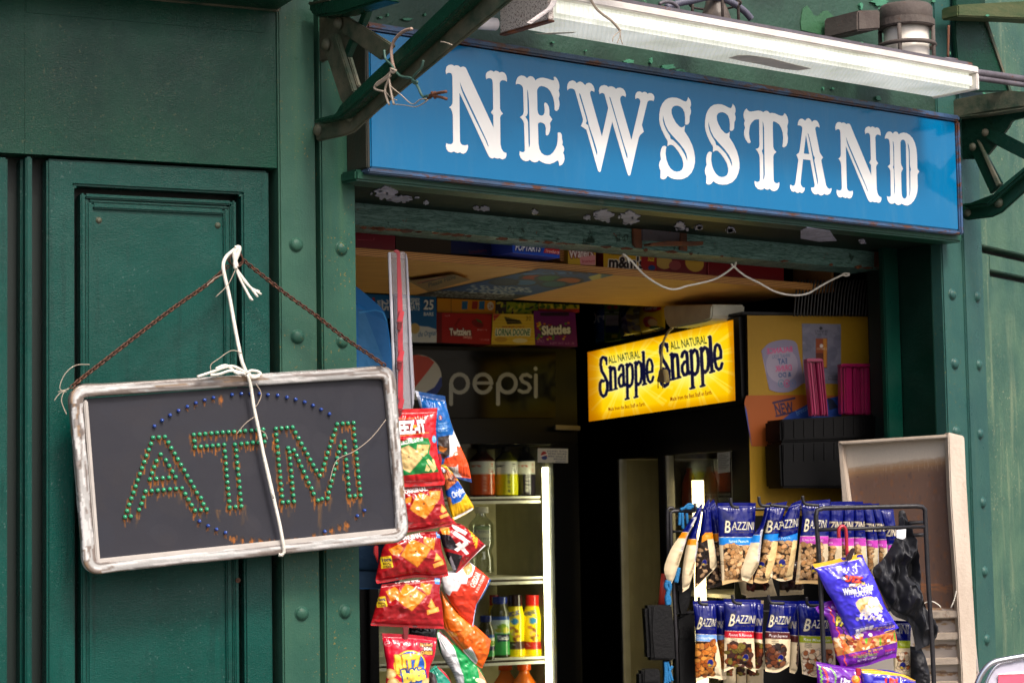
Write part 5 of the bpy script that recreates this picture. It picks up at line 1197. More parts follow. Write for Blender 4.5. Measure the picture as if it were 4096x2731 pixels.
MB().box(SNP, gm1 + .001, gm1 + .012, .3, zgt, -.03, .004).build('door_trim', plain('grey_trim', (150, 150, 144), .3, .6), SC_)
MB().box(SNP, g0 + .001, g0 + .02, .3, zgt, -.03, .004).build('door_trim', plain('grey_trim2', (150, 150, 144), .3, .6), SC_)
lt = MB(); lx = hS(2795, 2100, -.10); lt.tube([SNP.P(lx, .4, -.10), SNP.P(lx, SNP.Z(2795, 1920, -.10, FU), -.10)], .024, 12); lt.build('lamp_tube', emitmat('side_cooler_tube', (255, 232, 176), 3.4), SC_, smooth=True)
for zy in (2060, 2350, 2600):
    z_ = SNP.Z(2650, zy, -.3, FU); MB().box(SNP, g0 + .1, g1 - .02, z_ - .015, z_, -.49, -.16).build('shelf', M_shelf, SC_, .002)
MB().box(SNP, g0, g1, .3, zgt, -.008, -.005).build('door_glass', glassmat('side_glass', (.9, .9, .86, 1), .07), SC_)
for i, (x, y, c) in enumerate(((2628, 1905, (150, 30, 26)), (2650, 2230, (190, 80, 40)), (2655, 2420, (190, 60, 40)), (2760, 2010, (150, 60, 30)), (2840, 2010, (120, 90, 60)))):
    zsh = SNP.Z(2650, (2060, 2350, 2600, 2060, 2060)[i], -.3, FU); sx_ = SNP.S(x, y, -.3, FU); p_ = SNP.P(sx_, zsh, -.3)
    MB_ = MB().lathe(p_, [(.032, 0), (.034, .01), (.034, .13), (.02, .17), (.014, .18), (.014, .2)], 16)
    tag(MB_.build('soda_bottle', plain('soda_%d' % i, c, .3), smooth=True), ('dim dark red soda bottle behind the left glass of the side cooler', 'dim orange soda bottle on the middle shelf of the side cooler', 'dim red soda bottle on the low shelf of the side cooler', 'dim rust coloured bottle behind the right glass of the side cooler', 'dim brown bottle at the right edge of the side cooler')[i], 'bottle')
a = Art(zs, (120, 250, 1820, 1440), (242, 188, 0))
def glow(a, cx, cy, rx, ry, c, n=14, al=.10):
    for k in range(n): a.ell(cx, cy, rx * (1 - k / n) + 20, ry * (1 - k / n) + 20, c, -.19, al, 36)
glow(a, 575, 900, 480, 430, (255, 226, 40)); glow(a, 1310, 760, 480, 430, (255, 226, 40))
for cx, cy in ((560, 880), (1300, 740)):
    for k in range(28):
        t = 2 * math.pi * (k + .3 * (k % 3)) / 28; w_ = .022 + .018 * (k % 2)
        a.poly([(cx, cy), (cx + 560 * math.cos(t - w_), cy + 560 * math.sin(t - w_)), (cx + 560 * math.cos(t + w_), cy + 560 * math.sin(t + w_))], (255, 238, 130), .35)
glow(a, 575, 900, 330, 260, (255, 246, 170)); glow(a, 1310, 760, 360, 280, (255, 246, 170))
W1 = [([(352, 700), (354, 775)], 20), ([(350, 730), (335, 702), (312, 696), (292, 720), (287, 780), (300, 850), (335, 910), (362, 975), (362, 1050), (345, 1115), (318, 1135), (292, 1110), (278, 1050), (282, 985), (300, 955), (318, 962)], 30),
      ([(395, 805), (402, 1060)], 30), ([(402, 850), (422, 812), (442, 815), (449, 850), (455, 1045)], 28), ([(378, 1070), (425, 1060)], 18), ([(436, 1056), (474, 1046)], 18), ([(378, 812), (398, 804)], 18),
      ([(492, 835), (500, 800), (520, 782), (538, 795), (542, 850), (545, 980), (556, 1010), (562, 1000)], 28), ([(543, 885), (515, 890), (492, 930), (492, 985), (508, 1025), (530, 1020), (545, 985)], 26),
      ([(582, 775), (588, 1150)], 28), ([(565, 782), (588, 774)], 16), ([(564, 1166), (604, 1156)], 20), ([(590, 805), (615, 768), (636, 782), (646, 850), (646, 930), (636, 995), (612, 1024), (590, 1000)], 27),
      ([(680, 752), (686, 1130)], 28), ([(663, 760), (686, 750)], 16), ([(664, 1146), (702, 1136)], 20), ([(688, 785), (712, 745), (734, 760), (745, 830), (745, 910), (735, 975), (710, 1004), (688, 980)], 27),
      ([(766, 640), (777, 990)], 30), ([(750, 640), (768, 632)], 16), ([(758, 1004), (800, 992)], 20),
      ([(808, 868), (866, 855), (868, 790), (852, 730), (832, 718), (815, 740), (806, 800), (808, 890), (820, 955), (842, 978), (864, 962), (876, 915)], 26)]
A = np.array([[430, 1060, 1], [775, 995, 1], [775, 640, 1]], float); Bm = np.array([[1132, 935], [1532, 855], [1522, 470]], float)
aff = np.linalg.solve(A, Bm)
W2 = [([tuple(np.array([x, y, 1]) @ aff) for x, y in p], w_ * 1.16) for p, w_ in W1]
for ws, in ((W1,), (W2,)):
    for p, w_ in ws: a.line(p, w_ + 16, (255, 244, 170), .8)
    for p, w_ in ws: a.line(p, w_ * 1.22, (12, 14, 44))
a.text('ALL NATURAL', 378, 768, 88, (30, 60, 26), 738, -.19, .02, .012); a.text('ALL NATURAL', 1074, 612, 96, (30, 60, 26), 1486, -.175, .02, .012)
a.text('Made from the Best Stuff on Earth.', 376, 1298, 44, (120, 50, 10), 795, -.15, .05, .01); a.text('Made from the Best Stuff on Earth.', 1070, 1188, 50, (120, 50, 10), 1545, -.17, .05, .01)

for k in range(10):  # backlight falloff painted into the film colour along the edges
    e = k * 16
    a.poly([(120, 600), (150 + e, 600), (165 + e, 1440), (120, 1440)], (150, 80, 0), .12)
    a.poly([(1797 - e * .6, 200), (1830, 200), (1830, 1300), (1800 - e * .6, 1300)], (150, 80, 0), .10)
    a.poly([(120, 600), (1830, 230), (1830, 285 + e * .5), (120, 650 + e * .5)], (170, 90, 0), .05)
    a.poly([(120, 1450), (1830, 1220), (1830, 1165 - e * .5), (120, 1395 - e * .5)], (170, 90, 0), .05)
a.poly([(120, 600), (160, 600), (160, 1440), (120, 1440)], (150, 80, 0), .3); a.poly([(1700, 250), (1820, 250), (1820, 1000), (1770, 800)], (190, 110, 0), .35)
sheet('lit_sign', attrmat('backlit_film', .25, 0, .66), zs, quad((140, 640), (1772, 275), (1797, 1180), (155, 1415)), SNP, .004, a, 2, depth=.014, side=(20, 20, 20), parent=SC_)
sf_ = MB()
sf_.ppoly(zs, [(80, 640), (1830, 240), (1830, 262), (1772, 273), (138, 638)], SNP, .014, .02); sf_.ppoly(zs, [(1774, 273), (1835, 245), (1870, 1200), (1799, 1182)], SNP, .013, .02); sf_.ppoly(zs, [(100, 1440), (153, 1417), (1798, 1182), (1870, 1190), (1870, 1215)], SNP, .0135, .02)
sf_.build('sign_bezel', M_blackgl, SC_)
a = Art(z80, (820, 80, 920, 240), (196, 200, 190))
for k in range(9): a.line([(840, 110 + k * 11), (840 + 40 + (k * 17) % 26, 108 + k * 11)], 3.5, (90, 90, 90))
sheet('price_sticker', M_paper, z80, quad((830, 97), (908, 88), (910, 218), (835, 228)), SNP, .002, a, 2, depth=.001, side=(190, 190, 180), parent=SC_)
# on top of the side cooler
GK = 'goods on top of the side cooler'
a = Art(zs, (200, 100, 350, 600), (22, 60, 120)); a.text('Oreo', 232, 320, 120, (206, 206, 210), 420, -.2, 0, .02)
tag(sheet('snack_pack', M_gloss, zs, quad((222, 130), (330, 110), (335, 535), (228, 560)), SNP, .02, a, 2.2, .02, .004, 3, side=(20, 40, 90)), 'dark blue snack pack leftmost on top of the side cooler', 'snack pack', GK)
a = Art(zs, (320, 90, 520, 560), (96, 140, 40)); a.rect(340, 220, 490, 340, (190, 192, 200)); a.rect(340, 345, 490, 425, (30, 60, 130)); a.rect(345, 430, 500, 510, (70, 120, 30)); a.rect(410, 440, 475, 480, (200, 190, 40)); a.text('NEW', 355, 482, 30, (20, 40, 20), 405); a.ell(385, 140, 26, 22, (200, 60, 60)); a.ell(455, 135, 26, 22, (200, 60, 60)); a.rect(330, 185, 500, 205, (190, 200, 190)); a.rect(385, 175, 435, 200, (20, 20, 20)); a.text('tissue', 355, 300, 40, (130, 136, 150), 470, -.12)
carton('snack_box', zs, [(330, 110), (500, 80), (508, 500), (330, 530)], SNP, .03, .12, (60, 90, 30), a, 'green and blue carton on top of the side cooler', group=GK)
a = Art(zs, (500, 80, 760, 520), (40, 60, 110)); a.poly([(640, 80), (760, 80), (760, 480), (660, 470)], (190, 170, 50)); 
for k in range(26): a.ell(gq.uniform(520, 740), gq.uniform(120, 470), 26, 40, gq.choice([(30, 50, 110), (120, 120, 130), (60, 50, 60), (150, 110, 60), (90, 80, 90)]), gq.uniform(0, 3), .7)
tag(sheet('snack_pack', M_gloss, zs, quad((508, 110), (735, 90), (740, 450), (515, 490)), SNP, .03, a, 2.2, .03, .01, 4, side=(30, 40, 80)), 'crumpled clear and blue pack on top of the side cooler', 'snack pack', GK)
a = Art(zs, (700, 60, 1040, 480), (214, 184, 20)); a.ell(905, 150, 90, 44, (170, 30, 36)); a.text('Keebler', 838, 172, 56, (240, 230, 220), 975, -.1, .1, .03); a.ell(900, 300, 70, 60, (190, 60, 40)); a.ell(930, 310, 40, 44, (226, 190, 130)); a.ell(860, 320, 24, 40, (150, 40, 40)); a.ell(940, 370, 60, 24, (40, 70, 40))
tag(sheet('snack_pack', M_gloss, zs, ([(735, 90), (1010, 70)], [(1010, 70), (1010, 380)], [(750, 445), (880, 415), (1010, 380)], [(735, 90), (735, 260), (750, 445)]), SNP, .05, a, 2.2, .03, .006, 6, side=(150, 120, 20)), 'yellow cookie bag on top of the side cooler beside the foam box', 'snack pack', GK)
M_foam = plain('white_foam_box', (210, 214, 200), .7, 0, .05)
fo = MB(); fo.ppoly(zs, [(985, 120), (1532, 105), (1522, 250), (1510, 278), (1460, 300), (1110, 368), (1050, 362), (1025, 340), (1000, 260)], SNP, .09, .14)
tag(fo.build('foam_box', M_foam, None, .012), 'white rounded foam box on top of the side cooler', 'box')
pg = thing('power_plug', SNP.hit(zs((960, 900)), .1), 'grey power cord and two pin plug dangling in front of the yellow sign', 'plug')
M_cord = plain('beige_cord', (206, 196, 168), .5)
tubes_px(zs, [[(1095, 365), (1060, 395), (1025, 445), (995, 510), (978, 580), (968, 680), (964, 760), (964, 840)]], SNP, .1, .0055, 'cord', M_cord, pg)
slab(zs, [(945, 832), (986, 830), (1000, 900), (1006, 965), (1000, 980), (908, 974), (918, 930)], SNP, .112, .022, 'plug_body', M_cord, pg, .004)
for x in (930, 982): tubes_px(zs, [[(x, 975), (x + 1, 1045)]], SNP, .1, .0018, 'pin', plain('pin_metal', (120, 110, 90), .3, .8), pg)
# yellow end panel of the side cooler with papers, colours darkened to stand in for the shade inside
zy = ZM(2960, 1240, 3540, 1800, 1624)
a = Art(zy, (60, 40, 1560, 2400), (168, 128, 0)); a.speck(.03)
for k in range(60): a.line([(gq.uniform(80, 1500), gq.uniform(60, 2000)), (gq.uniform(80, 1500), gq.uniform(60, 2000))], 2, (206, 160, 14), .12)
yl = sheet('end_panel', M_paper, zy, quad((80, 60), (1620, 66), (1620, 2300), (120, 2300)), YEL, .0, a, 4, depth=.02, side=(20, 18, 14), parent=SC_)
MB().box(YEL, YEL.S(2984, 1600, 0, FU) - .01, YEL.S(3560, 1600, 0, FU), YEL.Z(3200, 1262, 0, FU), ztop + .0, -.3, .004).build('top_rail', M_blackgl, SC_, .003)
a = Art(zy, (220, 310, 740, 930), (140, 132, 156)); a.ell(470, 620, 180, 200, (190, 176, 186), 0, .5)
for t_, x0, x1, y, h_, c in (('BALANCE', 302, 590, 490, 62, (214, 70, 130)), ('WHAT YOU', 362, 568, 545, 44, (110, 120, 150)), ('EAT', 425, 530, 605, 60, (50, 80, 130)), ('DRINK', 395, 582, 690, 68, (210, 80, 130)), ('& DO', 432, 575, 755, 54, (50, 80, 130))): a.text(t_, x0, y, h_, c, x1, -.09, 0, .02, True)
for x, c in ((462, (90, 130, 150)), (525, (200, 80, 130)), (590, (110, 130, 170))): a.line(arc(x, 820, 32, 40, 0, 360), 9, c); a.ell(x, 820, 12, 16, c)
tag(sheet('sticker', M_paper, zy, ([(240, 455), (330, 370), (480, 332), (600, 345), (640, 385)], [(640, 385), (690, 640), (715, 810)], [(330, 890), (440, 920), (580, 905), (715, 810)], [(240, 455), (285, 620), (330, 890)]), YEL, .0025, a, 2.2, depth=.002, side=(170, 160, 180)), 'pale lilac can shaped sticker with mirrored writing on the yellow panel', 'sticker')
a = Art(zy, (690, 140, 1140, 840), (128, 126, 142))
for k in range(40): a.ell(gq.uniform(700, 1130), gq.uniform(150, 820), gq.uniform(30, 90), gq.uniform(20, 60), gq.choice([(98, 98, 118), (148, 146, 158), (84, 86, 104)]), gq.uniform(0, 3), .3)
a.poly([(905, 225), (885, 205), (905, 180), (930, 205)], (40, 40, 46)); a.text('CANNABIS', 840, 255, 34, (60, 60, 70), 985); a.text('PREMIUM OIL', 845, 280, 16, (60, 60, 70), 975)
a.rect(850, 318, 975, 650, (150, 66, 24)); a.rect(850, 480, 975, 650, (100, 40, 20)); a.poly([(930, 320), (972, 320), (972, 640), (940, 640)], (200, 130, 40)); a.ell(912, 400, 20, 22, (226, 210, 200)); a.text('CANNABIS', 862, 445, 26, (230, 210, 190), 972); a.text('GET THE POWER', 985, 755, 20, (40, 40, 44), 1112); a.text('FOR RESULTS', 990, 782, 18, (40, 40, 44), 1095); a.rect(742, 720, 770, 785, (180, 110, 40))
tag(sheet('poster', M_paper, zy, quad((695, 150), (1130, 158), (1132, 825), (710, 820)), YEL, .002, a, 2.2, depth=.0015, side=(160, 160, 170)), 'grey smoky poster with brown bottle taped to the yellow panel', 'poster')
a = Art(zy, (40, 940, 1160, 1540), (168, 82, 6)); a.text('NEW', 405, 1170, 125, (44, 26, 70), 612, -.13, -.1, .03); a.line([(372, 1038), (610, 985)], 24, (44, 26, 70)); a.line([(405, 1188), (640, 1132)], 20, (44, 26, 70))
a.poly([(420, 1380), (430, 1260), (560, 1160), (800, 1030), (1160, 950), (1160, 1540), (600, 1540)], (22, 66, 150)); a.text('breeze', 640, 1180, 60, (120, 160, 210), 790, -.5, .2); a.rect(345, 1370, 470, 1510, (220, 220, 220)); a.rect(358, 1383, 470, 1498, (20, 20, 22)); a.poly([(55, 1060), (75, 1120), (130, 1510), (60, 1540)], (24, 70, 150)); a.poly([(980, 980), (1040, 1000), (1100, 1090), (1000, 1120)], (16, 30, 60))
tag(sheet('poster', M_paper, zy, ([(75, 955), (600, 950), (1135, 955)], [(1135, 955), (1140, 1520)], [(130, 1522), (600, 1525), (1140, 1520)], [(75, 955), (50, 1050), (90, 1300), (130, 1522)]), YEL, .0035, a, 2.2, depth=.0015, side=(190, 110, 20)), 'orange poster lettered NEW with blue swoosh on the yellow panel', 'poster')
M_pink = plain('pink_plastic', (150, 18, 76), .3, 0, 0, 80, .3)  # tray pink darkened as well, for the interior shade
def tray(lab, x0, x1, y0, y1, sk, of):
    t = thing('plastic_tray', YEL.hit(zy(((x0 + x1) / 2, y1)), of), lab, 'tray', 'pink trays on the black crates')
    w_ = x1 - x0
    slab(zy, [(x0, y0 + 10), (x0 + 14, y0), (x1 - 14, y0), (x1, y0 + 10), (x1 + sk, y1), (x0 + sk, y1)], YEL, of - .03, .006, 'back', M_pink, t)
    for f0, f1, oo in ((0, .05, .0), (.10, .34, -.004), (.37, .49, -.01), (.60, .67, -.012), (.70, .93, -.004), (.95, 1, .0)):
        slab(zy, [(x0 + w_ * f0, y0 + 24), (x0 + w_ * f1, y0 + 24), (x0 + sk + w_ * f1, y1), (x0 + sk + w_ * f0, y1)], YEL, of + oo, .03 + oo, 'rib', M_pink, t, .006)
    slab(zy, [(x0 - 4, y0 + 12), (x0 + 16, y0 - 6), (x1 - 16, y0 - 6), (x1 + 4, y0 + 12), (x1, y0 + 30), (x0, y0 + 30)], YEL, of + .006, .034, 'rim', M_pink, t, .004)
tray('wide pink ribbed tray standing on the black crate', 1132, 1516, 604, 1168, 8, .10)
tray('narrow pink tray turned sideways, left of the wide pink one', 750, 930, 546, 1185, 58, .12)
def crate(lab, pts, of, dp):
    t = thing('black_crate', YEL.hit(zy(pts[2]), of), lab, 'crate', 'stacked black crates')
    slab(zy, pts, YEL, of, dp, 'body', plain('black_plastic', (4, 4, 5), .45, 0, 0, 80, 0, .1, .15), t, .008)
    x0, y0 = pts[0]; x1, y1 = pts[1]
    for k in range(10):
        x = x0 + 40 + (x1 - x0 - 80) * k / 9; y = y0 + (y1 - y0) * k / 9
        slab(zy, [(x, y + 20), (x + 14, y + 20), (x + 14, y + 210), (x, y + 210)], YEL, of + .004, .006, 'rib', plain('black_rib', (6, 6, 7), .4, 0, 0, 80, 0, .1, .2), t, .001)
crate('upper black plastic crate carrying the pink trays', [(455, 1225), (1540, 1165), (1545, 1440), (460, 1480)], .16, .13)
crate('lower black plastic crate under the crate with the pink trays', [(450, 1486), (1550, 1446), (1560, 1990), (470, 1990)], .16, .13)
vg = thing('vent_grille', YEL.hit(FU((3350, 1160)), .06), 'dark ribbed vent grille above the yellow panel', 'grille')
for k in range(26):
    x = 3180 + k * 13
    tubes_px(FU, [[(x - 4, 1265), (x, 1215), (x + 6, 1160), (x + 14, 1120)]], YEL, .06, .0035, 'rib', plain('grille_black', (30, 29, 28), .4), vg)
# ------------------------------------------------------------------ bags on the clip strip (frame KB)
k1 = ZM(1460, 1550, 1960, 2150, 1307); k2 = ZM(1460, 2100, 1990, 2731, 1317)
zk = ZM(1350, 900, 2750, 1850, 2311)
CS = thing('clip_strip', KB.hit(D((915, 940)), .03), 'red metal clip strip for snack bags hanging at the left of the hatch', 'clip strip')
M_red = plain('red_painted_strip', (168, 36, 50), .4, 0, .1, 40, .1, .2)
M_darkred = plain('dark_red_clip', (112, 26, 32), .45)
slab(zk, [(370, 172), (385, 162), (404, 166), (414, 185), (430, 520), (434, 900), (434, 1160), (400, 1160), (400, 900), (396, 520), (392, 190)], KB, .06, .003, 'strip', M_red, CS, .001)
for y in (563, 824, 1140):
    slab(zk, [(412, y), (444, y + 6), (428, y + 80), (394, y + 72)], KB, .075, .012, 'clip', M_red, CS, .002)
    slab(zk, [(398, y + 78), (430, y + 84), (418, y + 136), (394, y + 130)], KB, .07, .01, 'clip', M_darkred, CS, .002)
    tubes_px(zk, [[(390, y + 74), (412, y + 82), (434, y + 76)]], KB, .08, .002, 'spring', M_darkred, CS)
slab(k2, [(372, 1005), (436, 1005), (428, 1090), (424, 1172), (382, 1172), (384, 1090)], KB, .095, .006, 'clip', M_darkred, CS, .002)
PL_ = thing('plastic_sheath', KB.hit(D((925, 900)), .0), 'tall clear plastic sheath with scuffed edges beside the red clip strip', 'plastic sheath')
M_clear = glassmat('scuffed_plastic', (.93, .93, .95, 1), .10, .18)
M_cloud = NT('cloudy_plastic'); M_cloud.base(L4((206, 204, 212))); M_cloud.set(Roughness=.3, Alpha=.3, Normal=M_cloud.bump(M_cloud.noise(30, 3), .3, .01))
slab(zk, [(345, 178), (440, 178), (458, 195), (466, 260), (500, 900), (512, 1100), (500, 1210), (400, 1220), (385, 900), (370, 500)], KB, .03, .004, 'pocket', M_cloud.m, PL_, .001)
slab(zk, [(335, 180), (352, 178), (392, 1200), (376, 1210)], KB, .045, .012, 'edge', plain('white_edge', (196, 196, 206), .35), PL_, .002)
slab(zk, [(450, 190), (464, 220), (506, 1180), (494, 1200), (478, 900)], KB, .036, .006, 'edge', plain('grey_edge', (150, 150, 160), .3), PL_, .001)
a = Art(zk, (120, 380, 420, 2400), (18, 92, 150)); a.poly([(130, 560), (280, 565), (310, 600), (380, 1000), (130, 1000)], (24, 84, 134)); a.poly([(130, 570), (175, 575), (330, 1000), (330, 2400), (120, 2400)], (40, 96, 140)); a.line([(140, 580), (250, 562), (300, 575), (330, 640)], 5, (60, 140, 190)); a.rect(120, 1500, 420, 2400, (10, 34, 56))  # lower part coloured dark for the shadow behind the bags
tag(sheet('tarpaulin', attrmat('blue_vinyl', .6, 0, 0, 0, 40, .2), zk, ([(20, 330), (130, 410), (180, 450), (290, 545)], [(290, 545), (330, 640), (375, 1000), (400, 1300), (410, 2400)], [(20, 2400), (410, 2400)], [(20, 330), (20, 2400)]), KB, -.10, a, 3, .03, .004, 4, side=(14, 70, 120)), 'folded blue vinyl sheet hanging inside the left edge of the hatch', 'tarpaulin')

GBAG = 'snack bags hanging at the left of the hatch'
def bag(label, zm, sides, pl, off, art, bulge=.022, wr=.006, seed=1, side=(150, 60, 60), zig=0, mat=None, group=GBAG, lean=0, seal=.06, st=2.2, crease=.0018, name='snack_bag'):
    return tag(sheet(name, mat or M_gloss, zm, sides, pl, off, art, st, bulge, wr, seed, 0, side, None, seal, zig, lean, crease), label, 'bag', group)
OR = [(236, 134, 30), (246, 160, 60), (222, 112, 20)]
def cracker(a, pts, c=(238, 140, 36), hole=True):
    P = np.array(pts, float); m = P.mean(0)
    a.poly(P, [x * .8 for x in c]); a.poly(m + (P - m) * .93, c)
    for k in range(16):
        q = m + (P[k % len(P)] - m) * gq.uniform(.1, .8) + (gq.uniform(-14, 14), gq.uniform(-14, 14)); a.ell(q[0], q[1], gq.uniform(5, 16), gq.uniform(4, 10), gq.choice([(250, 180, 90), (226, 120, 24), (248, 164, 66)]) if c[2] < 90 else gq.choice([(250, 226, 160), (226, 186, 110)]), gq.uniform(0, 3), .6)
    if hole: a.ell(m[0], m[1] - 8, 13, 10, [x * .62 for x in c])
# white cheddar
a = Art(k1, (240, 190, 860, 1050), (204, 24, 32)); a.rect(240, 190, 860, 320, (196, 26, 34)); 
for k in range(6): a.line([(250, 240 + k * 13), (760, 232 + k * 13)], 3, (176, 20, 28))
a.line([(330, 330), (620, 316)], 7, (240, 120, 20)); a.poly([(250, 640), (520, 525), (640, 530), (665, 600), (650, 690), (700, 760), (760, 880), (380, 920), (260, 920)], (24, 132, 62))
a.text('CHEEZ-IT', 205, 492, 132, (250, 250, 250), 625, -.055, -.08, .05, edge=(120, 14, 18), ew=8); a.poly([(480, 395), (520, 390), (515, 425), (478, 428)], (244, 160, 30)); a.line([(350, 508), (650, 472)], 7, (240, 150, 30))
a.poly([(340, 570), (575, 520), (588, 556), (350, 606)], (246, 246, 240)); a.text('white cheddar', 250, 600, 44, (30, 120, 60), 575, -.14, 0, .03)
cracker(a, [(345, 640), (430, 604), (520, 660), (580, 735), (455, 892), (372, 850), (330, 760)], (240, 206, 140)); cracker(a, [(525, 598), (658, 596), (632, 690), (590, 725), (505, 690)], (236, 196, 124))
for q in ([(620, 760), (645, 745), (735, 850), (700, 886), (660, 830)], [(608, 870), (622, 800), (670, 850), (650, 876)], [(680, 755), (700, 742), (730, 830), (715, 850)]): a.poly(q, (250, 222, 150))
a.ell(712, 540, 28, 40, (90, 170, 220)); a.text('210', 690, 545, 34, (250, 250, 250), 735, .05); a.line([(690, 600), (730, 660)], 3, (90, 10, 14))
bag('red bag of white cheddar crackers with green panel, topmost on the clip strip', k1, ([(245, 228), (500, 222), (757, 212)], [(757, 212), (742, 440), (765, 700), (806, 880), (835, 950), (830, 1015)], [(290, 1040), (600, 1030), (830, 1015)], [(245, 228), (262, 600), (290, 1040)]), KB, .06, a, .03, .009, 11, (150, 20, 26), 3)
def cheez(zm, box, sides, label, off, seed, txt, main, extra, sticks, badge, blue, bot):
    a = Art(zm, box, (158, 20, 28))
    a.rect(box[0], box[1], box[2], box[1] + 80, (130, 12, 20))
    for q in bot: a.poly(q, (200, 36, 46))
    x, y, x1, h_, an = txt; a.text('ORIGINAL', x, y, h_, (250, 248, 244), x1, an, 0, .05, edge=(110, 10, 16), ew=5)
    for q in extra: cracker(a, q, (232, 128, 30), False)
    cracker(a, main)
    for q in sticks: a.poly(q, (246, 160, 60)); 
    for q in sticks: P = np.array(q, float); m = P.mean(0); a.poly(m + (P - m) * .7, (250, 182, 96))
    if badge:
        bx, by, bw_, bh = badge; a.poly([(bx, by + 14), (bx + bw_ * .8, by), (bx + bw_, by + bh - 14), (bx + 8, by + bh)], (240, 206, 40))
        a.text('100%', bx + bw_ * .14, by + bh * .47, bh * .24, (40, 30, 90), bx + bw_ * .84, -.08, 0, .04); a.text('REAL', bx + bw_ * .2, by + bh * .72, bh * .2, (60, 30, 20), bx + bw_ * .84, -.08, 0, .04); a.text('CHEESE', bx + bw_ * .18, by + bh * .93, bh * .16, (60, 30, 20), bx + bw_ * .86, -.08, 0, .04); a.text('MADE WITH', bx + bw_ * .16, by + bh * .2, bh * .1, (60, 30, 20), bx + bw_ * .6, -.08)
    if blue: a.poly([(blue[0], blue[1]), (blue[0] + 55, blue[1] + 5), (blue[0] + 46, blue[1] + 66), (blue[0] - 6, blue[1] + 58)], (60, 130, 200)); a.text('210', blue[0] + 4, blue[1] + 36, 30, (240, 246, 250), blue[0] + 48, .08, 0, .02)
    bag(label, zm, sides, KB, off, a, .032, .011, seed, (120, 14, 22), 4)
cheez(k1, (270, 1000, 980, 1560), ([(290, 1045), (560, 1038), (805, 1018)], [(805, 1018), (840, 1240), (895, 1350), (955, 1412)], [(320, 1525), (600, 1490), (800, 1452), (955, 1412)], [(290, 1045), (300, 1300), (320, 1525)]), 'red bag of original crackers tucked right under the white cheddar bag', .05, 12, (402, 1108, 650, 40, -.14),
      [(440, 1270), (500, 1150), (560, 1092), (650, 1130), (742, 1168), (690, 1270), (606, 1372), (520, 1330)], [[(650, 1080), (785, 1075), (770, 1160), (730, 1210), (660, 1150)], [(380, 1170), (470, 1130), (460, 1200), (400, 1210)]], [[(770, 1295), (786, 1215), (852, 1280), (800, 1310)], [(758, 1340), (870, 1300), (888, 1330), (775, 1372)]], None, None, [[(300, 1440), (930, 1370), (955, 1412), (955, 1440), (320, 1530)]])
a = None
slab(k1, [(762, 692), (795, 690), (806, 760), (790, 850), (765, 700)], KB, .03, .012, 'bag_fin', plain('red_film', (150, 24, 30), .25), None, .002)
bpy.data.objects['bag_fin']['label'] = 'narrow crimped red bag end poking out behind the white cheddar bag'; bpy.data.objects['bag_fin']['category'] = 'bag'
cheez(k2, (60, -20, 860, 620), ([(330, 130), (560, 70), (742, 60)], [(742, 60), (765, 250), (805, 370), (830, 500)], [(118, 578), (320, 545), (505, 515), (680, 522), (830, 500)], [(330, 130), (200, 190), (150, 330), (108, 520), (118, 578)]), 'red bag of original crackers level with the lower corner of the ATM sign', .065, 13, (352, 146, 565, 46, -.14),
      [(330, 300), (400, 180), (452, 138), (560, 180), (645, 225), (580, 320), (498, 418), (420, 360)], [[(218, 240), (320, 180), (368, 230), (310, 300), (250, 290)], [(568, 112), (690, 130), (670, 250), (620, 215), (560, 170)]], [[(665, 360), (690, 268), (755, 340), (700, 350)], [(655, 385), (760, 338), (778, 385), (670, 424)]], (146, 300, 120, 130), (706, 64), [[(100, 520), (380, 480), (600, 470), (830, 470), (840, 560), (110, 600)]])
cheez(k2, (30, 470, 820, 1060), ([(165, 590), (400, 560), (765, 510)], [(765, 510), (742, 660), (768, 800), (785, 1025)], [(55, 992), (400, 1012), (785, 1025)], [(165, 590), (130, 720), (85, 880), (55, 992)]), 'red bag of original crackers just above the Ritz bag', .08, 14, (285, 575, 545, 46, -.07),
      [(275, 720), (350, 630), (410, 575), (500, 630), (592, 690), (520, 770), (438, 850), (350, 790)], [[(195, 655), (290, 605), (330, 650), (270, 740), (240, 760)], [(545, 570), (660, 585), (630, 680), (600, 695), (530, 620)]], [[(600, 800), (640, 725), (690, 810), (640, 830)], [(590, 840), (715, 806), (728, 850), (600, 888)]], (105, 700, 105, 116), (692, 522), [[(50, 930), (785, 930), (790, 1040), (50, 1010)]])
# Ritz
a = Art(k2, (150, 1050, 740, 1760), (214, 22, 52))
a.rect(150, 1050, 740, 1120, (170, 26, 46)); a.ell(222, 1172, 36, 28, (230, 120, 130)); a.ell(222, 1172, 28, 21, (206, 22, 50)); a.line([(196, 1180), (250, 1160)], 7, (240, 170, 170))
for i, (t_, x0) in enumerate((('FILLING', 534), ('REAL', 570), ('CHEESE', 536))): a.text(t_, x0, 1198 + i * 38, 30, ((210, 150, 60), (250, 240, 220), (236, 180, 60))[i], 660, .03, 0, .05, edge=(70, 20, 20), ew=7)
a.ell(430, 1385, 160, 150, (246, 206, 50), 0, 1, 40); a.ell(430, 1385, 146, 138, (30, 84, 176), 0, 1, 40)
for k in range(9): a.poly([(430, 1385), (430 + 140 * math.cos(k * .7), 1385 + 130 * math.sin(k * .7)), (430 + 140 * math.cos(k * .7 + .25), 1385 + 130 * math.sin(k * .7 + .25))], (90, 140, 220), .6)
a.text('RITZ', 296, 1455, 170, (250, 216, 70), 550, -.05, -.06, .06, edge=(200, 130, 20), ew=6); a.ell(480, 1530, 120, 70, (60, 120, 200)); a.text('bits', 365, 1555, 120, (252, 222, 90), 600, -.2, 0, .08, edge=(20, 60, 150), ew=10)
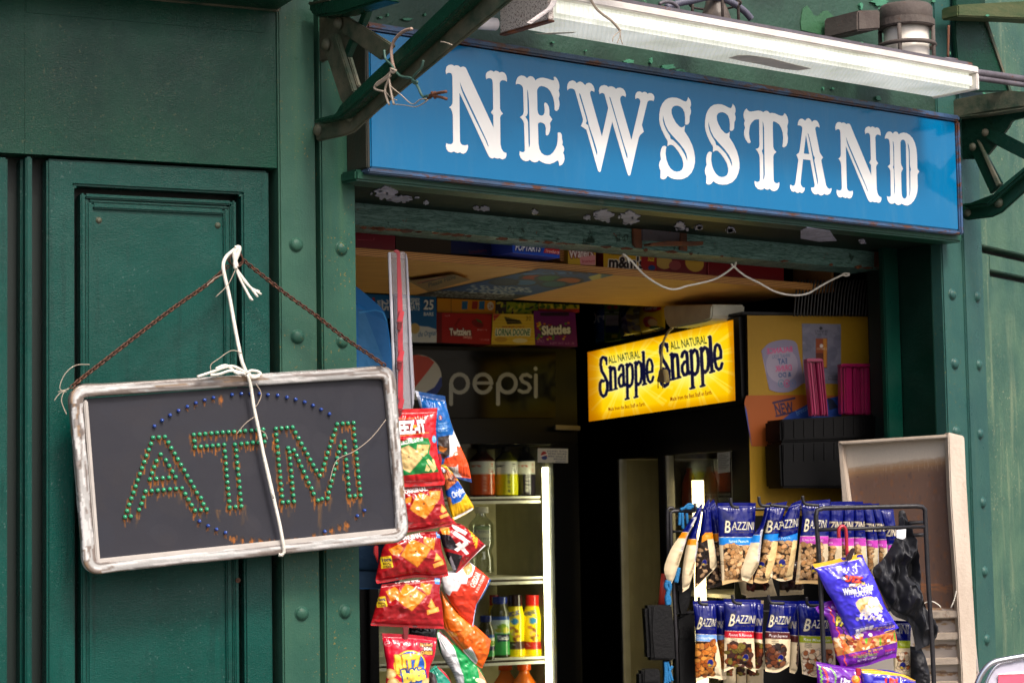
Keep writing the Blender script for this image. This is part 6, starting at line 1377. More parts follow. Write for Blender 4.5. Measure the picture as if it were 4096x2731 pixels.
for x, y in ((240, 1470), (270, 1560), (330, 1600), (600, 1560), (560, 1660), (420, 1680)): a.ell(x, y, 54, 50, (236, 190, 110)); a.ell(x, y, 40, 36, (246, 214, 150))
bag('bright red Ritz cracker bag with yellow and blue oval, lowest on the strip', k2, ([(168, 1072), (440, 1085), (715, 1118)], [(715, 1118), (692, 1300), (640, 1440), (636, 1740)], [(190, 1760), (636, 1740)], [(168, 1072), (195, 1280), (215, 1420), (190, 1760)]), KB, .085, a, .03, .008, 15, (170, 20, 46), 3)
# right hand column
a = Art(k1, (500, 20, 1150, 1010), (14, 92, 168)); a.poly([(500, 20), (860, 60), (860, 150), (560, 130)], (14, 70, 130)); a.poly([(500, 20), (560, 40), (590, 220), (540, 160)], (196, 200, 214))
for k in range(3): a.line([(560, 70 + k * 14), (840, 96 + k * 14)], 3, (10, 54, 110))
a.ell(765, 318, 20, 28, (120, 20, 44)); a.text('S', 755, 338, 40, (240, 240, 240)); 
for k, t_ in enumerate(('RIDGES', 'CRUNCHIER', 'MULTIPLIES', 'FLAVOR')): a.text(t_, 742, 390 + k * 26, 17, (190, 214, 236), 840, -.1)
a.poly([(860, 500), (900, 500), (925, 430), (1000, 590), (1000, 640), (945, 612), (945, 660), (900, 740), (860, 760), (850, 600)], (240, 238, 238)); a.poly([(940, 610), (975, 622), (1010, 590), (1130, 900), (1130, 980), (930, 930), (800, 850), (820, 740), (890, 720), (910, 680), (945, 665)], (236, 84, 36)); a.poly([(740, 520), (860, 500), (860, 700), (800, 750), (740, 640)], (62, 50, 44)); a.poly([(755, 610), (840, 640), (800, 680), (755, 660)], (206, 120, 40))
a.poly([(800, 820), (930, 830), (955, 800), (965, 880), (1020, 935), (920, 930)], (236, 236, 238))
for k in range(9): a.line([(840 + k * 10, 830), (850 + k * 10, 890)], 4, (50, 50, 54))
a.text('RUFFLES.COM', 800, 815, 16, (250, 220, 200), 915, -.03); a.poly([(900, 925), (1118, 950), (1118, 1000), (900, 945)], (20, 50, 110))
bag('blue white and orange ridged chip bag, top of the right column', k1, ([(522, 32), (680, 62), (838, 88)], [(838, 88), (856, 200), (915, 420), (1010, 640), (1080, 800), (1118, 992)], [(700, 840), (920, 932), (1118, 992)], [(522, 32), (585, 250), (640, 560), (700, 840)]), KB, .0, a, .03, .01, 21, (20, 70, 130))
a = Art(k1, (770, 780, 1160, 1420), (238, 184, 20)); a.poly([(780, 790), (960, 940), (900, 1030), (840, 1090), (780, 1000)], (176, 88, 44))
for k in range(20): a.ell(gq.uniform(820, 940), gq.uniform(850, 1060), 24, 14, gq.choice([(120, 54, 26), (200, 110, 60), (90, 40, 24), (216, 130, 70)]), gq.uniform(0, 3))
a.poly([(825, 1090), (960, 970), (1045, 1090), (980, 1180), (905, 1215)], (22, 84, 184)); a.text('Original', 905, 1160, 70, (246, 246, 250), 1060, -.5, .2, .02); a.poly([(790, 810), (830, 860), (825, 890), (790, 870)], (220, 230, 240)); a.ell(860, 1210, 30, 70, (196, 130, 70), .2); a.line([(905, 1218), (985, 1182), (1050, 1092)], 8, (60, 150, 220)); a.poly([(920, 1360), (1130, 1250), (1130, 1275), (940, 1380)], (246, 240, 230))
bag('blue and yellow cookie bag lettered Original beside the crackers', k1, ([(790, 805), (835, 800)], [(835, 800), (955, 940), (1045, 1090), (1132, 1230), (1125, 1275)], [(925, 1385), (1030, 1335), (1125, 1275)], [(790, 805), (825, 1000), (870, 1220), (925, 1385)]), KB, .02, a, .02, .007, 22, (180, 140, 30))
a = Art(k2, (720, -40, 1230, 530), (168, 20, 30)); a.poly([(740, 80), (830, 100), (900, 200), (880, 250), (800, 230), (750, 200)], (34, 26, 34)); a.poly([(800, 260), (880, 280), (950, 300), (900, 480), (820, 400)], (30, 24, 30)); a.poly([(740, 10), (830, 20), (830, 90), (760, 90)], (236, 150, 50))
a.text('MUNCHIES', 1040, 330, 120, (248, 246, 240), 700, -2.05, 0, .08, edge=(120, 20, 20), ew=8) if False else None
for p in ([(865, 30), (980, 100), (1000, 70), (860, -20)], [(860, 90), (990, 180), (1010, 150), (880, 50)], [(880, 190), (920, 160), (1020, 280), (990, 290)], [(870, 240), (990, 140), (1010, 190), (900, 262)]): a.poly(p, (248, 244, 238))
a.text('FLAMIN', 1010, 10, 44, (240, 190, 40), 1210, 1.25, 0, .05); a.line([(1050, 40), (1110, 110), (1090, 220)], 16, (244, 170, 30)); a.line([(1060, 40), (1125, 110), (1100, 230)], 8, (236, 60, 30)); a.poly([(840, 300), (900, 440), (870, 450), (830, 330)], (190, 190, 200)); a.poly([(1190, 190), (1205, 205), (920, 505), (915, 480)], (236, 232, 236))
bag('black and red snack mix bag with white slanted letters', k2, ([(735, 30), (900, -20), (985, 5)], [(985, 5), (1085, 90), (1200, 200)], [(912, 500), (1040, 350), (1200, 200)], [(735, 30), (765, 180), (830, 360), (912, 500)]), KB, .045, a, .026, .011, 23, (90, 14, 20))
a = Art(k2, (750, 340, 1270, 1040), (226, 60, 34)); a.poly([(760, 460), (1040, 360), (1090, 400), (1060, 460), (1040, 500), (1000, 520), (980, 580), (930, 580), (900, 650), (850, 650), (830, 700), (760, 640)], (240, 236, 238)); a.ell(1010, 430, 44, 64, (226, 160, 100), .4); a.text('CHEDDAR', 1060, 620, 60, (248, 220, 210), 1220, -1.05, 0, .05); a.text('& SOUR CREAM', 1090, 670, 30, (248, 210, 200), 1280, -1.05, 0, .04); a.poly([(1235, 530), (1256, 540), (1190, 720), (1120, 800), (1085, 1020), (1065, 1005), (1100, 790)], (40, 100, 180)); a.line([(1225, 545), (1100, 790), (1070, 990)], 8, (240, 240, 244))
bag('white and orange cheddar and sour cream chip bag', k2, ([(765, 470), (900, 440), (1040, 365)], [(1040, 365), (1150, 450), (1252, 540)], [(1075, 1018), (1110, 800), (1180, 690), (1252, 540)], [(765, 470), (775, 620), (900, 840), (1075, 1018)]), KB, .03, a, .03, .009, 24, (60, 90, 150), seal=.02)
a = Art(k2, (740, 620, 1280, 1460), (236, 104, 24)); a.poly([(760, 660), (900, 830), (1080, 1010), (960, 1120), (790, 900)], (240, 126, 44)); a.poly([(970, 1240), (1030, 1200), (1110, 1330), (1110, 1375), (1080, 1380)], (226, 224, 226)); 
for k in range(4): a.line([(980 + k * 14, 1230 - k * 6), (1090 + k * 6, 1360)], 3, (120, 120, 130))
a.poly([(1170, 1080), (1250, 1140), (1230, 1250), (1190, 1200)], (206, 96, 40)); a.poly([(880, 900), (960, 920), (930, 990)], (250, 150, 70)); a.ell(850, 1080, 50, 24, (246, 166, 60), .2)
for k in range(5): a.text('flavor', 800 + k * 18, 1110 + k * 20, 12, (250, 210, 170), 850 + k * 18, .7)
bag('crumpled orange snack bag in the right column', k2, ([(752, 640), (900, 830), (1090, 990), (1180, 1070), (1252, 1140)], [(1252, 1140), (1225, 1280), (1165, 1420)], [(775, 1015), (960, 1235), (1100, 1380), (1165, 1420)], [(752, 640), (770, 850), (775, 1015)]), KB, .015, a, .03, .014, 25, (200, 90, 20))
a = Art(k2, (690, 1000, 1260, 1760), (20, 150, 78)); a.poly([(715, 1060), (760, 1060), (860, 1200), (960, 1500), (980, 1700), (900, 1600), (750, 1260)], (220, 222, 226)); a.poly([(712, 1090), (740, 1250), (860, 1460), (950, 1700), (830, 1700), (700, 1300)], (30, 28, 30)); a.poly([(1100, 1400), (1240, 1600), (1240, 1700), (1160, 1700)], (236, 150, 110)); a.ell(1130, 1540, 60, 24, (236, 230, 180), .3); a.line([(740, 1050), (860, 1180)], 10, (190, 30, 50))
for k in range(10): a.line([(790 + k * 9, 1310 + k * 26), (830 + k * 9, 1300 + k * 26)], 4, (120, 120, 126))
bag('bright green chip bag below the orange bag, cut by the frame', k2, ([(712, 1085), (735, 1035)], [(735, 1035), (960, 1235), (1120, 1390), (1210, 1560), (1260, 1720)], [(960, 1760), (1260, 1720)], [(712, 1085), (750, 1270), (880, 1480), (960, 1760)]), KB, .0, a, .03, .011, 26, (14, 90, 50))
a = Art(k2, (620, 1370, 960, 1760), (16, 132, 108)); a.line([(730, 1410), (840, 1530), (920, 1640)], 24, (170, 20, 40)); a.line([(745, 1400), (860, 1530)], 8, (230, 230, 226)); a.poly([(640, 1450), (690, 1480), (740, 1700), (640, 1700)], (70, 60, 60))
bag('small teal and red snack bag half behind the Ritz bag', k2, ([(640, 1440), (700, 1385)], [(700, 1385), (820, 1490), (940, 1740)], [(640, 1760), (940, 1740)], [(640, 1440), (640, 1760)]), KB, .05, a, .016, .008, 27, (14, 80, 70))
a = Art(k2, (420, 980, 730, 1160), (36, 36, 40)); bag('black snack bag behind the top edge of the Ritz bag', k2, ([(440, 1000), (712, 1010)], [(712, 1010), (715, 1150)], [(430, 1150), (715, 1150)], [(440, 1000), (430, 1150)]), KB, .03, a, .012, .006, 28, (30, 30, 34))
slab(k2, [(90, 205), (132, 200), (135, 300), (130, 380), (88, 275)], KB, .04, .012, 'bag_end', plain('red_film2', (146, 24, 30), .25), None, .002)
bpy.data.objects['bag_end']['label'] = 'red ribbed bag end showing left of the crackers below the ATM sign'; bpy.data.objects['bag_end']['category'] = 'bag'

# ------------------------------------------------------------------ white rusty cabinet (frames CAB / CABF)
z10 = ZM(3096, 1750, 4096, 2731, 1598)
CB = thing('metal_cabinet', CAB.hit(z10((1150, 1500))), 'tall open white metal cabinet with rust stained back, drawn up to the right post', 'cabinet')
a = Art(z10, (400, -20, 1320, 1760), (206, 194, 178)); a.speck(.04)
gr_ = random.Random(8)
for k in range(26):
    dy = -60 + 130 * k / 25
    a.poly([(440, 250 + dy)] + [(x, 250 - (x - 440) * .115 + dy + gr_.gauss(0, 3)) for x in range(470, 1330, 24)] + [(1320, 1090), (440, 1090)], (98, 74, 64) if k > 8 else (138, 98, 62), .15)
for k in range(500):
    x, y = gr_.uniform(440, 1250), gr_.uniform(230, 1080)
    a.ell(x, y, gr_.uniform(2, 10), gr_.uniform(3, 26), gr_.choice([(120, 78, 54), (84, 66, 62), (112, 88, 82), (130, 82, 50)]), 0, .5)
for k in range(60): a.ell(gr_.uniform(900, 1200), gr_.uniform(930, 990), gr_.uniform(10, 50), gr_.uniform(3, 9), (150, 96, 60), 0, .35)
a.rect(440, 1088, 1320, 1760, (196, 186, 178))
for k in range(220): a.ell(gr_.uniform(900, 1300), gr_.choice([1095, 1165, 1180, 1325, 1340, 1500, 1510]) + gr_.gauss(0, 6), gr_.uniform(6, 30), gr_.uniform(2, 7), gr_.choice([(150, 110, 70), (120, 90, 70), (170, 130, 84)]), 0, .5)
for y in (1165, 1328, 1500): a.line([(900, y), (1320, y - 4)], 8, (120, 100, 84)); 
for k in range(60): x = gr_.uniform(430, 1130); a.line([(x, gr_.uniform(60, 200)), (x + 3, gr_.uniform(100, 230))], 3, (196, 180, 168), .3)
sheet('back_panel', M_paper, z10, quad((425, 38), (1135, -6), (1330, 1760), (470, 1760)), CAB, -.03, a, 3, depth=.015, side=(160, 150, 144), parent=CB)
M_cab = grainmetal('rust_streaked_white', (206, 192, 176), (186, 170, 154), (176, 126, 86), .6, .5, 0, 9, (1, 1, .35))
slab(z10, [(407, 30), (432, 26), (480, 420), (520, 900), (470, 900), (436, 420)], CAB, .0, .03, 'left_lip', M_cab, CB, .003)
slab(z10, [(405, 24), (1112, -22), (1112, 0), (432, 44)], CAB, .012, .05, 'top_lip', M_cab, CB, .003)
slab(z10, [(1113, -35), (1218, -10), (1232, 300), (1262, 800), (1300, 1420), (1322, 1800), (1210, 1800), (1200, 1500), (1165, 900), (1130, 400)], CABF, .02, .04, 'side_board', M_cab, CB, .004)
for y in (1110, 1250, 1410, 1560):
    slab(z10, [(955, y), (1172, y - 8), (1178, y + 40), (960, y + 48)], CAB, .0, .03, 'drawer_rail', M_cab, CB, .003)
tubes_px(z10, [[(945, 1090), (965, 1055), (1010, 1045), (1055, 1070), (1065, 1085)], [(1130, 1085), (1150, 1040), (1165, 980)]], CAB, .01, .0022, 'wire_end', M_rope, CB)

# ------------------------------------------------------------------ nut rack (frame RK)
zA = ZM(2620, 1960, 3160, 2400, 1924); zB = ZM(3080, 1970, 3720, 2400, 2334); zC = ZM(2760, 2350, 3320, 2731, 2305); z25 = ZM(2540, 1950, 2900, 2731, 723)
NR = thing('wire_rack', RK.hit(D((1850, 1560))), 'black wire rack with peg hooks carrying rows of nut bags', 'rack')
M_wireb = grainmetal('black_rack_wire', (24, 23, 26), (36, 34, 38), (116, 70, 48), .68, .45, 0, 30)
def wire(zm, pts, off, r, name='wire', sm=False): return tubes_px(zm, [pts], RK, off, r, name, M_wireb, NR, 8, sm)
wr_ = pxr(z10, 15, 7.2)
wire(z10, [(325, 1760), (318, 1420), (300, 1000), (285, 720), (268, 500), (272, 468), (290, 454), (330, 450), (600, 444), (900, 437), (945, 440), (962, 456), (966, 490), (985, 900), (1010, 1300), (1030, 1760)], .16, wr_, 'frame_loop', True)
wire(z10, [(280, 588), (600, 578), (958, 568)], .165, wr_ * .75)
wire(z10, [(860, 545), (962, 540)], .12, wr_ * .8); wire(z10, [(890, 622), (966, 620)], .12, wr_ * .8)
wire(z25, [(340, 1600), (330, 1200), (305, 700), (292, 450), (285, 215), (290, 195), (310, 188), (480, 186)], .02, .006, 'frame_loop')
wire(z25, [(270, 800), (262, 400), (262, 180), (275, 162), (300, 162), (320, 185)], -.06, .006, 'frame_loop')
wire(z25, [(280, 350), (480, 352)], .0, .004)
for zy in (2040, 2450):
    pa = RK.hit(FU((2700, zy)), -.06); pb = RK.hit(FU((3560, zy - 12)), -.06)
    MB().tube([pa, pb], .006, 8).build('cross_bar', M_wireb, NR, smooth=True)
hooks = [(zA, [(1075, 110), (1080, 180), (1095, 215), (1120, 236), (1190, 245)]), (zA, [(1480, 90), (1488, 170), (1505, 205), (1535, 220), (1640, 226)]), (zA, [(1640, 210), (1760, 225), (1900, 240)]), (zB, [(475, 45), (483, 120), (500, 150), (535, 170), (710, 185)]), (zC, [(145, 148), (152, 225), (170, 252), (200, 268), (290, 272)]),
         (zC, [(695, 115), (708, 200), (725, 230), (765, 252), (850, 260)]), (zC, [(1290, 118), (1300, 200), (1320, 235), (1360, 250), (1550, 255)]), (zC, [(1915, 150), (1925, 235), (1945, 275), (1985, 290), (2110, 290)]), (zA, [(570, 185), (575, 300)])]
for zm, p in hooks: tubes_px(zm, [p], RK, .075, .0052, 'peg_hook', M_wireb, NR, 8)
CRM = (228, 208, 170); NAVY = (4, 14, 98)
PEA = [(200, 150, 96), (214, 166, 112), (184, 132, 80), (222, 178, 128)]
GN = 'bags of nuts on the wire rack'
M_nut = attrmat('nut_bag_film', .2, .08, 0, .05, 40, .34)
def nutbag(label, zm, sides, off, art, bulge=.018, wr=.005, seed=1, lean=0):
    return bag(label, zm, sides, RK, off, art, bulge, wr, seed, (150, 130, 100), 0, M_nut, GN, lean, .05, 2.2, .001, 'nut_bag')
def logo(a, x, y, h_, x1, an=0, sh=.15, part='BAZZINI'):
    w_ = x1 - x
    a.text('B', x, y + h_ * .34, h_ * 1.5, (236, 224, 190), x + w_ * .18, an, sh, .012, edge=(6, 6, 26), ew=4)
    a.text('AZZINI', x + w_ * .23, y, h_, (232, 226, 208), x1, an, sh, .0, edge=(6, 6, 26), ew=4)
    a.text('Finest Quality Since 1886', x + w_ * .24, y + h_ * .36, h_ * .18, (120, 96, 60), x1 - w_ * .02, an, .2)
def seal_(a, x, y, r): a.ell(x, y, r, r * 1.3, (180, 150, 70)); a.ell(x, y, r * .92, r * 1.22, (20, 26, 110)); a.poly([(x - r * .8, y + r * .3), (x - r * .2, y + r * .1), (x + r * .2, y + r * .7), (x + r * .8, y + r * .1), (x + r * .4, y + r * .9), (x - r * .5, y + r)], (196, 166, 40))
# front row, zA
def sidebag(zm, sides, label, bandy, bandc, off, seed, nuts=None, lab=True, navy=None, stripx=None):
    P = np.array(sides[1] + sides[3], float); x0, y0 = P.min(0) - 30; x1, y1 = P.max(0) + 30
    a = Art(zm, (x0, y0, x1, y1), CRM)
    (ya, yb), h_ = bandy
    a.poly([(x0, y0), (x1, y0), (x1, yb), (x0, ya)], navy or NAVY); a.poly([(x0, ya), (x1, yb), (x1, yb + h_), (x0, ya + h_)], bandc); a.line([(x0, ya), (x1, yb)], 5, (236, 220, 180))
    if nuts: a.spots((nuts[0], ya + h_ + 10, nuts[1], y1), 90, nuts[2], 34, seed); a.poly([(nuts[1], ya + h_ + 10), (nuts[1] + 30, y1 - 60), (nuts[1], y1)], CRM)
    if stripx:
        for (sx0, sy0, sx1, sy1, w_) in stripx:
            a.line([(sx0, sy0), (sx1, sy1)], w_, (214, 212, 214))
            for k in range(22):
                t = k / 22; q = (sx0 + (sx1 - sx0) * t, sy0 + (sy1 - sy0) * t); a.line([(q[0] - w_ * .35, q[1]), (q[0] + w_ * (.1 + .3 * ((k * 7) % 3) / 3), q[1] - 4)], 5, (70, 70, 76))
            a.line([(sx1 - 20, sy1 + 30), (sx1 - 90, sy1 + 200)], w_ * .7, (200, 180, 140)); 
            for k in range(8): a.line([(sx1 - 30 - k * 9, sy1 + 50 + k * 20), (sx1 + 10 - k * 9, sy1 + 44 + k * 20)], 7, (70, 56, 44))
    nutbag(label, zm, sides, off, a, .02, .006, seed)
ORB = (226, 138, 22); BLB = (26, 128, 214); MGB = (196, 70, 180)
sidebag(zA, ([(775, 185), (835, 128)], [(835, 128), (888, 285), (905, 640), (965, 1345)], [(720, 1400), (850, 1385), (965, 1345)], [(775, 185), (800, 560), (850, 900), (720, 1400)]), 'orange banded nut bag just behind the salted peanuts bag', ((620, 610), 110), ORB, -.02, 33, (700, 960, [(40, 30, 26), (190, 150, 110), (60, 40, 34), (200, 160, 120)]))
a = Art(zA, (540, 90, 920, 1440), (34, 26, 24)); a.poly([(540, 90), (920, 90), (830, 600), (700, 600), (640, 640), (600, 740)], NAVY); a.spots((560, 760, 800, 1400), 60, [(40, 30, 26), (190, 150, 110), (50, 36, 34), (206, 166, 126), (36, 28, 26)], 44, 9)
a.poly([(690, 600), (815, 598), (830, 690), (715, 698), (640, 745), (650, 650)], ORB); a.poly([(712, 698), (830, 690), (885, 1080), (830, 1140), (770, 1100)], CRM); a.poly([(820, 690), (845, 720), (880, 930), (850, 900)], (200, 200, 206)); a.poly([(560, 1400), (830, 1130), (880, 1090), (600, 1420)], CRM); seal_(a, 680, 1030, 36)
nutbag('nut bag with orange band and dark window, third from the left in the top row', zA, ([(690, 230), (745, 155), (776, 122)], [(776, 122), (815, 590), (870, 900), (886, 1085)], [(570, 1395), (720, 1250), (886, 1085)], [(690, 230), (640, 600), (600, 780), (575, 1080), (570, 1395)]), .0, a, .02, .006, 34)
sidebag(zA, ([(655, 200), (680, 200)], [(680, 200), (635, 420), (588, 640), (612, 760), (580, 980), (545, 1180), (480, 1390)], [(395, 1450), (440, 1420), (480, 1390)], [(655, 200), (570, 440), (480, 680), (448, 790), (408, 1000), (385, 1240), (395, 1450)]), 'orange banded nut bag seen from its cream side, second from the left', ((690, 700), 85), ORB, .02, 32, None, True, None, [(600, 680, 560, 1000, 46)])
sidebag(zA, ([(640, 215), (672, 185)], [(672, 185), (600, 390), (488, 600), (440, 740), (375, 950), (300, 1190), (222, 1360)], [(205, 1350), (222, 1360)], [(640, 215), (540, 370), (390, 588), (330, 680), (220, 850), (130, 1130), (205, 1350)]), 'orange banded nut bag tilted furthest left on the rack', ((570, 620), 90), ORB, .04, 31, None, True, None, [(560, 400, 370, 860, 44)])
a = Art(zA, (870, 160, 1460, 1370), NAVY); a.rect(870, 668, 1460, 776, BLB); a.line([(870, 668), (1460, 668)], 6, (236, 220, 190)); logo(a, 970, 562, 120, 1390, 0, .08); a.text('Salted Peanuts', 1020, 742, 40, (236, 240, 246), 1300, 0, .1, .01)
a.rect(870, 778, 1460, 1370, CRM); a.spots((950, 790, 1400, 1270), 120, PEA, 46, 5); a.rect(870, 1272, 1460, 1370, (206, 172, 120)); a.poly([(870, 778), (950, 778), (985, 1290), (870, 1290)], CRM)
for k in range(3): a.line([(925, 1010 + k * 20), (1000, 1012 + k * 20)], 6, (80, 60, 40))
nutbag('flat facing nut bag lettered Salted Peanuts with bright blue band', zA, ([(888, 180), (1160, 176), (1437, 178)], [(1437, 178), (1420, 600), (1400, 800), (1395, 1330)], [(960, 1350), (1180, 1300), (1395, 1330)], [(888, 180), (905, 640), (915, 780), (960, 1350)]), .03, a, .022, .004, 35)
a = Art(zA, (1360, 120, 1960, 1360), NAVY); logo(a, 1560, 560, 120, 1960, 0, .2); a.poly([(1360, 640), (1960, 600), (1960, 700), (1360, 740)], BLB); a.poly([(1360, 740), (1960, 700), (1960, 1360), (1360, 1360)], (150, 110, 80)); a.spots((1440, 745, 1680, 1300), 52, PEA, 50, 6); a.poly([(1640, 720), (1752, 736), (1700, 1100), (1610, 1312), (1545, 1200), (1600, 900)], (234, 200, 140)); seal_(a, 1505, 1060, 36); a.poly([(1440, 1230), (1560, 1260), (1600, 1320), (1400, 1320)], (206, 172, 120))
nutbag('blue banded peanut bag turned sideways, second after the salted peanuts', zA, ([(1600, 200), (1750, 180), (1885, 158)], [(1885, 158), (1800, 450), (1758, 620), (1740, 800), (1690, 1150), (1605, 1312)], [(1400, 1300), (1500, 1330), (1605, 1312)], [(1600, 200), (1560, 600), (1530, 780), (1480, 1060), (1400, 1300)]), .02, a, .022, .005, 37)
sidebag(zA, ([(1580, 190), (1660, 170)], [(1660, 170), (1600, 330), (1525, 600), (1490, 1000), (1420, 1170), (1320, 1302)], [(1240, 1280), (1320, 1302)], [(1580, 190), (1510, 470), (1405, 630), (1362, 740), (1285, 930), (1225, 1130), (1240, 1280)]), 'blue banded peanut bag turned sideways right beside the salted peanuts', ((640, 628), 108), BLB, .045, 36, None, True, None, [(1500, 580, 1450, 1000, 50)])
# zB group
for i, (xt0, xt1, yt, xa, xb, ya, yb, xe0, xe1, ye) in enumerate([(1600, 1795, 210, 1690, 1855, 760, 745, 1720, 1840, 1300), (1480, 1590, 155, 1560, 1692, 690, 670, 1570, 1730, 1250), (1350, 1480, 150, 1400, 1568, 690, 680, 1420, 1590, 1250),
                                                               (1225, 1355, 125, 1210, 1392, 660, 650, 1240, 1440, 1300), (1080, 1235, 120, 1045, 1218, 660, 650, 1050, 1240, 1300), (885, 1090, 125, 840, 1046, 660, 650, 850, 1060, 1300)]):
    a = Art(zB, (xt0 - 260, 80, xb + 260, ye + 40), NAVY); a.text('BAZZINI', xb - 330, ya - 130, 116, (214, 200, 170), xb - 40, 0, .16, .02, edge=(8, 10, 40), ew=5); a.text('Since 1886', xb - 130, ya - 72, 22, (120, 96, 60), xb - 60)
    a.rect(xa - 240, ya, xb + 200, ya + 112, MGB); a.line([(xa - 240, ya), (xb + 200, yb)], 6, (236, 220, 190)); a.text('Peanuts', xa - 80, ya + 72, 36, (240, 220, 240), xa + 52, .06)
    a.rect(xa - 240, ya + 112, xb + 240, ye + 40, CRM); a.spots((xa - 200, ya + 118, xa + (xb - xa) * .38, ye), 120, PEA, 40, 40 + i); a.poly([(xb - 14, ya + 60), (xb + 10, ya + 40), (xb + 14, ye), (xb - 8, ye)], (206, 206, 212))
    nutbag('magenta banded peanut bag, ' + ('furthest right beside the black plastic bag', 'second from the right in the top row', 'third from the right in the top row', 'behind the popcorn bag clip', 'behind the red hook', 'first after the front facing magenta one')[i], zB, ([(xt0, yt + 6), (xt1, yt)], [(xt1, yt), (xb, yb), (xe1, ye)], [(xe0, ye + 10), (xe1, ye)], [(xt0, yt + 6), (xa, ya), (xe0, ye + 10)]), -.04 + .013 * i, a, .018, .005, 41 + i)
a = Art(zB, (360, 80, 900, 1380), NAVY); logo(a, 475, 520, 128, 790, -.03, .2); a.rect(360, 630, 900, 742, MGB); a.line([(360, 630), (900, 632)], 6, (236, 220, 190)); a.text('Unsalted Peanuts', 455, 704, 44, (244, 230, 244), 745, 0, .1)
a.rect(360, 742, 900, 1380, CRM); a.spots((380, 745, 730, 1270), 105, PEA, 44, 51); a.rect(360, 1270, 900, 1380, (206, 172, 120)); a.poly([(360, 742), (440, 742), (420, 1300), (360, 1300)], CRM, .7); seal_(a, 620, 1105, 52)
nutbag('front facing magenta banded peanut bag behind the rack frame', zB, ([(455, 132), (650, 115), (880, 95)], [(880, 95), (852, 640), (842, 760), (840, 980), (700, 1330)], [(370, 1330), (540, 1320), (700, 1330)], [(455, 132), (468, 400), (440, 640), (425, 800), (370, 1330)]), .045, a, .022, .005, 47)
a = Art(zB, (0, 80, 480, 1290), NAVY); logo(a, 60, 520, 124, 385, -.12, .2); a.poly([(0, 690), (420, 575), (420, 690), (0, 760)], BLB); a.text('Salted Peanuts', 40, 694, 40, (230, 236, 246), 262, -.14, .1); a.poly([(0, 765), (420, 690), (480, 1290), (0, 1290)], CRM); a.spots((40, 720, 300, 1250), 70, PEA, 44, 52); a.poly([(300, 690), (395, 690), (372, 900), (320, 1260), (215, 1240), (260, 900)], (234, 204, 146)); seal_(a, 150, 1025, 50)
nutbag('blue banded peanut bag angled left of the magenta banded ones', zB, ([(310, 165), (380, 130), (460, 102)], [(460, 102), (402, 570), (392, 720), (368, 920), (325, 1262)], [(0, 1220), (160, 1290), (325, 1262)], [(310, 165), (165, 430), (125, 640), (85, 900), (0, 1220)]), .03, a, .022, .006, 48)
# second row, zC
NUTC = [(196, 112, 40), (216, 140, 60), (176, 92, 30)]; MIXR = [(110, 50, 26), (150, 76, 36), (60, 36, 30), (120, 104, 40), (74, 40, 34)]; PEC = [(120, 62, 36), (70, 40, 36), (146, 90, 60), (60, 46, 44)]; RAW = [(230, 206, 176), (222, 196, 160), (170, 96, 54), (236, 216, 190), (150, 80, 46)]
def rowbag(label, x0, x1, yt, yb, yband, bc, txt, nuts, seed, off, wbox, lean=0, front=True, xs=None, sides=None):
    a = Art(zC, (x0 - 60, yt - 40, x1 + 120, yb + 60), NAVY)
    w_ = x1 - x0
    if front: logo(a, x0 + w_ * .09, yband - 125, 140, x0 + w_ * .88, .02, .22)
    else: a.text('BAZZINI', x0 - w_ * 1.2, yband - 110, 120, (196, 186, 160), x0 + w_ * .5, 0, .2, .02)
    a.poly([(x0 - 60, yband), (x1 + 120, yband + 20), (x1 + 120, yband + 132), (x0 - 60, yband + 112)], bc); a.line([(x0 - 60, yband), (x1 + 120, yband + 20)], 7, (236, 214, 190))
    if txt: a.text(txt, x0 + w_ * .1, yband + 84, 48, (240, 236, 236), x0 + w_ * .8, .04, .12, .01)
    a.poly([(x0 - 60, yband + 112), (x1 + 120, yband + 132), (x1 + 120, yb + 60), (x0 - 60, yb + 60)], CRM)
    a.spots(wbox, 62, nuts, 56, seed, .75, (40, 26, 22))
    if front and wbox[1] > yband + 160:
        for k in range(3): a.line([(x0 + 80, yband + 132 + k * 26), (x0 + 180, yband + 136 + k * 26)], 8, (50, 44, 40))
    if front: seal_(a, wbox[0] + (wbox[2] - wbox[0]) * .76, wbox[1] + (wbox[3] - wbox[1]) * .62, 52)
    nutbag(label, zC, sides or quad((x0, yt), (x1, yt), (x1, yb), (x0, yb)), off, a, .022, .005, seed, lean)
LB = (120, 164, 226); RD = (186, 30, 44); BR = (82, 36, 36); GR = (158, 172, 24)
rowbag('second light blue banded roasted peanut bag behind the first', 430, 560, 205, 1540, 765, LB, '', NUTC, 61, -.01, (470, 885, 560, 1300), 0, False, None, quad((425, 206), (575, 210), (600, 1500), (470, 1520)))
rowbag('light blue banded roasted peanut bag, leftmost in the second row', 60, 430, 210, 1540, 752, LB, 'Dry Roasted Peanuts', NUTC, 62, .02, (60, 876, 385, 1450), 0, True, None, ([(45, 212), (240, 208), (430, 205)], [(430, 205), (440, 760), (445, 880), (495, 1130), (535, 1512)], [(105, 1545), (320, 1480), (535, 1512)], [(45, 212), (92, 760), (82, 1200), (105, 1545)]))
rowbag('second red banded raisin and almond bag behind the first', 1060, 1215, 200, 1330, 722, RD, '', MIXR, 63, .0, (1070, 935, 1150, 1290), 0, False, None, ([(1050, 190), (1215, 208)], [(1215, 208), (1185, 730), (1190, 850), (1252, 1335)], [(1080, 1350), (1252, 1335)], [(1050, 190), (1050, 730), (1080, 1350)]))
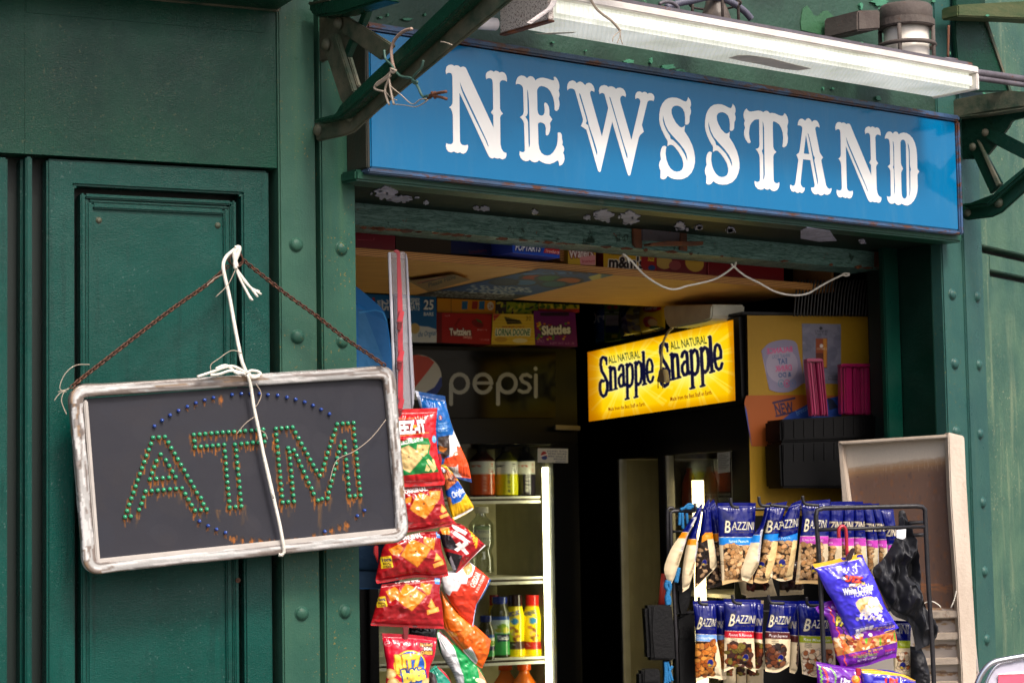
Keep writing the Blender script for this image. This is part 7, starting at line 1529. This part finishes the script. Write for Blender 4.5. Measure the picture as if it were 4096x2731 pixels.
rowbag('red banded nut bag lettered Raisins & Almonds', 560, 1100, 180, 1390, 700, RD, 'Raisins & Almonds', MIXR, 64, .035, (590, 912, 985, 1290), 0, True, None, ([(555, 180), (830, 190), (1112, 192)], [(1112, 192), (1108, 400), (1052, 730), (1056, 860), (1082, 1392)], [(560, 1385), (820, 1290), (1082, 1392)], [(555, 180), (572, 700), (566, 820), (560, 1385)]))
rowbag('second dark brown banded pecan bag behind the first', 1620, 1785, 240, 1420, 770, BR, '', PEC, 65, .0, (1770, 900, 1790, 1300), 0, False, None, ([(1600, 230), (1785, 240)], [(1785, 240), (1782, 790), (1772, 1290), (1722, 1412)], [(1640, 1390), (1722, 1412)], [(1600, 230), (1630, 800), (1640, 1390)]))
rowbag('dark brown banded nut bag lettered Pecan Supreme', 1235, 1650, 205, 1330, 715, BR, 'Pecan Supreme', PEC, 66, .035, (1245, 935, 1530, 1290), 0, True, None, ([(1298, 200), (1540, 210), (1782, 222)], [(1782, 222), (1710, 480), (1612, 640), (1640, 740), (1652, 900), (1635, 1285)], [(1240, 1370), (1430, 1395), (1635, 1285)], [(1298, 200), (1312, 340), (1248, 700), (1238, 840), (1240, 1370)]))
rowbag('olive banded raw mixed nut bag left of the purple bags', 1785, 2400, 210, 1480, 780, GR, 'Raw Mixed Nuts', RAW, 67, .03, (1870, 1020, 2300, 1400), 0, True, None, ([(1783, 212), (2060, 215), (2350, 225)], [(2350, 225), (2380, 800), (2400, 1400)], [(1850, 1415), (2100, 1470), (2400, 1400)], [(1783, 212), (1795, 780), (1850, 1415)]))
a = Art(z10, (740, 1150, 940, 1580), NAVY); a.text('BAZZINI', 660, 1245, 60, (150, 146, 140), 848, .02, .15, .02); a.rect(740, 1295, 940, 1342, GR); a.text('Nuts', 790, 1328, 24, (220, 226, 190), 822); a.rect(740, 1342, 940, 1580, CRM); a.spots((785, 1375, 850, 1480), 40, RAW, 18, 68); seal_(a, 812, 1455, 20)
nutbag('olive banded mixed nut bag right of the purple bags', z10, ([(735, 1165), (880, 1172)], [(880, 1172), (872, 1340), (905, 1530)], [(770, 1545), (905, 1530)], [(735, 1165), (760, 1350), (770, 1545)]), .03, a, .018, .005, 69)
for i, (x0, x1) in enumerate(((540, 745), (760, 920), (935, 1200))):
    a = Art(zC, (x0 - 60, 900, x1 + 60, 1700), CRM); a.spots((x0, 1150, x0 + (x1 - x0) * .55, 1420), 40, MIXR, 40, 70 + i)
    nutbag('tan nut bag in the row behind, its bottom showing below the ' + ('blue banded bag', 'red banded bag', 'second red banded bag')[i], zC, quad((x0, 950), (x1, 950), (x1 + 10, 1610), (x0 + 10, 1620)), -.10, a, .02, .006, 72 + i)
for i, (q, c) in enumerate((([(1290, 1000), (1590, 1000), (1740, 1500), (1300, 1530)], (96, 40, 34)), ([(1120, 1000), (1280, 1000), (1300, 1500), (1230, 1480)], (190, 160, 110)), ([(1760, 1000), (2100, 1000), (2120, 1480), (1780, 1500)], (60, 36, 30)))):
    a = Art(zA, (1080, 980, 2140, 1560), CRM); 
    if i != 1: a.spots((q[0][0], 1000, q[1][0] - 10, 1420), 60, [c, [x * .6 for x in c]], 40, 80 + i)
    nutbag('dim nut bag in the back row under the top row, ' + ('with dark red fruit', 'narrow and cream', 'very dark on the right')[i], zA, quad(*q), -.14, a, .02, .006, 82 + i)
# rope, stick and pouches at the left of the rack
M_brope = plain('blue_rope', (20, 104, 156), .8, 0, .4, 200)
br = thing('blue_rope', RK.hit(z25((430, 150)), .03), 'teal blue rope knotted on the left end of the wire rack', 'rope')
tubes_px(z25, [[(365, 175), (400, 160), (430, 135), (460, 140), (440, 165), (410, 160), (450, 150), (480, 160), (505, 165)], [(360, 200), (358, 260), (355, 300)], [(380, 200), (382, 260), (385, 330)], [(414, 205), (418, 250), (422, 290)]], RK, .03, .0052, 'strand', M_brope, br)
br = thing('blue_rope', RK.hit(z25((262, 800)), .03), 'blue rope hank tying the black pouch to the rack', 'rope')
tubes_px(z25, [[(262, 745), (248, 790), (270, 830), (255, 880), (262, 945)], [(270, 750), (280, 800), (262, 850), (275, 900), (270, 940)], [(350, 640), (340, 700), (330, 760)]], RK, .04, .0075, 'strand', M_brope, br)
br = thing('blue_rope', RK.hit(z25((255, 1450)), .03), 'frayed blue rope ends hanging below the big black pouch', 'rope')
tubes_px(z25, [[(240, 1395), (245, 1480), (240, 1580)], [(260, 1395), (280, 1480), (300, 1550)], [(300, 1430), (270, 1490), (280, 1560)], [(250, 1400), (255, 1500), (262, 1590)]], RK, .04, .005, 'strand', M_brope, br)
st_ = MB(); st_.tube([RK.hit(z25((238, 690)), .0), RK.hit(z25((210, 960)), .0)], .011, 12)
tag(st_.build('red_stick', plain('red_wood', (170, 50, 34), .5), smooth=True), 'dull red stick standing behind the black pouch', 'stick')
M_pouch = plain('black_leatherette', (8, 8, 10), .5, 0, .15, 90, 0, .1, .25)
def pouch(lab, pts, of, th, flap):
    t = thing('phone_pouch', RK.hit(z25(pts[-1]), of), lab, 'pouch', 'black pouches hanging on the rack')
    slab(z25, pts, RK, of, th, 'body', M_pouch, t, .01)
    slab(z25, flap, RK, of + .006, .01, 'flap', M_pouch, t, .004)
pouch('large black pouch at the left of the wire rack', [(85, 945), (300, 938), (318, 1100), (330, 1385), (110, 1385), (102, 1220), (95, 1120)], .05, .05, [(140, 946), (296, 940), (326, 1380), (150, 1370), (130, 1150)])
pouch('black pouch at the bottom edge, below the largest one', [(40, 1480), (75, 1455), (205, 1452), (212, 1700), (45, 1700)], .06, .05, [(70, 1462), (203, 1456), (208, 1560), (70, 1570)])
pouch('soft black pouch hanging behind the tilted orange banded bags', [(340, 690), (480, 700), (470, 800), (440, 950), (405, 1035), (350, 1040), (330, 900)], -.03, .04, [(335, 780), (470, 790), (462, 830), (332, 830)])
pouch('flat dark pouch stack between the rack frame and the blue banded bag', [(325, 1040), (480, 968), (492, 1200), (490, 1600), (340, 1600)], -.05, .05, [(350, 1130), (455, 1128), (456, 1210), (352, 1216)])
# popcorn and party mix bags on the frame
zP = ZM(3240, 2180, 3660, 2731, 1195)
GP = 'foil bags clipped on the front of the wire rack'
a = Art(zP, (40, 580, 1060, 1500), (110, 24, 160))
a.poly([(250, 1080), (330, 1000), (420, 1020), (480, 1080), (960, 960), (1000, 1130), (400, 1230), (300, 1260)], (206, 130, 66))
for k in range(60): a.ell(gq.uniform(270, 960), gq.uniform(1010, 1200), gq.uniform(14, 44), gq.uniform(10, 26), gq.choice([(236, 206, 160), (196, 100, 40), (176, 60, 40), (230, 180, 120), (150, 70, 40), (240, 222, 190)]), gq.uniform(0, 3))
a.poly([(280, 1270), (420, 1225), (830, 1130), (1000, 1090), (1000, 1500), (280, 1500)], (110, 24, 160))
def squig(pts, w_, c): a.line([(x + 10 * math.sin(i * 1.6), y) for i, (x, y) in enumerate(along(np.array(pts, float), np.linspace(0, 1, 30)))], w_, c)
squig([(200, 700), (270, 900), (330, 1080), (370, 1250), (400, 1370)], 11, (240, 80, 40)); squig([(270, 740), (340, 940), (400, 1130)], 10, (24, 14, 30)); squig([(330, 800), (380, 930)], 9, (110, 200, 40)); squig([(940, 990), (950, 1080)], 8, (90, 170, 40)); squig([(760, 1050), (770, 1130)], 8, (110, 190, 40)); squig([(600, 1050), (600, 1110)], 8, (110, 190, 40))
a.text('PARTY', 270, 905, 100, (246, 226, 70), 560, .1, 0, .05, edge=(20, 14, 20), ew=7)
for i, (t_, x0, x1, c) in enumerate((('TORTILLA CHIPS', 415, 615, (226, 60, 60)), ('BBO CORN CHIPS', 630, 810, (240, 200, 60)), ('CRUNCHY CURLS', 465, 680, (240, 210, 60)), ('NACHO', 690, 760, (226, 60, 60)), ('PRETZEL WHEELS', 525, 745, (130, 200, 50)), ('NET WT 1 oz (28.3g)', 525, 745, (250, 250, 250)))): a.text(t_, x0, (1265, 1212, 1278, 1228, 1284, 1322)[i], 26, c, x1, -.19, .1, .02)
a.text('BBQ', 840, 1210, 24, (226, 60, 60), 960, -.2); a.text('NET WT', 850, 1240, 22, (240, 240, 250), 930, -.2)
bag('purple party mix bag behind the blue popcorn bag', zP, ([(58, 705), (150, 660), (240, 628), (520, 600)], [(520, 600), (820, 700), (960, 960), (992, 1120), (980, 1275)], [(300, 1438), (460, 1400), (640, 1370), (850, 1300), (980, 1275)], [(58, 705), (110, 790), (190, 830), (235, 1000), (290, 1250), (345, 1370), (300, 1438)]), RK, .155, a, .03, .012, 91, (80, 20, 120), 0, M_foil, GP)
a = Art(zP, (0, 60, 1040, 1120), (62, 50, 214)); a.poly([(0, 180), (600, 60), (610, 140), (480, 175), (420, 175), (50, 262)], (236, 190, 50))
for k in range(3): a.line([(40, 215 + k * 15), (330, 160 + k * 13), (596, 102 + k * 14)], 4, (190, 140, 30))
a.poly([(290, 370), (340, 330), (540, 390), (600, 430), (400, 440)], (24, 20, 110)); a.text('UTZ', 345, 400, 62, (240, 60, 36), 535, .1, .25, .06, edge=(150, 20, 20), ew=4)
a.text('PREMIUM', 400, 478, 40, (236, 196, 80), 585, -.16, 0, .03); a.text('White Cheddar', 336, 570, 84, (250, 250, 252), 692, -.2, .05, .03, edge=(30, 24, 130), ew=5); a.text('POPCORN', 452, 585, 52, (250, 250, 252), 655, -.16, .05, .03); a.line(arc(520, 255, 40, 24, 180, 320), 5, (230, 230, 250)); a.text('NET FLAVOR', 530, 345, 16, (220, 220, 250), 635, -.08)
a.poly([(465, 650), (500, 605), (580, 578), (650, 575), (690, 600), (760, 660), (800, 720), (700, 760), (520, 760), (480, 700)], (240, 206, 150)); a.poly([(510, 740), (640, 640), (620, 620), (520, 690)], (226, 170, 90))
for k in range(150):
    y = gq.uniform(600, 850); t = (y - 600) / 250; xm = 680 - 30 * t; w_ = 40 + 130 * t; a.ell(xm + gq.uniform(-w_, w_), y, gq.uniform(10, 24), gq.uniform(9, 18), gq.choice([(244, 234, 236), (232, 218, 216), (250, 244, 244), (236, 222, 206)]), gq.uniform(0, 3))
for k in range(4): a.poly([(495 + k * 52, 955 - k * 14), (540 + k * 52, 945 - k * 14), (560 + k * 44, 1020 - k * 18), (520 + k * 44, 1035 - k * 18)], (236, 236, 246))
a.text('130', 505, 1000, 26, (50, 40, 160), 545, -.15); a.text('PER 0.75 OZ SERVING', 475, 950, 14, (220, 220, 250), 615, -.2); a.text('TENDER KERNELS WITH', 765, 885, 16, (230, 230, 250), 912, -.1); a.text('WHITE CHEDDAR CHEESE', 760, 910, 16, (230, 230, 250), 922, -.1); a.text('NET WT 0.75 oz (21.3g)', 705, 968, 34, (236, 180, 60), 968, -.14, 0, .03)
a.poly([(470, 1090), (560, 1040), (640, 1000), (760, 1010), (940, 955), (960, 970), (760, 1040), (640, 1030), (500, 1115)], (236, 190, 50)); a.text('70', 850, 740, 44, (246, 226, 60), 905, .6)
bag('glossy blue white cheddar popcorn bag with gold top, clipped to a red hook', zP, ([(20, 215), (200, 180), (330, 150), (592, 90)], [(592, 90), (640, 220), (712, 350), (800, 560), (855, 700), (1012, 940)], [(478, 1095), (640, 1020), (780, 1015), (940, 960), (1012, 940)], [(20, 215), (80, 300), (185, 520), (262, 640), (375, 880), (435, 990), (478, 1095)]), RK, .18, a, .038, .012, 92, (50, 40, 170), 0, M_foil, GP)
a = Art(zP, (40, 1300, 640, 1900), (104, 24, 156))
squig([(95, 1370), (115, 1480), (110, 1568), (120, 1700)], 12, (130, 210, 40)); squig([(130, 1380), (165, 1470), (170, 1568)], 11, (240, 80, 40)); squig([(215, 1385), (255, 1480), (250, 1568)], 9, (110, 190, 40)); a.ell(490, 1520, 60, 50, (240, 120, 30)); a.ell(490, 1515, 36, 30, (250, 190, 60)); a.text('Utz', 305, 1568, 70, (250, 250, 250), 420, .05, .1, .05); a.text('2 oz. MINI TORTILLA', 140, 1520, 24, (230, 220, 240), 265)
bag('lower purple party mix bag at the bottom edge of the picture', zP, ([(70, 1320), (300, 1362), (585, 1402)], [(585, 1402), (610, 1560), (620, 1800)], [(90, 1820), (620, 1800)], [(70, 1320), (80, 1500), (90, 1820)]), RK, .17, a, .03, .01, 93, (80, 20, 120), 0, M_foil, GP)
a = Art(zP, (570, 1380, 1260, 1900), (40, 34, 176)); a.poly([(570, 1380), (1260, 1500), (1260, 1560), (1000, 1480), (590, 1450)], (236, 190, 50))
for k in range(3): a.line([(590, 1412 + k * 14), (820, 1424 + k * 14), (1195, 1530 + k * 14)], 4, (186, 136, 30))
a.text('Utz', 820, 1600, 90, (236, 60, 36), 980, -.2, .2, .06)
bag('blue popcorn bag with gold top cut by the bottom edge', zP, ([(585, 1405), (820, 1412), (1000, 1442), (1200, 1535)], [(1200, 1535), (1230, 1820)], [(610, 1830), (1230, 1820)], [(585, 1405), (600, 1600), (610, 1830)]), RK, .19, a, .03, .012, 94, (40, 34, 140), 0, M_foil, GP)
hk2 = thing('red_hook', RK.hit(z10((450, 580)), .18), 'red wire hook on the rack bar with a dark clip holding the popcorn bag', 'hook')
tubes_px(z10, [[(415, 640), (413, 600), (420, 575), (438, 565), (455, 578), (462, 620), (466, 725), (470, 760)]], RK, .185, .0062, 'hook_wire', M_red, hk2)
slab(z10, [(466, 770), (478, 745), (505, 705), (518, 702), (522, 715), (505, 755), (498, 782), (470, 785)], RK, .215, .016, 'clip', plain('dark_clip', (46, 26, 30), .35), hk2, .003)
slab(zP, [(523, 1392), (583, 1400), (580, 1480), (530, 1488)], RK, .22, .006, 'clip', M_red, hk2, .002)
tagw = slab(z10, [(783, 590), (845, 583), (842, 640), (822, 650), (785, 640)], RK, .19, .004, 'paper_tag', plain('white_tag', (226, 226, 228), .5), None, .001); tag(tagw, 'small white tape tag on the upper rack bar', 'tag')
a = Art(z10, (600, 440, 1060, 1600), (40, 41, 46))
tag(sheet('plastic_bag', attrmat('black_bin_plastic', .55, 0, 0, .2, 30, .35), z10, ([(800, 470), (830, 465), (860, 545)], [(860, 545), (890, 640), (930, 860), (945, 1000), (1000, 1160), (1035, 1250), (1010, 1310), (905, 1360)], [(690, 1000), (760, 1130), (870, 1190), (905, 1360)], [(800, 470), (785, 620), (700, 770), (630, 850), (690, 1000)]), RK, .10, a, 2.6, .035, .10, 96, wf=1.25, side=(20, 20, 22)), 'crumpled black plastic bag tied to the right side of the wire rack', 'plastic bag')
a = Art(z10, (840, 1300, 1060, 1760), (24, 24, 28))
tag(sheet('plastic_bag', attrmat('black_bin_plastic2', .55, 0, 0, .2, 30, .35), z10, ([(870, 1330), (940, 1340)], [(940, 1340), (985, 1480), (1005, 1740)], [(880, 1750), (1005, 1740)], [(870, 1330), (880, 1750)]), RK, .06, a, 3, .03, .02, 97, side=(20, 20, 22)), 'lower tail of black plastic hanging beside the right rack wire', 'plastic bag')
# chrome framed box, bottom right corner
z11 = ZM(3860, 2580, 4096, 2731, 2352)
NB_ = Plane(at_depth(2330, 1540, 6.5), 84.0)
nb = thing('framed_stand', NB_.hit(z11((1600, 3000))), 'chrome framed stand with pink red notice at the bottom right corner', 'stand')
M_chrome = plain('brushed_chrome', (196, 198, 206), .16, .9, 0, 80, 0, .03)
tubes_px(z11, [[(420, 2600), (440, 1900), (500, 1500), (650, 1150), (900, 830), (1200, 650), (1700, 540), (2352, 430), (4200, 120)]], NB_, .0, pxr(z11, 115, 6.5), 'frame_tube', M_chrome, nb, 16)
tubes_px(z11, [[(720, 2600), (760, 1900), (850, 1500), (1000, 1150), (1180, 880), (1400, 720), (1800, 640), (2352, 520), (4200, 220)]], NB_, .0, pxr(z11, 60, 6.5), 'inner_tube', M_chrome, nb, 12)
slab(z11, [(800, 2600), (860, 1600), (1000, 1220), (1200, 950), (1420, 780), (2352, 600), (4200, 300), (4200, 2600)], NB_, -.004, .01, 'plate', plain('grey_plate', (198, 196, 212), .35, .2), nb, .002)
slab(z11, [(1340, 1165), (4200, 1080), (4200, 2600), (1300, 2600)], NB_, .004, .003, 'notice', plain('pink_red_card', (236, 92, 118), .5), nb)
slab(z11, [(1300, 1180), (1340, 1165), (2352, 1125), (4200, 1070), (4200, 1010), (2352, 1020), (1700, 1080), (1330, 1140)], NB_, .006, .003, 'card_edge', plain('white_card', (232, 228, 236), .5), nb)
# ------------------------------------------------------------------ light
SUN = Vector((.34, -.52, .78)).normalized()
w = bpy.data.worlds.new('World'); SC.world = w; w.use_nodes = True
nt = w.node_tree; bg = nt.nodes['Background']
sky = nt.nodes.new('ShaderNodeTexSky'); sky.sky_type = 'NISHITA'; sky.sun_disc = False
sky.sun_elevation = math.asin(SUN.z); sky.sun_rotation = math.atan2(SUN.x, SUN.y)
sky.dust_density = 6; sky.air_density = .8; sky.ozone_density = .6
nt.links.new(sky.outputs[0], bg.inputs['Color']); bg.inputs['Strength'].default_value = .13
sd = bpy.data.lights.new('sun', 'SUN'); sd.energy = 1.5; sd.angle = math.radians(11); sd.color = (1, .95, .88)
so = bpy.data.objects.new('sun', sd); COL.objects.link(so)
so.rotation_euler = SUN.to_track_quat('Z', 'Y').to_euler()
vs = SC.view_settings
vs.view_transform = 'Standard'; vs.look = 'None'; vs.gamma = 1; vs.exposure = 0.85; vs.use_curve_mapping = False
SC.cycles.max_bounces = 6
SC.cycles.transparent_max_bounces = 12
